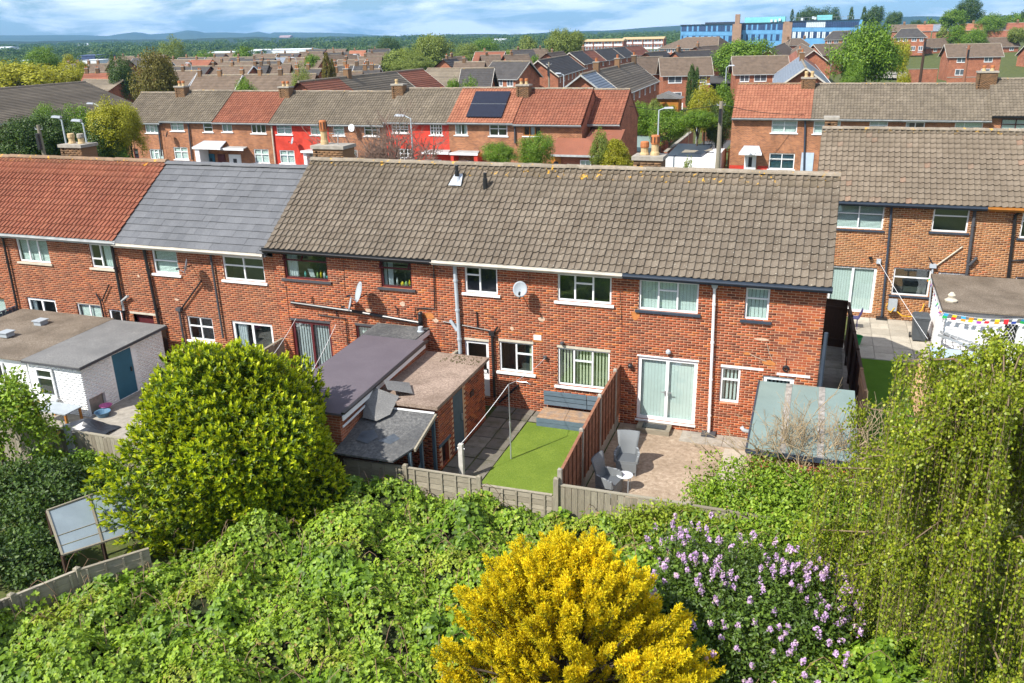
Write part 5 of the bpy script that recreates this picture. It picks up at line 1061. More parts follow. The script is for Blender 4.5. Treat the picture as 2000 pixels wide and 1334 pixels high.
def on_roof(u, v, y, ez, rise, depth): # point on a front slope
    best = None
    for yy in np.linspace(y-.4, y+depth/2, 120):
        P = Yp(u, v, yy); zz = ez+(yy-(y-.38))*rise/(depth/2+.38)
        if best is None or abs(P[2]-zz) < best[0]: best = (abs(P[2]-zz), P)
    return best[1]
sc = [on_roof(u, v, YB, b7[2], 2.35, 6.4) for u, v in ((930,182),(998,182),(980,232),(911,231))]
pv = thing('solar_array', 'two black solar panels on the red roof across the street', 'solar panel', tuple(sc[3]))
def lp(a, b, t): return a*(1-t)+b*t
for t0, t1 in ((0,.49),(.51,1)): MB().slab([lp(sc[0],sc[3],t0)+np.array((0,-.06,.16)), lp(sc[1],sc[2],t0)+np.array((0,-.06,.16)), lp(sc[1],sc[2],t1)+np.array((0,-.06,.16)), lp(sc[0],sc[3],t1)+np.array((0,-.06,.16))], .06).build('panel', M['solar'], pv)
MB().bar(lp(sc[0],sc[3],.5)+np.array((0,-.03,.12)), lp(sc[1],sc[2],.5)+np.array((0,-.03,.12)), .05, .08).build('mounting_rail', M['steel'], pv)
def stack(root, uc, vtop, y, zbase, wd, pots, capw=True):
    P = Yp(uc, vtop, y); chimney(root, float(P[0])-wd/2, float(P[0])+wd/2, y, y+.75, zbase, float(P[2]), pots); MB().box(float(P[0])-wd/2-.12, float(P[0])+wd/2+.12, y-.12, y+.85, zbase-.02, zbase+.28).build('lead_flashing', M['lead'], root)
PT = [(.3,.42,M['terracotta'],M['buff']),(.72,.42,M['terracotta'],M['buff'])]
stack(h2, 349, 168, 40.9, 5.75, 1.0, PT); stack(h4, 553, 169, 40.9, 5.75, 1.0, PT); stack(h6, 775, 164, 40.9, 5.6, 1.0, [(.3,.35,M['buff'],M['buff'])]); stack(h8, 1020, 165, 40.7, 5.7, 1.0, PT)
for u, v0, v1, root in ((308,240,305,h1),(367,238,312,h2),(530,245,320,h4),(1005,244,280,h8)): pipe(root, 'downpipe', [(u,v0),(u+(8 if u < 600 else 1),v1)], .07, M['darksill'] if u != 530 else M['cream'], YB-.12)
dish('small grey satellite dish on the bright red painted house', Yp(572,275,YB-.6), .3, (-.6,-.7,.3), Yp(577,277,YB))
dish('dark satellite dish between the windows left of the teal door', Yp(327,262,YB-.6), .3, (-.8,-.5,.3), Yp(332,265,YB), M['darksill'])
dish('white satellite dish under the eaves of the brick house by the bare bush', Yp(687,250,YB-.5), .3, (.1,-1,.2), Yp(690,252,YB), M['upvc'])
# right half of that street
YC = 47.0
k1, *c1 = front_house('orange red roofed house with white door and red painted base by telegraph pole', 1430, 1584, 231, YC, M['brickfar'], M['far_orange_tile'], [((1508,235,1556,260), L2r, up, True, Vb), ((1503,299,1550,331), L2r, up, True, ('vblind', M['teal_paint'], .3))], ridgem=M['ridge_red'])
fdoor(k1, 1455, 1478, YC, 2.05, up); x0, x1, zc = canopy(k1, 1443, 284, 1488, 299, YC, .9, M['lead'])
MB().box(c1[0]+.02, float(Yp(1455,320,YC)[0]), YC-.03, YC-.005, -.1, 1.0).box(float(Yp(1480,320,YC)[0]), float(Yp(1500,320,YC)[0]), YC-.03, YC-.005, -.1, 1.0).build('painted_base', M['redwash'], k1)
pipe(k1, 'downpipe', [(1573,233),(1570,340)], .07, M['navy'], YC-.12)
MB().box(float(Yp(1566,300,YC)[0]), float(Yp(1590,300,YC)[0]), YC-.05, YC-.01, 0, float(Yp(1578,298,YC)[2])).build('side_door', plain('pale_blue_door', (.45,.55,.66), .5, .1), k1)
k2, *c2 = front_house('brown roofed house seen behind the right hand ridge, left of two', 1584, 1762, 233, YC, M['brickfar'], M['far_brown_tile'], [((1590,236,1640,262), L2r, up, True, Vb), ((1699,236,1732,262), L2r, up, True, Vb)])
k3, *c3 = front_house('brown roofed house seen behind the right hand ridge, right of two', 1762, 1936, 235, YC, M['brickfar'], M['far_brown_tile'], [((1770,238,1804,262), L2, up, True, ('curtain', M['curtain'], [(.02,.2)])), ((1866,238,1917,262), [(.33,[1]),(.67,[1])], up, True, Vb)])
k4, *c4 = front_house('house at the right edge with black gutter and maroon window, one step higher', 1936, 2080, 227, YC, M['brickfar'], M['far_brown_tile'], [((1957,232,2010,262), L2r, M['maroon'], True, Vb)], gut=M['black'])
stack(k1, 1580, 151, 49.6, 5.5, 1.05, [(.3,.45,M['buff'],M['buff']),(.72,.45,M['buff'],M['buff'])]); stack(k4, 1931, 139, 49.6, 5.6, 1.3, [(.3,.4,M['terracotta'],M['buff']),(.72,.4,M['terracotta'],M['buff'])])

# ------------------------------------------------------------------ houses further off, set out along their ridges
def ridge_house(label, a, b, zr=7.2, half=3.2, drop=2.35, roofm=None, wallm=None, g=0, wins=0, chim=(), name='house', group=None, hipl=0, hipr=0, gut=True, cat='house', rows=12, floors=2, bargem=None, win_w=1.2, D=None):
    if D: A, B = Dp(*a, D), Dp(*b, D); g = float(A[2]+B[2])/2-zr
    else: A, B = Zp(*a, zr+g), Zp(*b, zr+g)
    dx, dy = B[0]-A[0], B[1]-A[1]; ln = math.hypot(dx, dy); rz = math.atan2(dy, dx)
    t = thing(name, label, cat, ((A[0]+B[0])/2, (A[1]+B[1])/2, g), rz, group); h = ln/2; roofm = roofm or M['far_brown_tile']; wallm = wallm or M['brickmid']
    ez = zr-drop; ov = .25; sl = drop/half
    mb = MB(); wl, wr = -h+(ov if not hipl else ov-0), h-ov
    mb.add([(wl,-half,-.3),(wr,-half,-.3),(wr,-half,ez),(wl,-half,ez)], [(0,1,2,3)]).add([(wl,half,-.3),(wr,half,-.3),(wr,half,ez),(wl,half,ez)], [(3,2,1,0)])
    for X, hp in ((wl, hipl), (wr, hipr)): mb.add([(X,-half,-.3),(X,half,-.3),(X,half,ez)]+([] if hp else [(X,0,zr-.08)])+[(X,-half,ez)], [tuple(range(4 if hp else 5))])
    mb.build('wall', wallm, t, False)
    V = []
    for k in range(rows):
        t0, t1 = k/rows, (k+1)/rows
        for s in (-1, 1):
            y0_, y1_ = s*(half+ov)*(1-t0), s*(half+ov)*(1-t1); z0_ = ez-ov*sl+t0*(drop+ov*sl); z1_ = ez-ov*sl+t1*(drop+ov*sl)
            xl0, xl1 = (-h-ov if not hipl else -h-ov+hipl*t0), (-h-ov if not hipl else -h-ov+hipl*t1); xr0, xr1 = (h+ov if not hipr else h+ov-hipr*t0), (h+ov if not hipr else h+ov-hipr*t1)
            V.append([(xl0,y0_,z0_+.05),(xr0,y0_,z0_+.05),(xr1,y1_,z1_),(xl1,y1_,z1_),(xl0,y0_,z0_),(xr0,y0_,z0_)])
        for X, hp, s in ((-h-ov, hipl, 1), (h+ov, hipr, -1)):
            if hp:
                x0_, x1_ = X+s*hp*t0, X+s*hp*t1; ya, yb = (half+ov)*(1-t0), (half+ov)*(1-t1); z0_ = ez-ov*sl+t0*(drop+ov*sl); z1_ = ez-ov*sl+t1*(drop+ov*sl)
                V.append([(x0_,-ya,z0_+.05),(x0_,ya,z0_+.05),(x1_,yb,z1_),(x1_,-yb,z1_),(x0_,-ya,z0_),(x0_,ya,z0_)])
    ro = stuffmesh('roof', np.array(V), [(0,1,2,3),(4,5,1,0)], roofm, t, (0,0,0))
    rl, rr_ = -h-ov+hipl, h+ov-hipr
    MB().tube([(rl,0,zr+.02),(rr_,0,zr+.02)], .13, 7).build('ridge', M['ridge'], ro, False)
    for X, hp, s in ((-h-ov, hipl, 1), (h+ov, hipr, -1)):
        for s2 in (-1, 1):
            if hp: MB().tube([(X,s2*(half+ov),ez-ov*sl+.05),(X+s*hp,0,zr+.03)], .1, 6).build('hip_tiles', M['ridge'], ro, False)
            elif bargem or wins: MB().bar((X-s*.03,s2*(half+ov),ez-ov*sl-.03),(X-s*.03,0,zr-.04), .04, .16).build('barge_board', bargem or M['creamgut'], ro, False)
    if gut: MB().bar((-h-ov,-half-ov-.06,ez-ov*sl-.02),(h+ov,-half-ov-.06,ez-ov*sl-.02), .1, .1).build('gutter', M['greygut'] if not bargem else up, t, False)
    if wins:
        n = wins
        for fl in range(floors):
            zc0, zc1 = (ez-1.2, ez-.15) if fl == 0 else (ez-3.75, ez-2.55)
            for k in range(n):
                xc = wl+(k+.5)*(wr-wl)/n+(rnd.uniform(-.15,.15)); ww_ = win_w*rnd.uniform(.8, 1.15)
                f_ = MB()
                for (x0_, x1_, z0_, z1_) in ((xc-ww_/2,xc+ww_/2,zc1-.08,zc1),(xc-ww_/2,xc+ww_/2,zc0-.06,zc0+.08),(xc-ww_/2,xc-ww_/2+.08,zc0+.08,zc1-.08),(xc+ww_/2-.08,xc+ww_/2,zc0+.08,zc1-.08),(xc-.04,xc+.04,zc0+.08,zc1-.08)): f_.box(x0_,x1_,-half-.05,-half-.005,z0_,z1_)
                wo = f_.build('window', up, t, False); MB().box(xc-ww_/2+.05,xc+ww_/2-.05,-half-.03,-half-.008,zc0,zc1-.05).build('pane', farglass, wo, False)
    for (s, hgt) in chim:
        x = -h+ln*s; kk = .62 if cat == 'terrace' else 1.; c = MB().box(x-.4*kk,x+.4*kk,-.3*kk,.3*kk,zr-.35,zr+hgt).build('chimney', M['chimney'], ro, False); MB().box(x-.46*kk,x+.46*kk,-.36*kk,.36*kk,zr+hgt,zr+hgt+.1).build('chimney_cap', M['concrete'], c, False)
        for k in (-1, 1): MB().lathe((x+k*.2*kk,0,zr+hgt+.1), [(.13*kk,0),(.1*kk,.08),(.1*kk,.38*kk),(.12*kk,.4*kk)], 8).build('chimney_pot', M['terracotta'], c, False)
    return t, ln, ez
farglass = plain('far_window_glass', (.10,.12,.14), .12, .2, 1, spec=.6, bmp=0)
BR, RD, DK, BL = M['far_brown_tile'], M['far_red_tile'], plain('far_dark_roof', (.075,.07,.068), .9, .25, 1.2, 14), plain('far_slate_roof', (.19,.225,.27), .6, .2, 1.2, 14)
OR = M['far_orange_tile']; WB = M['brickmid']; BRW = plain('far_warm_brown_roof', (.155,.115,.085), .95, .25, 1.5, 14)
# terrace running away behind the row
ridge_house('red roofed gable end house just behind the bright red painted house', (585,160), (660,152), roofm=RD, chim=())
ridge_house('grey brown roofed house between two red roofs behind the row', (660,152), (775,140), roofm=BR, chim=((.15,.8),))
ridge_house('red roofed house with plain windows behind the left chimneyed row', (775,140), (824,135), roofm=RD, wins=2)
ridge_house('brown hipped roof house in the middle distance left of the orange verge', (838,134), (937,134), zr=6.6, roofm=BR, hipr=2.6, wins=4, floors=1)
ridge_house('dark brown roofed house with plain gable right of the hipped roof', (965,120), (1033,120), roofm=DK, wins=3)
ridge_house('dark roofed house with small chimney vents left of the plain gable', (905,134), (962,133), roofm=DK, wins=2)
ridge_house('terrace of brown brick houses with a lit gable and white windows', (1051,118), (1109,108), roofm=DK, wins=7, win_w=.9, name='terrace')
ridge_house('narrow dark roofed house between lit gable terrace and red roof', (1112,103), (1137,99.5), roofm=DK, wins=2)
ridge_house('red roofed house left of the dark roofed pair', (1137,99.5), (1159,97.7), roofm=RD, wins=2, chim=((.1,.9),))
ridge_house('dark roofed house with two yellow vents', (1159,97.7), (1196,94), roofm=DK, wins=3)
ridge_house('dark roofed house below the white balconied flats', (1196,94), (1220,91.5), roofm=DK, wins=2)
ridge_house('small red roofed house below the white balconied flats', (1220,91.5), (1252,89), roofm=RD, wins=2)
ridge_house('slate blue roofed gable house running away behind the extension', (1135,146), (1162,139), roofm=BL, bargem=M['greygut'])
ridge_house('brown roofed terrace running away with a row of small white windows', (1163,139), (1240,122), roofm=BR, wins=6, chim=((.02,.9),(.5,.9),(.97,.9)), name='terrace', win_w=.9)
ridge_house('brown roofed brick house right of the running terrace, dark upstairs window', (1290,114), (1386,112), roofm=BRW, wins=2, win_w=2.0)
ridge_house('brown roof low between the terrace and the brick house', (1238,113), (1292,111), roofm=BRW)
ridge_house('dark hipped roof behind the brick house', (1262,103), (1300,100), roofm=DK)
ridge_house('dark roofed house with lit gable behind the brick house', (1318,101), (1385,98), roofm=DK, chim=((.1,.8),))
ridge_house('brown roofed house with white verge under the long hipped flats', (1358,92), (1400,89), roofm=BRW, chim=((.1,.9),))
ridge_house('brown roofed brick house above the orange red roof', (1432,111), (1536,109), roofm=BRW, wins=3, win_w=1.7)
ridge_house('gable ended house with slate and red roof running away behind the chimney', (1574,132), (1562,110), roofm=BL, wallm=WB, bargem=M['creamgut'], chim=((.6,.9),))
ridge_house('red roofed house continuing behind the slate roofed gable', (1562,110), (1556,98), roofm=RD, chim=((.1,.9),))
ridge_house('brown roofed house left of the big round tree', (1590,87), (1650,85), roofm=BRW, wins=2)
ridge_house('brown gable house with pale verge facing left', (1532,84), (1500,97), roofm=BRW, bargem=M['creamgut'])
ridge_house('brown gable house with pale verge behind the chimney', (1565,85), (1590,98), roofm=BRW, bargem=M['creamgut'])
ridge_house('brown hipped house with paired chimneys under the blue school', (1535,76), (1575,75), roofm=BRW, hipl=2.5, hipr=2.5, chim=((.1,.8),(.9,.8)))
ridge_house('dark roofed brick house right under the blue school', (1612,62), (1660,60), D=300, roofm=DK, hipl=2.5, wins=3, floors=1)
hB = dict(bargem=M['upvc'])
ridge_house('dark hipped roof house high on the right', (1748,56), (1812,55), D=290, roofm=DK, hipl=2, hipr=3, wins=4)
ridge_house('brown roofed brick house with white pointed dormer on the right hillside', (1777,77), (1856,75), roofm=BRW, wins=3, win_w=1.3)
ridge_house('long brown roofed brick house with plain walls nearest on the right hillside', (1847,87), (1952,85), roofm=BRW, wins=2, win_w=2.0)
ridge_house('brown roofed house with white dormer gable at far right', (1897,75), (1982,73), roofm=BRW, wins=3)
ridge_house('brown roofed house cut by the right edge with solar panel', (2004,88), (2090,86), zr=6.0, roofm=BRW, wins=4, floors=1)
ridge_house('orange gabled house behind the brown roofs on the right', (1862,70), (1884,72), roofm=BRW)
ridge_house('orange gabled house below the far red roofs on the right', (1962,57), (1976,62), D=320, roofm=RD)
for k, (u0, u1, rm, lb) in enumerate(((1742,1790,BRW,'brown'), (1790,1822,OR,'orange red'), (1822,1872,BL,'solar blue'), (1872,1930,OR,'long red'), (1930,1965,DK,'dark'), (1965,2010,RD,'dull red'))):
    ridge_house('far row house with %s roof along the hilltop at right' % lb, (u0,49-(u0-1740)*.018), (u1,49-(u1-1740)*.018), zr=7.4, D=400, roofm=rm, chim=((.5,.8),), wins=0, group='far hilltop row')
# left estate
EST = [((387,148),(470,147),BRW),((470,146.5),(545,146),BRW),((545,146),(615,145),BRW),((331,130),(410,129.5),DK),((414,129),(493,128.5),BRW),((497,127.5),(523,127),DK),((523,126.7),(566,125.7),BRW),((578,135),(626,134.5),DK),
 ((325,117),(372,116.7),BRW),((372,116.7),(414,116.3),RD),((563,120),(628,119.5),BRW),((652,128.3),(695,127.8),DK),((695,127.8),(738,127),DK),((654,141),(705,140),BRW),((406,112.3),(452,112),BRW),((452,112),(500,111.5),DK),((662,117.2),(712,116.5),BRW),
 ((480,114.5),(536,113.5),DK),((538,111.7),(561,111.3),BL),((590,108.5),(632,107.6),BRW),((635,107.7),(700,105.5),BRW),((586,101.6),(630,100.6),BRW),((684,98.8),(714,98.2),OR),((640,103),(680,102),DK),((133,126),(172,125.3),DK),((172,125.3),(211,124.6),BRW),((168,142.5),(213,141.5),RD),
 ((215,117),(250,116.5),BRW),((300,122.5),(335,122),DK),((700,111),(745,110),BRW),((430,121.5),(500,120.5),BRW),((500,119.5),(545,119),DK),((350,112.8),(400,112.2),DK),((712,136),(740,135.5),DK),((865,116),(890,114),DK),((890,122),(945,121),BRW),((930,101.5),(985,100.5),RD),((1042,96),(1085,95),BRW),((1068,104),(1100,100.5),BRW),((872,112),(905,110.5),BRW),((330,139),(385,138.5),BRW),((560,113.5),(600,112.8),BRW),((292,108),(325,107.6),BRW),((400,105.5),(440,105),DK),((500,106),(540,105.3),BRW),((545,104.5),(585,104),DK),((715,103.5),(752,102.5),BRW),((640,96.5),(676,95.8),BRW),((720,96.5),(760,95.5),DK),((440,103.8),(480,103.2),BRW),((600,97),(636,96.4),DK),((232,110.5),(262,110),BRW),((262,113),(292,112.5),DK),((1000,98),(1040,96.8),DK),((985,108),(1030,106.5),BRW),((940,108.5),(975,107.5),BRW)]
names = {id(BRW): 'brown', id(DK): 'dark grey', id(RD): 'dull red', id(BL): 'blue slate', id(OR): 'orange red'}
ORD = ['leftmost','second','third','fourth','fifth','sixth','seventh','eighth','ninth','tenth','eleventh','twelfth','thirteenth','fourteenth','fifteenth','sixteenth','seventeenth','eighteenth','nineteenth','twentieth']+['twenty '+w_ for w_ in ('first','second','third','fourth','fifth','sixth','seventh','eighth','ninth')]+['thirtieth']+['thirty '+w_ for w_ in ('first','second','third','fourth','fifth','sixth','seventh','eighth','ninth')]
band = lambda v: 'nearest rows' if v > 134 else ('middle rows' if v > 115 else 'farthest rows')
for k, (a, b, rm) in enumerate(EST):
    rank = sorted([e[0][0] for e in EST if band(e[0][1]) == band(a[1])]).index(a[0])
    ridge_house('%s roofed terrace, %s%s in the %s of the far estate' % (names[id(rm)], ORD[rank], '' if rank == 0 else ' from left', band(a[1])), a, b, roofm=rm, chim=((.05,.6),(.52,.6)) if b[0]-a[0] > 60 or a[1] > 125 else ((.3,.6),), group='terraces of the far estate', name='terrace', cat='terrace', bargem=up if k % 4 == 0 else None, rows=8)
# big low roofs at left
ridge_house('long low building with dark brown tiled roof at left', (-160,186), (164,160), zr=6.6, half=7.5, drop=3.0, roofm=M['far_brown_tile'], rows=22, name='care_home', cat='building')
ridge_house('low hipped brown roof nearest at the left edge behind the trees', (-120,184), (58,186), zr=6.0, half=7, drop=2.9, roofm=M['far_brown_tile'], hipr=8, rows=20, name='care_home', cat='building')
ridge_house('low brown roof wing beyond the long building at left', (166,155.5), (240,157), zr=6.4, half=5.5, drop=2.8, roofm=M['far_brown_tile'], rows=16, name='care_home', cat='building')
ridge_house('low hipped brown roof behind the first chimney of the row', (345,157), (402,158), zr=5.0, half=5, drop=2.5, roofm=M['far_brown_tile'], hipr=5, rows=14, name='care_home', cat='building')
# pale flats, hipped flats, factory sheds
def flats(label, u0, u1, vtop, vbot, y, n, wallm):
    A, B = Yp(u0, vtop, y), Yp(u1, vtop, y); zb_ = float(Yp((u0+u1)/2, vbot, y)[2])-1.5; zt_ = float(A[2]); t = thing('flats', label, 'flats', ((A[0]+B[0])/2, y, zb_)); ww_ = B[0]-A[0]
    MB().box(-ww_/2, ww_/2, 0, 9, 0, zt_-zb_-.9).build('wall', wallm, t, False)
    MB().prism([(-.6, zt_-zb_-1.0), (4.5, zt_-zb_), (9.6, zt_-zb_-1.0), (9.6, zt_-zb_-1.25), (-.6, zt_-zb_-1.25)], 'x', -ww_/2-.3, ww_/2+.3).build('roof', M['buff'], t, False)
    for fl in range(3):
        z = zt_-zb_-2.4-fl*2.7
        MB().box(-ww_/2, ww_/2, -.08, -.005, z-1.15, z-.15).build('panel', M['upvc'], t, False)
        for k in range(n):
            x = -ww_/2+(k+.5)*ww_/n; o = MB().box(x-ww_/n*.36, x+ww_/n*.36, -.1, -.006, z-.05, z+1.1).build('window', farglass, t, False); MB().box(x-.06, x+.06, -.13, -.101, z-.05, z+1.1).build('mullion', up, o, False)
    for k in range(0, n+1, 3): x = -ww_/2+k*ww_/n; MB().box(x-.25, x+.25, -.5, -.11, 0, zt_-zb_-1.3).build('pier', WB, t, False)
flats('left block of the pale balconied flats', 1140, 1217, 77, 93, 440, 12, M['brickmid']); flats('right block of the pale balconied flats', 1216, 1296, 73, 90, 460, 12, M['brickmid'])
t, ln, ez = ridge_house('long brown hipped roof flats with paired white windows', (1305,74), (1420,72), zr=9.0, half=6, drop=3.2, roofm=BRW, hipl=7, hipr=3, wins=9, win_w=1.8, name='flats', cat='flats')
fac_w = plain('pale_factory_sheet', (.62,.66,.70), .6, .1, .2, 3); fac_b = plain('blue_factory_sheet', (.05,.07,.14), .6, .1, .2, 3)
for (u0, u1, vt, vb, y, mt_, lb) in ((30,50,117,128,330,fac_w,'small pale factory shed between the left trees'), (150,184,107,117,420,fac_b,'dark blue factory shed left of the estate'), (160,192,116.5,125,400,fac_w,'pale factory wall below the dark blue shed'), (405,460,101,113,450,fac_w,'pale factory shed right of the yellow green willow'), (486,600,96.5,107,520,fac_w,'long pale factory shed above the far estate'), (-10,14,91.5,96,800,fac_w,'far pale shed at the left edge below the hills'), (145,175,85.5,88,1500,fac_w,'far pale shed in the dark wood below the hills'), (545,566,69.5,74.5,2400,plain('far_block', (.4,.3,.3), .9, .1),'far block rising out of the dark wood'), (960,985,76,80,900,fac_w,'far pale shed above the trees in the centre'), (478,500,98,104,500,fac_w,'pale gable of a factory by the far estate')):
    A, B = Yp(u0, vt, y), Yp(u1, vt, y); zb_ = -.5; t = thing('factory_shed', lb, 'factory', ((A[0]+B[0])/2, y, 0)); ww_ = B[0]-A[0]; H_ = float(A[2])
    MB().box(-ww_/2, ww_/2, 0, 18, zb_, H_*.86).build('wall', mt_, t, False); MB().prism([(-.3, H_*.86), (9, H_), (18.3, H_*.86)], 'x', -ww_/2-.3, ww_/2+.3).build('roof', mt_, t, False)
    nb = max(3, int(ww_/5))
    for k in range(nb): x = -ww_/2+(k+.5)*ww_/nb; MB().box(x-.12, x+.12, -.12, -.01, zb_, H_*.84).build('rib', mt_, t, False)
# blue school with brick tower
sch = plain('blue_curtain_wall', (.14,.36,.62), .22, .2, .3, 3, spec=.5, bmp=0); schd = plain('dark_blue_glass', (.04,.08,.18), .12, .2, .3, spec=.6, bmp=0); aqua = plain('aqua_cladding', (.20,.55,.58), .6, .1, .5); pale = plain('pale_panel', (.62,.70,.74), .4, .1, .5); tow = plain('pale_brown_brick', (.34,.22,.15), .9, .2, .6)
YS = 400
t = thing('school_building', 'long blue glazed school building on the skyline', 'building', tuple(Yp(1500, 80, YS)*np.array((1,1,0))))
def sbox(nm, u0, u1, v0, v1, d0, d1, mt_, par=t):
    a, b = Yp(u0, v0, YS), Yp(u1, v1, YS); zt_, zb_ = float(Yp((u0+u1)/2, v0, YS)[2]), float(Yp((u0+u1)/2, v1, YS)[2]); return MB().box(a[0], b[0], YS+d0, YS+d1, zb_, zt_).build(nm, mt_, par)
def sband(u0, u1, vt0, vt1, h0, h1, mts, n, par):
    """a band of panes whose top runs from vt0 to vt1; h0,h1 pixel rows below it"""
    for k in range(n):
        a, b = u0+(u1-u0)*k/n, u0+(u1-u0)*(k+1)/n; v = vt0+(vt1-vt0)*(k+.5)/n; o = sbox('pane', a+.25, b-.25, v+h0, v+h1, -.12, -.01, mts[k % len(mts)] if not callable(mts) else mts(k), par)
for (u0, u1, vt0, vt1, lb) in ((1330,1434,50,46.5,0),(1446,1530,46,44.5,1),(1543,1678,42.5,38,2)):
    w1 = sbox('wing', u0, u1, (vt0+vt1)/2, 100, 0, 16, sch); sbox('roof_edge', u0-1, u1+1, (vt0+vt1)/2-1.2, (vt0+vt1)/2, -.6, 16.5, M['navy'], w1)
    vt0 = vt1 = (vt0+vt1)/2
    n = max(6, int((u1-u0)/3.4)); sband(u0+1, u1-1, vt0, vt1, 2, 13, (lambda k: schd if (k*7) % 11 < 8 else sch) if lb != 2 else (lambda k: pale if 8 < k < 20 else schd), n, w1)
    sband(u0+1, u1-1, vt0, vt1, 14, 21, (lambda k: sch), n, w1); sband(u0+1, u1-1, vt0, vt1, 22, 34, (lambda k: schd if (k*5) % 7 < 3 else (pale if lb == 2 else sch)), n, w1)
sbox('link_wall', 1530, 1543, 42, 100, -.3, 16, tow); sbox('plant_room', 1453, 1532, 33, 45, 5, 14, aqua); sbox('plant_room', 1596, 1625, 29, 39, 5, 12, aqua); sbox('plant_room', 1375, 1432, 43, 49, 4, 14, M['navy'])
mb = MB()
for k in range(12):
    P = Yp(1550+10.5*k, 35-.25*k, YS+2); Q_ = Yp(1550+10.5*k, 41-.25*k, YS+2); mb.tube([P, Q_], .06, 4)
mb.tube([Yp(1550,35,YS+2), Yp(1665,32,YS+2)], .06, 4); mb.build('roof_railing', M['steel'], t)
for u, v in ((1506,40),(1514,40),(1522,38),(1566,37),(1588,34),(1592,35)): sbox('roof_unit', u-2, u+2, v-2, v+3, 3, 5, pale)
t2 = thing('boiler_tower', 'tall brown brick boiler tower in front of the blue school', 'tower', tuple(Yp(1440, 80, YS-3)*np.array((1,1,0))))
a, b = Yp(1432, 47, YS-3), Yp(1449, 47, YS-3); MB().box(a[0], b[0], YS-5, YS-1, 0, float(a[2])).build('base', tow, t2); a, b = Yp(1437, 28, YS-3), Yp(1446, 28, YS-3); MB().box(a[0], b[0], YS-4.4, YS-2, float(Yp(1440,47.5,YS-3)[2]), float(a[2])).build('flue', tow, t2)

# ------------------------------------------------------------------ street things
def lamp_post(label, u, vtop, D, arm, dirx=1, vb=None):
    P = Dp(u, vtop, D); t = thing('street_lamp', label, 'street lamp', (P[0], P[1], 0)); H_ = float(P[2])
    MB().tube([(0,0,0),(0,0,H_*.35),(0,0,H_)], [.09,.07,.045], 8).build('column', M['greypipe'], t, False)
    MB().tube([(0,0,H_-.02),(dirx*.35,0,H_+.12),(dirx*arm,0,H_+.16)], .035, 6).build('arm', M['greypipe'], t, False)
    MB().add([(dirx*(arm-.1),-.1,H_+.1),(dirx*(arm+.6),-.13,H_+.13),(dirx*(arm+.6),.13,H_+.13),(dirx*(arm-.1),.1,H_+.1),(dirx*(arm-.1),-.08,H_+.22),(dirx*(arm+.5),-.1,H_+.25),(dirx*(arm+.5),.1,H_+.25),(dirx*(arm-.1),.08,H_+.22)], [(3,2,1,0),(4,5,6,7),(0,1,5,4),(1,2,6,5),(2,3,7,6),(3,0,4,7)]).build('lantern', M['steel'], t, False)
lamp_post('grey street lamp right of the wooden pole behind the red roof', 162, 241, 58, .2, -1); lamp_post('bare grey lamp column beside the left wooden pole', 120, 234, 60, .1, -1); lamp_post('street lamp with curved head above the low brown roofs', 192, 206, 84, .6, -1)
lamp_post('street lamp before the georgian windowed red house', 802, 231, 55, .5, -1); lamp_post('street lamp behind the garden wall right of the extension', 1287, 215, 66, .5, 1); lamp_post('pale street lamp among the far estate roofs', 373, 125, 150, .4, -1)
lamp_post('pale street lamp over the middle of the far estate', 578, 114, 160, .4, -1); lamp_post('pale street lamp at the right of the far estate', 699, 108, 170, .4, -1); lamp_post('street lamp before the slate blue gable', 1101, 146, 100, .4, -1); lamp_post('street lamp by the tall cypress', 1366, 168, 82, .4, 1); lamp_post('slim pale lamp before the dormer house on the right', 1805, 104, 150, .4, -1); lamp_post('street lamp by the dark garage on the right', 1419, 131, 105, .3, 1)
def wood_pole(label, u, vtop, D, r=.14, cross=False, mat=None):
    P = Dp(u, vtop, D); t = thing('telegraph_pole', label, 'pole', (P[0], P[1], 0)); H_ = float(P[2]); MB().tube([(0,0,0),(.02,0,H_*.5),(0,0,H_)], [r*1.15,r,r*.8], 10).build('pole', mat or M['fence_grey_v'], t, False)
    MB().box(-.1,.1,-r-.16,-r+.02,H_-1.5,H_-.5).build('junction_box', M['black'], t, False)
    for s in (-1, 1): MB().tube([(0,0,H_-.3),(s*.3,0,H_-.25),(s*.3,0,H_-.12)], .025, 5).build('insulator_arm', M['steel'], t, False)
    return (P[0], P[1], H_)
TP = wood_pole('grey wooden telegraph pole before the orange red roofed house', 1409, 198, 66, .17); wood_pole('wooden pole behind the red roof at left', 74, 244, 62, .13); wood_pole('dark wooden pole before the dormer house on the right', 1808, 75, 140, .2, mat=M['fence_dark']); wood_pole('brown leaning pole before the long brown roofed house', 1893, 88, 120, .2, mat=M['fence_brown']); wood_pole('thin wooden pole before the lit gable terrace', 1072, 121, 100, .12)
for k, (u, v, D) in enumerate(((1200,200,68),(1640,215,72))):
    tag(MB().tube(sag(np.array(TP)-np.array((0,0,.2)), Dp(u, v, D), .5), .02, 4).build('overhead_wire', M['black']), ['overhead wire from the telegraph pole towards the extension', 'overhead wire from the telegraph pole over the orange red roof'][k], 'wire')
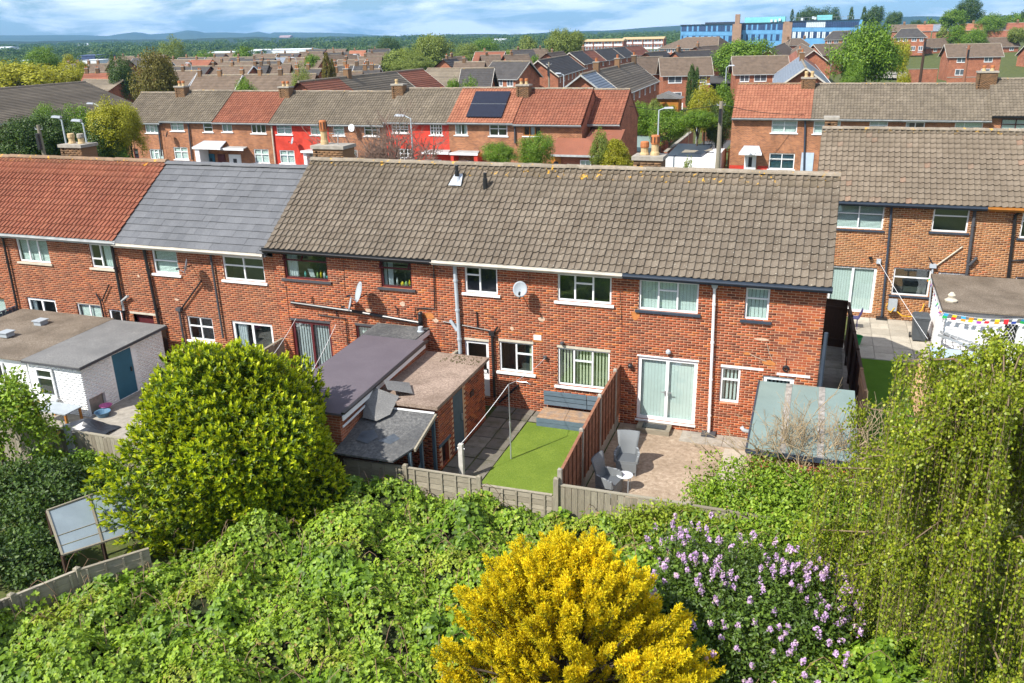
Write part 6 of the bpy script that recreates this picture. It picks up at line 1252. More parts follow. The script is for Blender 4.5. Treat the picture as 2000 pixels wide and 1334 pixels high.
def car(label, P, rz, paint, glass=None):
    t = thing('parked_car', label, 'car', (P[0], P[1], P[2]), rz); pm = plain('car_paint_'+label.split()[0], paint, .25, .05, 2, spec=.6, bmp=0)
    prof = [(-2.05,.35),(-2.1,.62),(-1.95,.86),(-1.15,.95),(-.55,1.42),(.75,1.46),(1.45,1.0),(2.0,.9),(2.1,.6),(2.05,.35)]
    mb = MB(); n = len(prof); vs_ = []
    for s in (-1, 1):
        for (x, z) in prof: vs_.append((x, s*(.86 if z < 1 else .66), z))
    mb.add(vs_, [tuple(range(n)), tuple(range(2*n-1, n-1, -1))]+[(i, (i+1) % n, n+(i+1) % n, n+i) for i in range(n)]); mb.build('body', pm, t, False)
    MB().add([(-1.13,-.67,.98),(-.57,-.62,1.41),(-.57,.62,1.41),(-1.13,.67,.98)], [(0,1,2,3)]).add([(1.42,-.67,1.03),(.78,-.62,1.44),(.78,.62,1.44),(1.42,.67,1.03)], [(3,2,1,0)]).build('windscreen', M['black'], t, False).location = (0, 0, .012)
    for s in (-1, 1):
        MB().add([(-.95,s*.83,1.0),(-.5,s*.70,1.36),(.68,s*.70,1.38),(1.2,s*.83,1.02)], [(0,1,2,3)]).build('side_window', M['black'], t, False)
        MB().box(-2.09,-2.0,s*.62-.14,s*.62+.14,.62,.76).build('headlight', M['upvc'], t, False)
        for x in (-1.3, 1.3):
            w_ = MB().tube([(x,s*.70,.32),(x,s*.90,.32)], .32, 16).build('wheel', M['black'], t, False); MB().tube([(x,s*.89,.32),(x,s*.915,.32)], .19, 12).build('rim', M['steel'], w_, False)
car('dark red car parked under the big round tree', Zp(1748, 141, 1.0), 1.4, (.12,.02,.04)); car('pale silver blue car behind the right hand ridge', Zp(1813, 152, 1.2), 1.2, (.35,.42,.46))
car('dark car before the bright red painted house', Zp(566, 345, .0)*0+np.array((*Yp(566, 318, 33.5)[:2], 0)), 0.03, (.02,.02,.03)); car('white car before the bright red painted house', np.array((*Yp(604, 319, 36.2)[:2], 0)), PI, (.7,.7,.72)); car('blue car with grey cover before the white front door', np.array((*Yp(455, 318, 34.5)[:2], .0)), 0.0, (.03,.2,.5))
# white garage and walls beyond the street
ga = Zp(1308, 336, 0); t = thing('garage', 'white rendered garage with a torn dark flat roof', 'garage', (-9.6, 45.5, 0)); a, b = Yp(1300, 306, 43.6), Yp(1400, 306, 43.6); H_ = float(a[2])
MB().box(a[0], b[0], 43.6, 49.5, -.1, H_).build('wall', M['white'], t); MB().slab([(a[0]+.1,43.7,H_+.10),(b[0]-1.2,43.7,H_+.10),(b[0]-1.0,49.2,H_+.34),(a[0]+.1,49.2,H_+.34)], .22).build('felt_roof', M['navy'], t)
MB().slab([(a[0]+1,45,H_+.18),(a[0]+2,45.2,H_+.19),(a[0]+2.2,46,H_+.22),(a[0]+1.1,46.2,H_+.23)], .03).slab([(a[0]+2.6,46,H_+.22),(a[0]+3.3,46.2,H_+.23),(a[0]+3.1,47,H_+.27)], .03).build('loose_boards', M['fence_grey'], t)
def gwall(label, pts, h, mat, th=.24, name='garden_wall'):
    t = thing(name, label, 'wall', (pts[0][0], pts[0][1], 0))
    for p_, q_ in zip(pts, pts[1:]):
        MB().bar((p_[0],p_[1],h/2-.05), (q_[0],q_[1],h/2-.05), th, h).build('wall', mat, t); MB().bar((p_[0],p_[1],h-.01), (q_[0],q_[1],h-.01), th+.08, .07).build('coping', M['concrete'], t)
gwall('brick garden wall running back from the lean-to beside the extension', [Zp(1228,300,1.8), Zp(1320,238,1.8)], 1.8, M['brickmid']); gwall('low brick wall along the alley to the green shrubs', [Zp(1300,296,1.6), Zp(1352,255,1.6)], 1.6, M['brickmid'])
gwall('long brick wall below the lit gable terrace', [Zp(1043,165,1.8), Zp(1110,158,1.8)], 1.8, M['brickmid']); gwall('brick wall before the brick house by the cypress', [Zp(1280,190,2.0), Zp(1335,182,2.0)], 2.0, M['brickmid']); gwall('brick wall before the dormer house on the right', [Zp(1775,135,4.0), Zp(1832,134,4.0)], 4.0, M['brickmid']); gwall('brick wall before the long brown roofed house on the right', [Zp(1850,151,3.4), Zp(1925,150,3.4)], 3.4, M['brickmid'])
t = thing('outhouse', 'small brick outhouse with dull red roof beside the extension', 'outhouse', (*Zp(1256,250,2.6)[:2], 0)); MB().box(-2.6,2.4,-1.2,1.5,0,2.1).build('wall', M['brickmid'], t, False); MB().prism([(-1.5,2.05),(0.1,3.1),(1.8,2.05)], 'x', -2.8, 2.6).build('roof', M['far_red_tile'], t, False)
t = thing('lean_to', 'green grey sheet lean-to behind the extension gable', 'lean-to', (*Zp(1248,285,1.9)[:2], 0)); MB().slab([(-1.9,-2.6,1.9),(1.6,-2.4,1.7),(1.8,2.2,2.4),(-1.7,2.4,2.6)], .06).build('roof_sheet', M['greenroof'], t, False)
for x, y in ((-1.7,-2.3),(1.4,-2.2),(1.5,2.0)): MB().box(x-.05,x+.05,y-.05,y+.05,0,1.7).build('post', M['fence_grey_v'], t, False)
f = thing('garden_fence', 'brown board fence left of the orange red roofed house', 'fence', (-9, 56, 0)); board_panel(f, Zp(1372,240,1.9)[:2], Zp(1430,238,1.9)[:2], 0, 1.9, 1.9, .3, M['fence_brown'], cap=False)
f = thing('garden_fence', 'orange new timber fence beside the arched white door', 'fence', (-8, 46.5, 0)); board_panel(f, Zp(1412,290,1.9)[:2], Zp(1430,290,1.9)[:2], 0, 1.9, 1.9, .25, M['wood_orange'], cap=False)
t = thing('summer_house', 'orange fronted garden shed by the cypress', 'shed', (*Zp(1302,183,2.6)[:2], 0)); MB().box(-2,2,-1.5,1.5,0,2.1).build('wall', M['wood_orange'], t, False); MB().prism([(-2.4,2.0),(0,2.9),(2.4,2.0)], 'y', -1.9, 1.8).build('roof', M['felt_grey'], t, False)
for k, (u0, v0, u1, v1) in enumerate(((1040,171,1093,171),(1302,203,1333,201))):
    f = thing('railing', ['white railing behind the red roofed row', 'white railing by the cypress'][k], 'railing', (*Zp(u0,v0,1.0)[:2], 0)); A, B = Zp(u0,v0,1.0), Zp(u1,v1,1.0)
    for j in range(6): P = A*(1-j/5)+B*(j/5); MB().box(P[0]-.08,P[0]+.08,P[1]-.08,P[1]+.08,0,1.0).build('post', up, f)
    MB().bar(A-np.array((0,0,.12)), B-np.array((0,0,.12)), .06, .16).bar(A-np.array((0,0,.55)), B-np.array((0,0,.55)), .06, .16).build('rail', up, f)
sheet('road', -12.2, -9.2, 52, 120, -.004, M['tarmac']); 
g = MB(); P0, P1, P2, P3 = Zp(1700,152,.5), Zp(1780,152,.5), Zp(1770,140,.5), Zp(1705,140,.5); g.slab([P0,P1,P2,P3], .05); structure('car_park', g, M['concrete'])
t = thing('garage', 'dark flat roofed car port between the two brown roofed houses', 'garage', (*Zp(1405,160,2.4)[:2], 0)); MB().slab([(-3.5,-2,2.4),(3.5,-2,2.4),(3.5,3.5,3.3),(-3.5,3.5,3.3)], .15).build('roof', DK, t, False); MB().box(-3.3,3.3,2.6,3.2,0,2.6).build('wall', M['fence_dark'], t, False)
for x in (-3.2, 3.2): MB().box(x-.1,x+.1,-1.8,-1.6,0,2.35).build('post', M['fence_dark'], t, False)

def sstep(a, b, x): t_ = min(1, max(0, (x-a)/(b-a))); return t_*t_*(3-2*t_)
def terr(x, y): return 5.2*sstep(200, 330, math.hypot(x, y))*sstep(.015, .06, x/(y+23.))
n = 24; vs_ = []
for j in range(n+1):
    for i in range(n+1): x, y = -40+i*500/n, 150+j*700/n; vs_.append((x, y, terr(x, y)-.03))
structure('hill', MB().add(vs_, [(j*(n+1)+i, j*(n+1)+i+1, (j+1)*(n+1)+i+1, (j+1)*(n+1)+i) for j in range(n) for i in range(n)]), M['earth'])
# ------------------------------------------------------------------ foliage helpers
OVAL = [(0,1,2,3),(0,3,4,5)]
def unit(v): return v/np.maximum(np.linalg.norm(v, axis=-1, keepdims=True), 1e-9)
def leaf_pts(P, D, Nn, ln, wd, fold=.25):
    """oval leaves folded on the midrib: (n,6,3)"""
    D = unit(D); S = unit(np.cross(Nn, D)); Nn = np.cross(D, S); ln = np.broadcast_to(np.asarray(ln, float), (len(P),))[:, None]; wd = np.broadcast_to(np.asarray(wd, float), (len(P),))[:, None]
    r = lambda a, b: P+D*ln*a+S*wd*b*.5+Nn*wd*abs(b)*fold
    return np.stack([P, r(.3, 1), r(.72, .72), P+D*ln-Nn*ln*.06, r(.72, -.72), r(.3, -1)], 1)
def quad_pts(P, D, Nn, ln, wd):
    D = unit(D); S = unit(np.cross(Nn, D)); ln = np.broadcast_to(np.asarray(ln, float), (len(P),))[:, None]; wd = np.broadcast_to(np.asarray(wd, float), (len(P),))[:, None]
    return np.stack([P, P+D*ln*.5+S*wd*.5, P+D*ln, P+D*ln*.5-S*wd*.5], 1)
def rdir(n, zmin=-1.):
    z = rng.uniform(zmin, 1, n); a = rng.uniform(0, 2*PI, n); r = np.sqrt(1-z*z); return np.stack([r*np.cos(a), r*np.sin(a), z], 1)
def lobes(d, k=26, amp=.2, p_=14, seed=0):
    g_ = np.random.default_rng(seed); v = unit(g_.normal(size=(k, 3))); a = g_.uniform(.4, 1, k)*amp
    return 1-amp*.45+(np.maximum(0, d@v.T)**p_*a).sum(1)
def tubes_obj(name, segs, mat, parent, kind=None, n=4, off=None):
    """many twigs: segs = list of (P, Q, r0, r1)"""
    P = np.array([s[0] for s in segs], float); Q = np.array([s[1] for s in segs], float); r0 = np.array([s[2] for s in segs])[:, None]; r1 = np.array([s[3] for s in segs])[:, None]
    d = unit(Q-P); a = unit(np.cross(d, np.array((.21, .33, .92)))); b = np.cross(d, a); V = []
    for c, r in ((P, r0), (Q, r1)):
        for j in range(n): t = 2*PI*j/n; V.append(c+(a*math.cos(t)+b*math.sin(t))*r)
    o = stuffmesh(name, np.stack(V, 1), [(j, (j+1) % n, n+(j+1) % n, n+j) for j in range(n)], mat, parent, off)
    if kind: o['kind'] = kind
    return o
LM = dict(
 laurel=leafmat('glossy_laurel_leaf', [(0,(.05,.095,.010)),(.3,(.10,.17,.012)),(.62,(.17,.26,.014)),(.95,(.25,.34,.02)),(1,(.45,.34,.02))], .42, .28, spec=.35),
 laurel_new=leafmat('young_laurel_leaf', [(0,(.26,.34,.012)),(.5,(.44,.52,.014)),(1,(.60,.64,.03))], .42, .3, spec=.3),
 bramble=leafmat('bramble_leaf', [(0,(.10,.17,.014)),(.35,(.18,.30,.020)),(.75,(.27,.41,.028)),(.95,(.37,.49,.05)),(1,(.32,.21,.07))], .5, .34),
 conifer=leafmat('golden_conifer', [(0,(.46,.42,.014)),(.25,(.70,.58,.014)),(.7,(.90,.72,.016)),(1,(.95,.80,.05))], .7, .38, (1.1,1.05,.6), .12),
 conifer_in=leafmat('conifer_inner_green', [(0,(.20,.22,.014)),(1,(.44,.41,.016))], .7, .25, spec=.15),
 lilac=leafmat('lilac_leaf', [(0,(.045,.085,.014)),(.6,(.09,.16,.02)),(1,(.15,.24,.03))], .45, .3),
 flower=leafmat('lilac_petal', [(0,(.50,.31,.58)),(.4,(.66,.45,.72)),(.8,(.78,.58,.78)),(1,(.76,.58,.50))], .7, .3, (1,1,1), .1),
 cleaver=leafmat('cleaver_leaf', [(0,(.17,.24,.02)),(.6,(.30,.40,.03)),(.9,(.40,.48,.05)),(1,(.40,.30,.12))], .55, .35),
 birch=leafmat('birch_leaf', [(0,(.11,.155,.014)),(.4,(.20,.265,.016)),(.8,(.31,.375,.022)),(1,(.46,.48,.05))], .42, .34, spec=.35, big=.8),
 shrub=leafmat('green_shrub_leaf', [(0,(.07,.14,.012)),(.6,(.15,.27,.018)),(1,(.25,.38,.03))], .5, .3),
 dark=leafmat('dark_leaf', [(0,(.03,.065,.014)),(.6,(.06,.115,.018)),(1,(.11,.18,.024))], .5, .25),
 yellow=leafmat('yellow_green_leaf', [(0,(.22,.23,.012)),(1,(.44,.43,.025))], .55, .3),
 willow=leafmat('willow_leaf', [(0,(.13,.18,.035)),(1,(.28,.34,.06))], .55, .3),
 olive=leafmat('olive_brown_leaf', [(0,(.10,.085,.018)),(.6,(.17,.15,.026)),(1,(.24,.22,.035))], .6, .25),
 far=leafmat('far_tree_leaf', [(0,(.05,.10,.02)),(.6,(.085,.155,.03)),(1,(.12,.2,.04))], .6, .2, big=.02),
)
BARK = plain('bark', (.10,.075,.05), .95, .4, 8, 30, bmp=.6); TWIG = plain('tan_twig', (.40,.31,.19), .9, .3, 8); DTWIG = plain('brown_twig', (.11,.07,.045), .9, .3, 8)
def birchbark():
    mt, nt, b, o = newmat('birch_bark'); c = ramp(nt, noise(nt, 5, 4, .6, 'Object', (1, 1, 6)), [(.42,(.06,.05,.045)),(.5,(.55,.5,.42)),(.8,(.7,.66,.58))]); nt.links.new(c, b.inputs['Base Color']); b.inputs['Roughness'].default_value = .8; return mt
# ------------------------------------------------------------------ big glossy evergreen
def laurel(label, c, R, ntip, seed, lm, ln=.135, name='evergreen_tree', base=None):
    c = np.array(c); R = np.array(R); t = thing(name, label, 'tree', (c[0], c[1], 0))
    tr = MB().tube([(c[0],c[1],-.05),(c[0]+.05,c[1],.6),(c[0],c[1]+.05,c[2])], [.16,.13,.08], 8)
    g_ = np.random.default_rng(seed)
    for k in range(9):
        d = unit(g_.normal(size=3)*np.array((1,1,.5))+np.array((0,0,.5))); tr.tube([(c[0],c[1],.5+.1*k), c*np.array((1,1,.6))+d*R*.4, c+d*R*.8], [.07,.05,.02], 6)
    tr.build('trunk', BARK, t)
    d = rdir(ntip, -.75); r = lobes(d, 44, .27, 24, seed)*rng.uniform(.86, 1.05, ntip); tip = c+d*R*r[:, None]
    ax = unit(d/R*2.2+np.array((0, 0, 1.0))+rng.normal(size=(ntip, 3))*.34); V = []
    e1 = unit(np.cross(ax, np.array((.3,.2,.9)))); e2 = np.cross(ax, e1); ph = rng.uniform(0, 2*PI, ntip)
    V2 = []
    for k in range(9):
        a = ph+k*2.4; al = rng.uniform(.35, 1.35, ntip) if k > 3 else rng.uniform(.2, .7, ntip); rad = e1*np.cos(a)[:, None]+e2*np.sin(a)[:, None]
        D = ax*np.cos(al)[:, None]+rad*np.sin(al)[:, None]; Nn = ax*np.sin(al)[:, None]-rad*np.cos(al)[:, None]; l = ln*rng.uniform(.65, 1.15, ntip)
        (V2 if k < 4 else V).append(leaf_pts(tip-ax*(.016*k), D, Nn, l, l*.40, .12))
    n2 = ntip*3; d2 = rdir(n2, -.8); P2 = c+d2*R*(lobes(d2, 44, .27, 24, seed)*rng.uniform(.55, .92, n2))[:, None]; D2 = unit(d2+rng.normal(size=(n2, 3))*.8); V.append(leaf_pts(P2, D2, unit(d2+np.array((0,0,.6))+rng.normal(size=(n2,3))*.4), ln, ln*.42))
    stuffmesh('crown', np.concatenate(V), OVAL, lm, t); stuffmesh('young_shoots', np.concatenate(V2), OVAL, LM['laurel_new'], t)
    return t
lc = Yp(447, 868, -8.2)
laurel('large rounded evergreen with glossy yellow green leaves left of the brick shed', (lc[0]+.3, -8.2, lc[2]+.08), (2.35, 2.0, 2.5), 6400, 5, LM['laurel'])
# ------------------------------------------------------------------ brambles
_bw = np.random.default_rng(3); _bk = _bw.uniform(-1, 1, (14, 2))*np.array((2.6, 2.6)); _bp = _bw.uniform(0, 2*PI, 14)
def bh(x, y):
    h = np.zeros_like(x)
    for k in range(14): h += np.sin(x*_bk[k, 0]*(1+k*.16)+y*_bk[k, 1]*(1+k*.16)+_bp[k])/(1+.25*k)
    return h*.10
_mx, _my, _mr, _mh = _bw.uniform(-18, 4, 260), _bw.uniform(-16, -6.8, 260), _bw.uniform(.28, .75, 260), _bw.uniform(.10, .48, 260)
def mounds(x, y):
    x = np.asarray(x, float); y = np.asarray(y, float); h = np.zeros(np.broadcast(x, y).shape)
    for k in range(260): h = np.maximum(h, _mh[k]*np.clip(1-((x-_mx[k])**2+(y-_my[k])**2)/_mr[k]**2, 0, 1)**.6)
    return h
def to_px(P):
    v = P-CAM; z = v@FWD; return 1000+F_PX*(v@RIGHT)/z, 667-F_PX*(v@UP)/z
def ground_h(x, y):
    b = .50+.28*np.clip((-6.5-y)/3, 0, 1)+bh(x, y)*1.3+mounds(x, y)
    # lower towards the sagging fence and the cold frame at left
    left = np.clip((-11.6-x)/1.5, 0, 1)*np.clip((y+13.5)/2.5, 0, 1); b = b*(1-.55*left)
    mound = 1.0*np.exp(-(((x+.4)/2.6)**2+((y+6.75)/.8)**2)); return np.maximum(.15, b+mound)
n = 150000; bx_, by_ = rng.uniform(-20, 5, n), rng.uniform(-17, -6.55, n); hz_ = ground_h(bx_, by_); P = np.stack([bx_, by_, hz_], 1); uu, vv = to_px(P)
keep = (uu > -220) & (uu < 2220) & (vv < 1500)
# leave clear: lower left fence line garden side, where shade and shrubs stand
fx0, fx1 = Q0[0], Q0[-1]; side = (fx1[0]-fx0[0])*(by_-fx0[1])-(fx1[1]-fx0[1])*(bx_-fx0[0])
keep &= ~((side > -.05) & (bx_ < -13.2) & (by_ < -7.0)) & ~((bx_ < -13.3) & (side > -.05)) & ~((bx_ < -15.4) & (by_ > -9))
keep &= (np.sin(bx_*2.9+np.sin(by_*2.1)*1.5)+np.sin(by_*3.7+bx_*1.1)+rng.normal(0, .25, len(bx_)) > -1.62)
P = P[keep]; P = P[:66000]; n = len(P); e = .12
gx = (ground_h(P[:, 0]+e, P[:, 1])-ground_h(P[:, 0]-e, P[:, 1]))/(2*e); gy = (ground_h(P[:, 0], P[:, 1]+e)-ground_h(P[:, 0], P[:, 1]-e))/(2*e)
nr = unit(np.stack([-gx, -gy, np.ones(n)], 1)*1.0+rng.normal(size=(n, 3))*.38+np.array((0, -.25, 0))); P[:, 2] += rng.normal(0, .075, n)-np.abs(rng.normal(0, .09, n))
e1 = unit(np.cross(nr, rng.normal(size=(n, 3)))); e2 = np.cross(nr, e1); V = []; sz = rng.uniform(.055, .10, n)
for k, a in enumerate((0, 1.45, -1.45)):
    D = e1*math.cos(a)+e2*math.sin(a)+nr*rng.uniform(-.15, .25, n)[:, None]; V.append(leaf_pts(P, D, nr+rng.normal(size=(n, 3))*.15, sz*(1.1 if k == 0 else .9), sz*.72, .14))
pm_ = (np.sin(P[:, 0]*1.7+np.sin(P[:, 1]*1.3)*2)+np.sin(P[:, 1]*2.3+P[:, 0]*.6) > .9); pc_ = ~pm_ & (np.sin(P[:, 0]*.9-P[:, 1]*1.5+1)+np.sin(P[:, 1]*1.1+P[:, 0]*2.2+2) > .85); VA = np.concatenate([v[~pm_ & ~pc_] for v in V]); VC_ = np.concatenate([P[pc_][:, None, :]+(v[pc_]-P[pc_][:, None, :])*.72 for v in V]); VB_ = np.concatenate([P[pm_][:, None, :]+(v[pm_]-P[pm_][:, None, :])*1.45 for v in V])
brm = stuffmesh('bramble', VA, OVAL, LM['bramble']); tag(brm, 'tangled green bramble thicket filling the foreground below the fences', 'bramble', kind='stuff')
brb = stuffmesh('dock_leaves', VB_, OVAL, LM['shrub'], brm); brc = stuffmesh('cleavers', VC_, OVAL, LM['cleaver'], brm)
m_ = MB(); xs = np.linspace(-20, 5, 90); ysb = np.linspace(-17, -6.6, 50); gxx, gyy = np.meshgrid(xs, ysb); gz_ = ground_h(gxx, gyy)-.30
sd2 = (fx1[0]-fx0[0])*(gyy-fx0[1])-(fx1[1]-fx0[1])*(gxx-fx0[0]); gz_ = np.where(((sd2 > -.3) & (gxx < -12.6)) | ((gxx < -14.6) & (gyy > -9.5)), -.1, np.maximum(gz_, -.1))
m_.add(np.stack([gxx, gyy, gz_], -1).reshape(-1, 3), [(j*90+i, j*90+i+1, (j+1)*90+i+1, (j+1)*90+i) for j in range(49) for i in range(89)]); structure('undergrowth_soil', m_, plain('leaf_litter', (.035,.045,.015), 1, .5, 4, 20))
sg = []
for k in range(420):
    x, y = rnd.uniform(-15, 3), rnd.uniform(-14, -6.6); z = float(ground_h(np.array(x), np.array(y))); a = rnd.uniform(0, 2*PI); l = rnd.uniform(.3, .8)
    p_ = [np.array((x+math.cos(a)*l*t, y+math.sin(a)*l*t, z-.15+.32*math.sin(PI*t)*l/.5)) for t in (0, .25, .5, .75, 1)]
    sg += [(p_[i], p_[i+1], .007, .006) for i in range(4)]
tubes_obj('bramble_canes', sg, plain('bramble_cane', (.25,.16,.10), .8, .3, 8), brm)
# ------------------------------------------------------------------ golden conifer
def conifer(label, base, R, H, nb, seed):
    base = np.array(base, float); t = thing('golden_conifer', label, 'conifer', tuple(base)); g_ = np.random.default_rng(seed); V = []; VI = []; tr = MB().tube([base, base+np.array((0,0,H*.6))], [.14,.06], 8); sg = []
    for k in range(nb):
        a = g_.uniform(0, 2*PI); h = g_.uniform(0, 1)**.9; rr = (1-h)**.46*g_.uniform(.2, 1.0)**.7
        tipp = base+np.array((R[0]*rr*math.cos(a), R[1]*rr*math.sin(a), H*(.10+.86*h)+g_.uniform(-.1,.16))); out = unit(np.array((math.cos(a)*(.35+rr), math.sin(a)*(.35+rr), .75+.7*h)))
        L_ = g_.uniform(.8, 1.45)*(1-.3*h); st = tipp-out*L_; sg.append((base+np.array((0,0,max(.1,(st[2]-base[2])*.6))), st, .03, .02)); sg.append((st, tipp, .018, .005))
        f1 = unit(np.cross(out, np.array((.2,.1,.97)))); f2 = np.cross(out, f1)
        for j in range(int(13*L_)+4):
            s0 = g_.uniform(.1, 1.0); pa = g_.uniform(0, 2*PI); sd_ = f1*math.cos(pa)+f2*math.sin(pa); d2 = unit(out*1.35+sd_*.5+np.array((0,0,.55))); l2 = (.38*(1-s0)+.15)*g_.uniform(.7, 1.2); q0 = st+out*s0*L_
            m = int(95*l2)+10; x = g_.uniform(0, 1, m); rd = unit(g_.normal(size=(m, 3))); Pm = q0+d2*(x*l2)[:, None]+rd*(.034*(1-x)+.012)[:, None]
            for q_ in range(2):
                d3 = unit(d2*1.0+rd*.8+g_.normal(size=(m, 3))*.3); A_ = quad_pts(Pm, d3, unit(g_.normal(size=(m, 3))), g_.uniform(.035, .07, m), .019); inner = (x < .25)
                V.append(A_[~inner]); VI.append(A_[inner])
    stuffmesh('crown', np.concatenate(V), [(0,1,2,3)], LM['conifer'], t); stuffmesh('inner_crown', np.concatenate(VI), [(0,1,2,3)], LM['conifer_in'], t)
    tr.build('trunk', BARK, t); tubes_obj('branches', sg, BARK, t, n=4)
conifer('bright golden yellow conifer in the centre foreground', (*Yp(1112, 1220, -12.1)[:2], 0), (3.1, 2.2), 3.75, 520, 8)
# ------------------------------------------------------------------ lilac flowered shrub
def bush(label, c, R, nclump, per, ln, lm, seed, name='shrub', cat='shrub', flowers=0, zmin=-.4, trunk=True, group=None, oval=True, spread=.26, mat2=None):
    c = np.array(c, float); R = np.array(R, float); t = thing(name, label, cat, (c[0], c[1], 0), 0, group); g_ = np.random.default_rng(seed)
    d = rdir(nclump, zmin); cl = c+d*R*(lobes(d, 24, .25, 12, seed)*g_.uniform(.55, 1.0, nclump))[:, None]
    n = nclump*per; ci = np.repeat(np.arange(nclump), per); od = unit(g_.normal(size=(n, 3))); P = cl[ci]+od*(R*spread)*(g_.uniform(.3, 1, n)[:, None]**.6)
    Nn = unit(od+d[ci]*.6+np.array((0,0,.6))+g_.normal(size=(n, 3))*.3); D = unit(g_.normal(size=(n, 3))+od*.5); l = ln*g_.uniform(.7, 1.25, n)
    V = leaf_pts(P, D, Nn, l, l*.55, .15) if oval else quad_pts(P, D, Nn, l, l*.7)
    stuffmesh('crown', V, OVAL if oval else [(0,1,2,3)], lm, t)
    if trunk:
        tr = MB()
        for k in range(5):
            dd = unit(g_.normal(size=3)*np.array((1,1,.3))+np.array((0,0,.8))); tr.tube([(c[0]+.1*dd[0],c[1]+.1*dd[1],-.05), c-np.array((0,0,R[2]*.4))+dd*R*.25, c+dd*R*.7], [.05*max(.4,R[2]/2),.035*max(.4,R[2]/2),.012], 6)
        tr.build('stems', BARK, t)
    if flowers:
        gc = rdir(110, -.1); d2 = unit(gc[g_.integers(0, 110, flowers)]+g_.normal(size=(flowers, 3))*.16); P2 = c+d2*R*(lobes(d2, 24, .25, 12, seed)*g_.uniform(.9, 1.16, flowers))[:, None]; per2 = 34; n2 = flowers*per2; ci = np.repeat(np.arange(flowers), per2); s = g_.uniform(0, 1, n2); ax = unit(d2*.5+np.array((0,0,1))+g_.normal(size=(flowers,3))*.25)[ci]; od = unit(g_.normal(size=(n2, 3)))
        Ls = g_.uniform(.05, .17, flowers)[ci]; PP = P2[ci]+ax*(s*Ls)[:, None]+od*((.045*(1-s)+.012))[:, None]; stuffmesh('blossom', quad_pts(PP, unit(np.cross(od, g_.normal(size=(n2, 3)))), od, .042, .042), [(0,1,2,3)], LM['flower'], t)
    return t
sc_ = Yp(1450, 1190, -9.3); bush('shrub covered in lilac pink flower clusters between conifer and birch', (sc_[0]-.05, -9.3, sc_[2]-.15), (1.95, 1.6, 1.3), 480, 70, .075, LM['lilac'], 21, name='lilac_shrub', flowers=270, zmin=-.7)
# ------------------------------------------------------------------ weeping birch
def birch(label, base, H, Rr, nt_, seed):
    base = np.array(base, float); t = thing('birch_tree', label, 'tree', tuple(base)); g_ = np.random.default_rng(seed)
    tp = [base+np.array((.02*math.sin(z*2), .03*math.cos(z*1.7), z)) for z in np.linspace(0, H*.74, 9)]; MB().tube(tp, [.13-.013*k for k in range(9)], 10).build('trunk', birchbark(), t, smooth=True)
    sg = []; V = []; tips = []
    for k in range(62):
        h = g_.uniform(.16, .97); a = g_.uniform(0, 2*PI); L_ = Rr*(.78 if h < .36 else 1)*(1.06-.62*max(0, h-.35)/.65)*g_.uniform(.7, 1.05); o_ = np.array((math.cos(a), math.sin(a), 0)); p0 = base+np.array((0, 0, H*h*.92)); p1 = p0+o_*L_*.5+np.array((0,0,.42*L_)); p2 = p0+o_*L_+np.array((0,0,.36*L_)); sg += [(p0, p1, .03, .02), (p1, p2, .02, .01)]
        nodes = [g_.uniform(.22, 1.05) for _ in range(7)]
        for j in range(nt_):
            s = nodes[j % 7]+g_.normal()*.035; q0 = p0+(p1-p0)*min(1, 2*s)+(p2-p1)*max(0, 2*s-1); q0 = q0+g_.normal(size=3)*np.array((.10,.10,.10)); ll = g_.uniform(.5, 2.0); q0[2] = max(q0[2], .5); sw = g_.normal(size=2)*.10+o_[:2]*.10
            pts = [q0+np.array((sw[0]*x, sw[1]*x, .1*x-ll*x*x)) for x in (0, .3, .6, 1)]; sg += [(pts[i], pts[i+1], .0045, .003) for i in range(3)]
            m = int(46*ll); x = g_.uniform(0, 1, m); PP = q0+np.stack([sw[0]*x, sw[1]*x, .1*x-ll*x*x], 1)+g_.normal(size=(m, 3))*.042; D = unit(g_.normal(size=(m, 3))*.5+np.array((0,0,-.8))); V.append(quad_pts(PP, D, unit(g_.normal(size=(m, 3))+np.array((-.3,-.5,.5))), g_.uniform(.04, .068, m), .042))
    stuffmesh('crown', np.concatenate(V), [(0,1,2,3)], LM['birch'], t); tubes_obj('twigs', sg, plain('birch_twig', (.22,.16,.10), .9, .3, 8), t, n=3)
bb_ = Yp(1835, 1200, -8.9)
birch('weeping birch with hanging leafy twigs and pale trunk at lower right', (bb_[0]+.35, -8.9, 0), 6.5, 3.05, 38, 4)
# ------------------------------------------------------------------ bare twigs by the lean-to
def bare(label, base, H, spread, n0, seed, mat, name='bare_shrub', depth=4, rk=1.):
    g_ = np.random.default_rng(seed); base = np.array(base, float); t = thing(name, label, 'shrub', tuple(base)); sg = []
    def grow(p, d, l, r, k):
        q_ = p+d*l; sg.append((p, q_, r, r*.7))
        if k == 0: return
        for _ in range(int(g_.integers(2, 4))): grow(p+(q_-p)*g_.uniform(.5, 1), unit(d+g_.normal(size=3)*.55+np.array((0,0,.1))), l*g_.uniform(.5, .8), r*.62, k-1)
    for _ in range(n0): a = g_.uniform(0, 2*PI); grow(base+np.array((g_.normal()*spread, g_.normal()*spread*.4, 0)), unit(np.array((math.cos(a)*.35, math.sin(a)*.35, 1))), H*.42*g_.uniform(.7, 1.2), .016*H/2*rk, depth)
    tubes_obj('twigs', sg, mat, t, n=4)
bare('bare tan twiggy shrub in front of the grey green lean-to roof', (*Zp(1560, 965, .6)[:2], .3), 3.1, .8, 40, 12, TWIG)
bush('leafy bramble mound climbing over the board fence beside the lean-to', (-.35, -5.65, .95), (2.1, 1.0, .95), 300, 80, .085, LM['bramble'], 31, name='bramble_mound', cat='bramble', zmin=-.3)
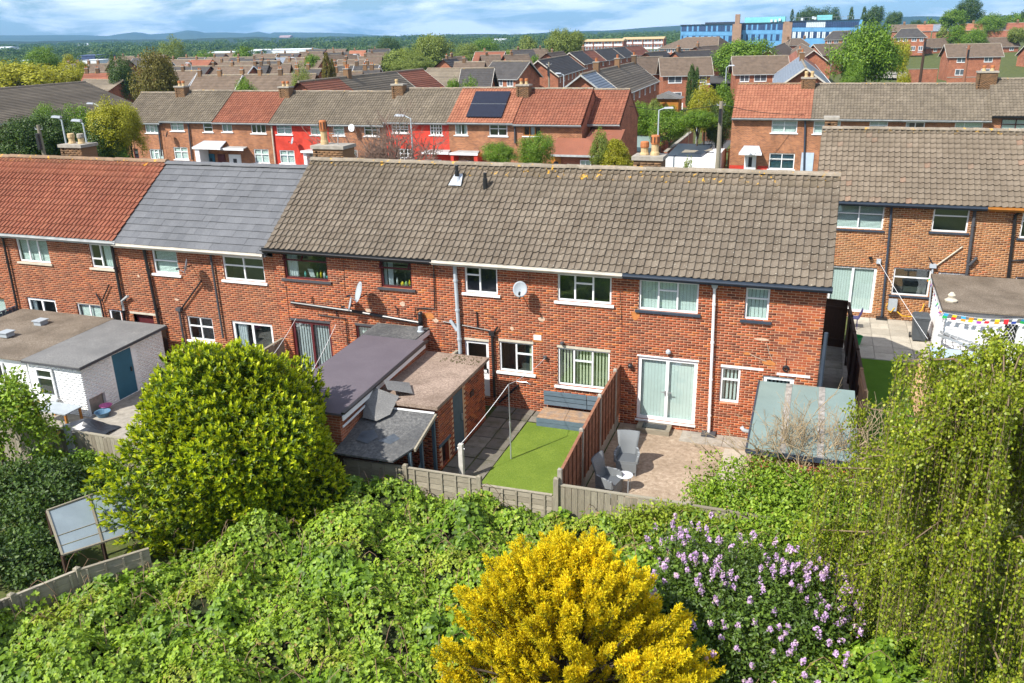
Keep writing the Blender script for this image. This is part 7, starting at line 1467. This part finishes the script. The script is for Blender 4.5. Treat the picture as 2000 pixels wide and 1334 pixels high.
bush('pale green bramble spilling over the board fence below the patio', (-2.75, -6.95, .72), (1.35, .5, .78), 150, 75, .085, LM['cleaver'], 32, name='bramble_mound', cat='bramble', zmin=-.3)
bush('leafy bramble before the lean-to between lilac and birch', (.1, -7.0, .8), (1.5, .6, .9), 170, 75, .085, LM['bramble'], 33, name='bramble_mound', cat='bramble', zmin=-.3)
sg = []
for k in range(90):
    x, y = rnd.uniform(-14, 2), rnd.uniform(-13.5, -6.8); z = float(ground_h(np.array(x), np.array(y))); P_ = np.array((x, y, z-.1)); Q_ = P_+np.array((rnd.gauss(0,.12), rnd.gauss(0,.12), rnd.uniform(.25,.5))); sg += [(P_, Q_, .006, .003)]
    for j in range(3): R_2 = P_+(Q_-P_)*(.5+.15*j); sg.append((R_2, R_2+np.array((rnd.gauss(0,.08), rnd.gauss(0,.08), .07)), .004, .002))
tubes_obj('dead_stems', sg, TWIG, brm)
# left side greenery
q = Yp(20, 850, -8.6); bush('leafy green tree at the left edge before the white shed', (q[0]-.35, -8.6, q[2]+.25), (1.2, 1.0, 1.45), 95, 80, .115, LM['bramble'], 41, name='leafy_tree', cat='tree')
q = Zp(70, 1000, .7); bush('dark green shrubbery at the left edge behind the glazed frame', (q[0]-.6, q[1]+.7, .6), (1.6, 1.2, .85), 110, 80, .10, LM['dark'], 42)
q = Zp(30, 1110, .6); bush('dark green shrub between the glazed frame and the sagging fence', (q[0]-.3, q[1]+.5, .45), (1.1, .8, .6), 110, 80, .09, LM['dark'], 43)
q = Zp(130, 940, .5); bush('low green ivy against the foot of the board fence', (q[0], -8.05, .4), (1.6, .35, .5), 90, 60, .08, LM['shrub'], 44, trunk=False)
# ------------------------------------------------------------------ trees and shrubs of the street and beyond
_pro = {}
def proto(kind, lm, seed, ncl, per, lf):
    k = (kind, lm.name, seed, ncl)
    if k not in _pro:
        g_ = np.random.default_rng(seed)
        if kind == 'cone': d = rdir(ncl, -1); zz = g_.uniform(-1, 1, ncl); a = g_.uniform(0, 2*PI, ncl); rr = np.sqrt(np.clip((1-zz)/2, .02, 1))*np.clip((zz+1.15)/.5, 0, 1)*g_.uniform(.6, 1, ncl); cl = np.stack([rr*np.cos(a), rr*np.sin(a), zz], 1); sp_ = .2
        else: d = rdir(ncl, -.85); cl = d*(lobes(d, 16, .34, 8, seed)*g_.uniform(.5, 1.0, ncl))[:, None]; sp_ = .25
        n = ncl*per; ci = np.repeat(np.arange(ncl), per); od = unit(g_.normal(size=(n, 3))); Pq = cl[ci]+od*sp_*(g_.uniform(.2, 1, n)[:, None]**.5)
        if kind == 'weep': Pq[:, 2] -= np.abs(g_.normal(0, .12, n))
        D = unit(g_.normal(size=(n, 3))+(np.array((0,0,-1.2)) if kind == 'weep' else 0)); V = quad_pts(Pq, D, unit(od+unit(cl)[ci]*.7+np.array((0,0,.5))), g_.uniform(.7, 1.3, n)*lf*(1.5 if kind == 'weep' else 1), lf*.75)
        o = stuffmesh('crown', V, [(0,1,2,3)], lm); me = o.data; bpy.data.objects.remove(o)
        tr = MB().tube([(0,0,-.03),(.02,0,.5),(0,.02,1)], [.10,.08,.04], 7)
        for j in range(6): dd = unit(g_.normal(size=3)*np.array((1,1,.2))); tr.tube([(0,0,.6+.06*j), (dd[0]*.3,dd[1]*.3,.8+.04*j), (dd[0]*.6,dd[1]*.6,.92+.03*j)], [.05,.03,.01], 5)
        _pro[k] = (me, tr.mesh('trunk', BARK))
    return _pro[k]
def tree_at(label, u, vtop, D, wpx, lm, kind='round', hpx=None, seed=1, big=True, name='tree', cat='tree', group=None):
    P = Dp(u, vtop, D); dep = float((P-CAM)@FWD); wd = wpx*dep/F_PX; g0 = terr(P[0], P[1]); top = float(P[2]); H = top-g0; ch = min(H*.92, (hpx*dep/F_PX) if hpx else max(wd*.95, H*.6)); ch = max(ch, .6)
    t = thing(name, label, cat, (P[0], P[1], g0), rnd.uniform(0, 6.28), group); me, trm = proto(kind, LM[lm], seed, *((260, 75, .06) if wpx > 44 else (170, 46, .095) if big else (70, 20, .18)))
    o = link('crown', me, t, (0, 0, H-ch/2)); o.scale = (wd/2, wd/2, ch/2*(1.0)); tr = link('trunk', trm, t, (0, 0, 0)); tr.scale = (wd/2*.8, wd/2*.8, max(.1, H-ch*.5))
    return t
T = tree_at
T('wide yellow green willow at the left edge beyond the low roofs', 45, 121, 165, 190, 'yellow', 'weep', 90, 1); T('yellow green willow right of the wide one at left', 120, 131, 160, 100, 'yellow', 'weep', 70, 2)
T('round bright green tree before the left factories', 78, 96, 235, 62, 'shrub', seed=3); T('small yellow tree left of the grey estate roofs', 133, 111, 215, 32, 'yellow', seed=4); T('smaller yellow tree beside the first yellow one', 156, 115, 210, 22, 'yellow', seed=5)
T('dark green tree at the end of the low brown building', 231, 117, 135, 52, 'dark', seed=6, hpx=90); T('tall olive brown conifer behind the end of the row', 297, 93, 100, 82, 'olive', 'round', 150, 7); T('olive brown side growth of the tall conifer', 330, 140, 102, 40, 'olive', 'round', 80, 8)
T('pale green willow in the distance above the estate', 331, 88, 330, 60, 'willow', seed=9); T('dark tree at the foot of the pale willow', 357, 104, 310, 22, 'dark', seed=10); T('bright green tree right of the pale willow', 397, 101, 270, 38, 'shrub', seed=3); T('bright green round tree by the pale factory', 472, 94, 300, 42, 'shrub', seed=4)
T('bright green tree amid the estate roofs', 606, 104, 175, 32, 'shrub', seed=5); T('tall brown green cypress in the estate', 636, 107, 112, 24, 'olive', 'cone', 52, 6); T('short brown cypress beside the tall one', 648, 117, 112, 14, 'olive', 'cone', 40, 7); T('green bush behind the dull red roof', 478, 158, 92, 52, 'shrub', seed=8); T('yellow green bush behind the first chimneys', 585, 148, 105, 46, 'willow', seed=9)
T('dark copper tree on the skyline left of the willows', 757, 73, 420, 46, 'dark', seed=10); T('large pale willow left of the pair', 780, 94, 205, 88, 'willow', 'weep', 52, 1); T('taller pale willow right of the pair', 842, 72, 225, 84, 'willow', 'weep', 70, 2); T('low green willow joining the pair', 808, 108, 200, 70, 'willow', 'weep', 36, 3)
T('grey green tree right of the willow pair', 917, 86, 290, 54, 'willow', seed=3); T('bright green tree behind the grey green one', 948, 78, 390, 56, 'shrub', seed=4); T('bushy bright shrub behind the hipped roof', 887, 151, 92, 36, 'shrub', seed=5); T('second bushy shrub behind the hipped roof', 916, 158, 92, 34, 'shrub', seed=6)
T('tall pale birch above the estate in the centre', 1028, 74, 310, 42, 'willow', 'weep', 45, 4); T('rounded green tree left of the tall birch', 993, 95, 250, 36, 'willow', 'weep', 26, 5); T('large pale birch before the flats', 1104, 60, 250, 72, 'willow', 'weep', 52, 6); T('small bright tree at the foot of the tall birch', 1043, 107, 215, 22, 'shrub', seed=7)
T('large leafy lime tree left of the brown roofed house', 1445, 72, 165, 108, 'shrub', 'weep', 72, 7); T('biggest round birch on the right in front of the brick houses', 1700, 46, 128, 112, 'shrub', 'weep', 108, 8); T('yellowing tree beside the biggest birch', 1762, 77, 150, 34, 'yellow', seed=8); T('low shrubs left of the biggest birch', 1668, 128, 118, 46, 'shrub', seed=9); T('yellow garden shrub by the parked cars', 1768, 140, 118, 26, 'yellow', seed=10)
for k, (u, v, D, w_, kd, lm_, lb) in enumerate(((1548,19,640,9,'cone','dark','first small poplar above the school'), (1559,24,640,8,'cone','dark','second small poplar above the school'), (1580,18,600,52,'round','dark','dark trees behind the school roof'), (1620,19,600,48,'round','dark','right hand dark tree behind the school roof'), (1664,15,520,14,'cone','dark','poplar right of the school'), (1689,15,500,15,'cone','dark','second poplar right of the school'), (1710,11,490,34,'round','dark','dark tree right of the poplars'), (1748,23,470,30,'round','far','grey green tree on the right skyline'), (1791,40,520,28,'round','dark','purple dark tree on the right skyline'), (1819,35,480,24,'round','shrub','small green tree on the right skyline'), (1862,16,380,44,'round','shrub','bright tree left of the tallest skyline tree'), (1894,0,420,50,'round','dark','tallest dark tree on the right skyline'), (1938,26,400,52,'round','shrub','long green trees on the right skyline'), (1978,30,410,40,'round','shrub','green trees at the right end of the skyline'), (2010,20,420,36,'round','dark','dark tree at the right edge of the skyline'), (1872,53,300,34,'round','shrub','green bushes before the hilltop row'), (1908,54,295,46,'round','shrub','larger green bushes before the hilltop row'), (1842,55,305,22,'round','willow','grey bush before the solar blue roof'), (1990,52,300,34,'round','willow','pale tree right of the orange gable'))):
    T(lb, u, v, D, w_, lm_, kd, seed=k % 6+1, big=w_ > 25, hpx=(w_*2.2 if kd == 'cone' else None))
T('tall dark cypress before the brick house', 1352, 131, 82, 26, 'dark', 'cone', 76, 1); T('second dark cypress tip beside the tall one', 1362, 135, 84, 16, 'dark', 'cone', 60, 2); T('yellow green tree right of the cypress', 1380, 170, 76, 62, 'yellow', seed=3); T('bright green shrub left of the orange red roof', 1418, 168, 78, 40, 'shrub', seed=4); T('pale flowering shrub behind the extension', 1279, 191, 84, 34, 'willow', seed=5)
T('green shrubs behind the outhouse', 1250, 208, 78, 60, 'shrub', seed=6); T('green shrubs along the alley', 1310, 205, 76, 70, 'shrub', seed=7); T('drooping shrub over the alley wall', 1365, 215, 72, 66, 'shrub', 'weep', 34, 8); T('dark shrub above the brown fence', 1402, 215, 74, 46, 'dark', seed=9)
T('leafy green street tree left of the bright one behind the ridge', 975, 278, 47, 62, 'shrub', seed=1, hpx=46); T('bright yellow green bush behind the ridge before the porch', 1048, 266, 46, 66, 'shrub', seed=2, hpx=62); T('feathery grey green sapling behind the ridge', 1172, 258, 46, 34, 'willow', seed=3, hpx=70); T('low golden green conifer behind the ridge', 1202, 276, 46, 78, 'yellow', 'cone', 60, 4); T('small bright bush left of the end house across the street', 222, 268, 66, 44, 'shrub', seed=5)
q = Yp(745, 300, 21.0); bare('bare brown bush behind the ridge before the red painted house', (q[0], 21.0, 1.6), 5.0, 1.15, 46, 77, plain('grey_brown_twig', (.24,.165,.13), .9, .3, 8), 'bare_tree', 5, 1.7)
T('leafless looking sapling by the white garage', 1345, 312, 60, 16, 'willow', seed=6, big=False)
for k, (u, v, w_, lm_, lb) in enumerate(((25,232,110,'dark','dark hedge at the left edge'),(95,222,110,'dark','dark hedge behind the wooden pole'),(150,215,100,'shrub','green hedge top behind the lamp'),(205,205,90,'yellow','yellow green hedge by the end house'),(240,196,60,'yellow','yellow green hedge touching the end roof'),(85,205,60,'shrub','bright shrub on top of the hedge'),(180,236,100,'dark','lower dark hedge right of the lamp'),(118,248,100,'dark','lower dark hedge left of the lamp'),(45,262,110,'dark','lower dark hedge at the left edge'))):
    T(lb+' beyond the near roofs', u, v, 66+2*(k % 3), w_, lm_, seed=k % 5+1, hpx=95, name='hedge', cat='hedge')
# ------------------------------------------------------------------ distant woods, hills
def ridge_profile(name, prof, D, base_z, mat, seed, rough, back=1500, nn=500):
    us = np.linspace(prof[0][0], prof[-1][0], nn); vs2 = np.interp(us, [p_[0] for p_ in prof], [p_[1] for p_ in prof]); g_ = np.random.default_rng(seed)
    r_ = np.zeros(nn)
    for s in (4, 9, 20): r_ += np.interp(np.arange(nn), np.linspace(0, nn-1, nn//s), g_.normal(size=nn//s))*rough*s/14
    top = [Dp(u, v+dv, D) for u, v, dv in zip(us, vs2, r_)]; rows_ = []
    for f_, dz, dd in ((0, 0, -.30), (.35, .3, -.2), (.75, .72, -.08), (1, 1, 0), (.8, .85, .15), (0, 0, .5)):
        rows_.append([CAM*np.array((1,1,0))+(P*np.array((1,1,0))-CAM*np.array((1,1,0)))*(1+dd)+np.array((0,0,base_z+(P[2]-base_z)*dz)) for P in top])
    mb = MB().add([p_ for r in rows_ for p_ in r], [(j*nn+i, j*nn+i+1, (j+1)*nn+i+1, (j+1)*nn+i) for j in range(5) for i in range(nn-1)]); o = structure(name, mb, mat); o.data.polygons.foreach_set('use_smooth', [True]*len(o.data.polygons))
hm = plain('moorland', (.055,.075,.035), 1, .3, .002, .01, bmp=0); wm = plain('wooded_hill', (.022,.045,.016), 1, .35, .01, .06, bmp=0)
ridge_profile('far_hills', [(-700,74),(-100,72),(0,69),(100,68.5),(160,69),(210,70.5),(235,66),(262,63),(278,64.5),(292,67.5),(340,64),(365,59),(385,60.5),(400,64),(440,63),(480,65),(505,61.5),(527,66),(535,63),(560,63.5),(640,63.5),(700,66),(740,69),(800,72),(900,73)], 6000, 0, hm, 1, .12)
ridge_profile('hills', [(-700,86),(0,80),(120,79.5),(250,77.5),(300,76),(400,74),(500,73.5),(600,73),(700,72),(800,70),(900,67.5),(1000,66)], 2600, -2, wm, 2, .7); ridge_profile('hills', [(880,70),(1000,67),(1080,63),(1150,60.5),(1220,57),(1260,53.5),(1330,50),(1420,49),(1520,46),(1650,40),(1760,33),(1800,32),(1850,34),(1950,31),(2100,28),(2700,20)], 3600, -2, wm, 3, .45)
n = 2600; V = []; g_ = np.random.default_rng(5)
crown = proto('round', LM['far'], 99, 26, 9, .26)[0]; base = np.zeros(len(crown.vertices)*3, dtype=np.float32); crown.vertices.foreach_get('co', base); base = base.reshape(-1, 4, 3); VV = []
for k in range(n):
    u = g_.uniform(-260, 1345); D = 340*(2300/340)**(g_.uniform(0, 1)**1.0); P = Dp(u, 100, D)
    if u > 130 and D < 560+g_.uniform(0, 120): continue
    if u > 1130 and D < 520: continue
    z = 9*sstep(700, 2300, D)*(1 if u < 900 else .6); h = g_.uniform(4.2, 7.5) if D < 900 else g_.uniform(6.5, 11); s = np.array((h*.55*g_.uniform(.8,1.3), h*.55*g_.uniform(.8,1.3), h*.5)); a = g_.uniform(0, 6.28); R2_ = np.array([[math.cos(a),-math.sin(a),0],[math.sin(a),math.cos(a),0],[0,0,1]])
    VV.append((base@R2_.T)*s+np.array((P[0], P[1], z+h*.5)))
o = stuffmesh('woodland', np.concatenate(VV), [(0,1,2,3)], LM['far']); tag(o, 'dense green woodland stretching from the estate to the hills', 'woodland', kind='stuff')
# ------------------------------------------------------------------ haze
hz = MB().box(-6500, 6500, -60, 9400, -4, 240); mt = bpy.data.materials.new('haze_air'); mt.use_nodes = True; nt = mt.node_tree; nt.nodes.clear(); oo = nt.nodes.new('ShaderNodeOutputMaterial'); pv_ = nt.nodes.new('ShaderNodeVolumePrincipled'); pv_.inputs['Color'].default_value = (.20, .55, 1, 1); pv_.inputs['Density'].default_value = 1.05e-4; pv_.inputs['Anisotropy'].default_value = 0; nt.links.new(pv_.outputs[0], oo.inputs['Volume'])
ho = hz.build('haze', mt); ho['kind'] = 'stuff'; ho['label'] = 'thin blue air between the near gardens and the hills'; ho['category'] = 'haze'
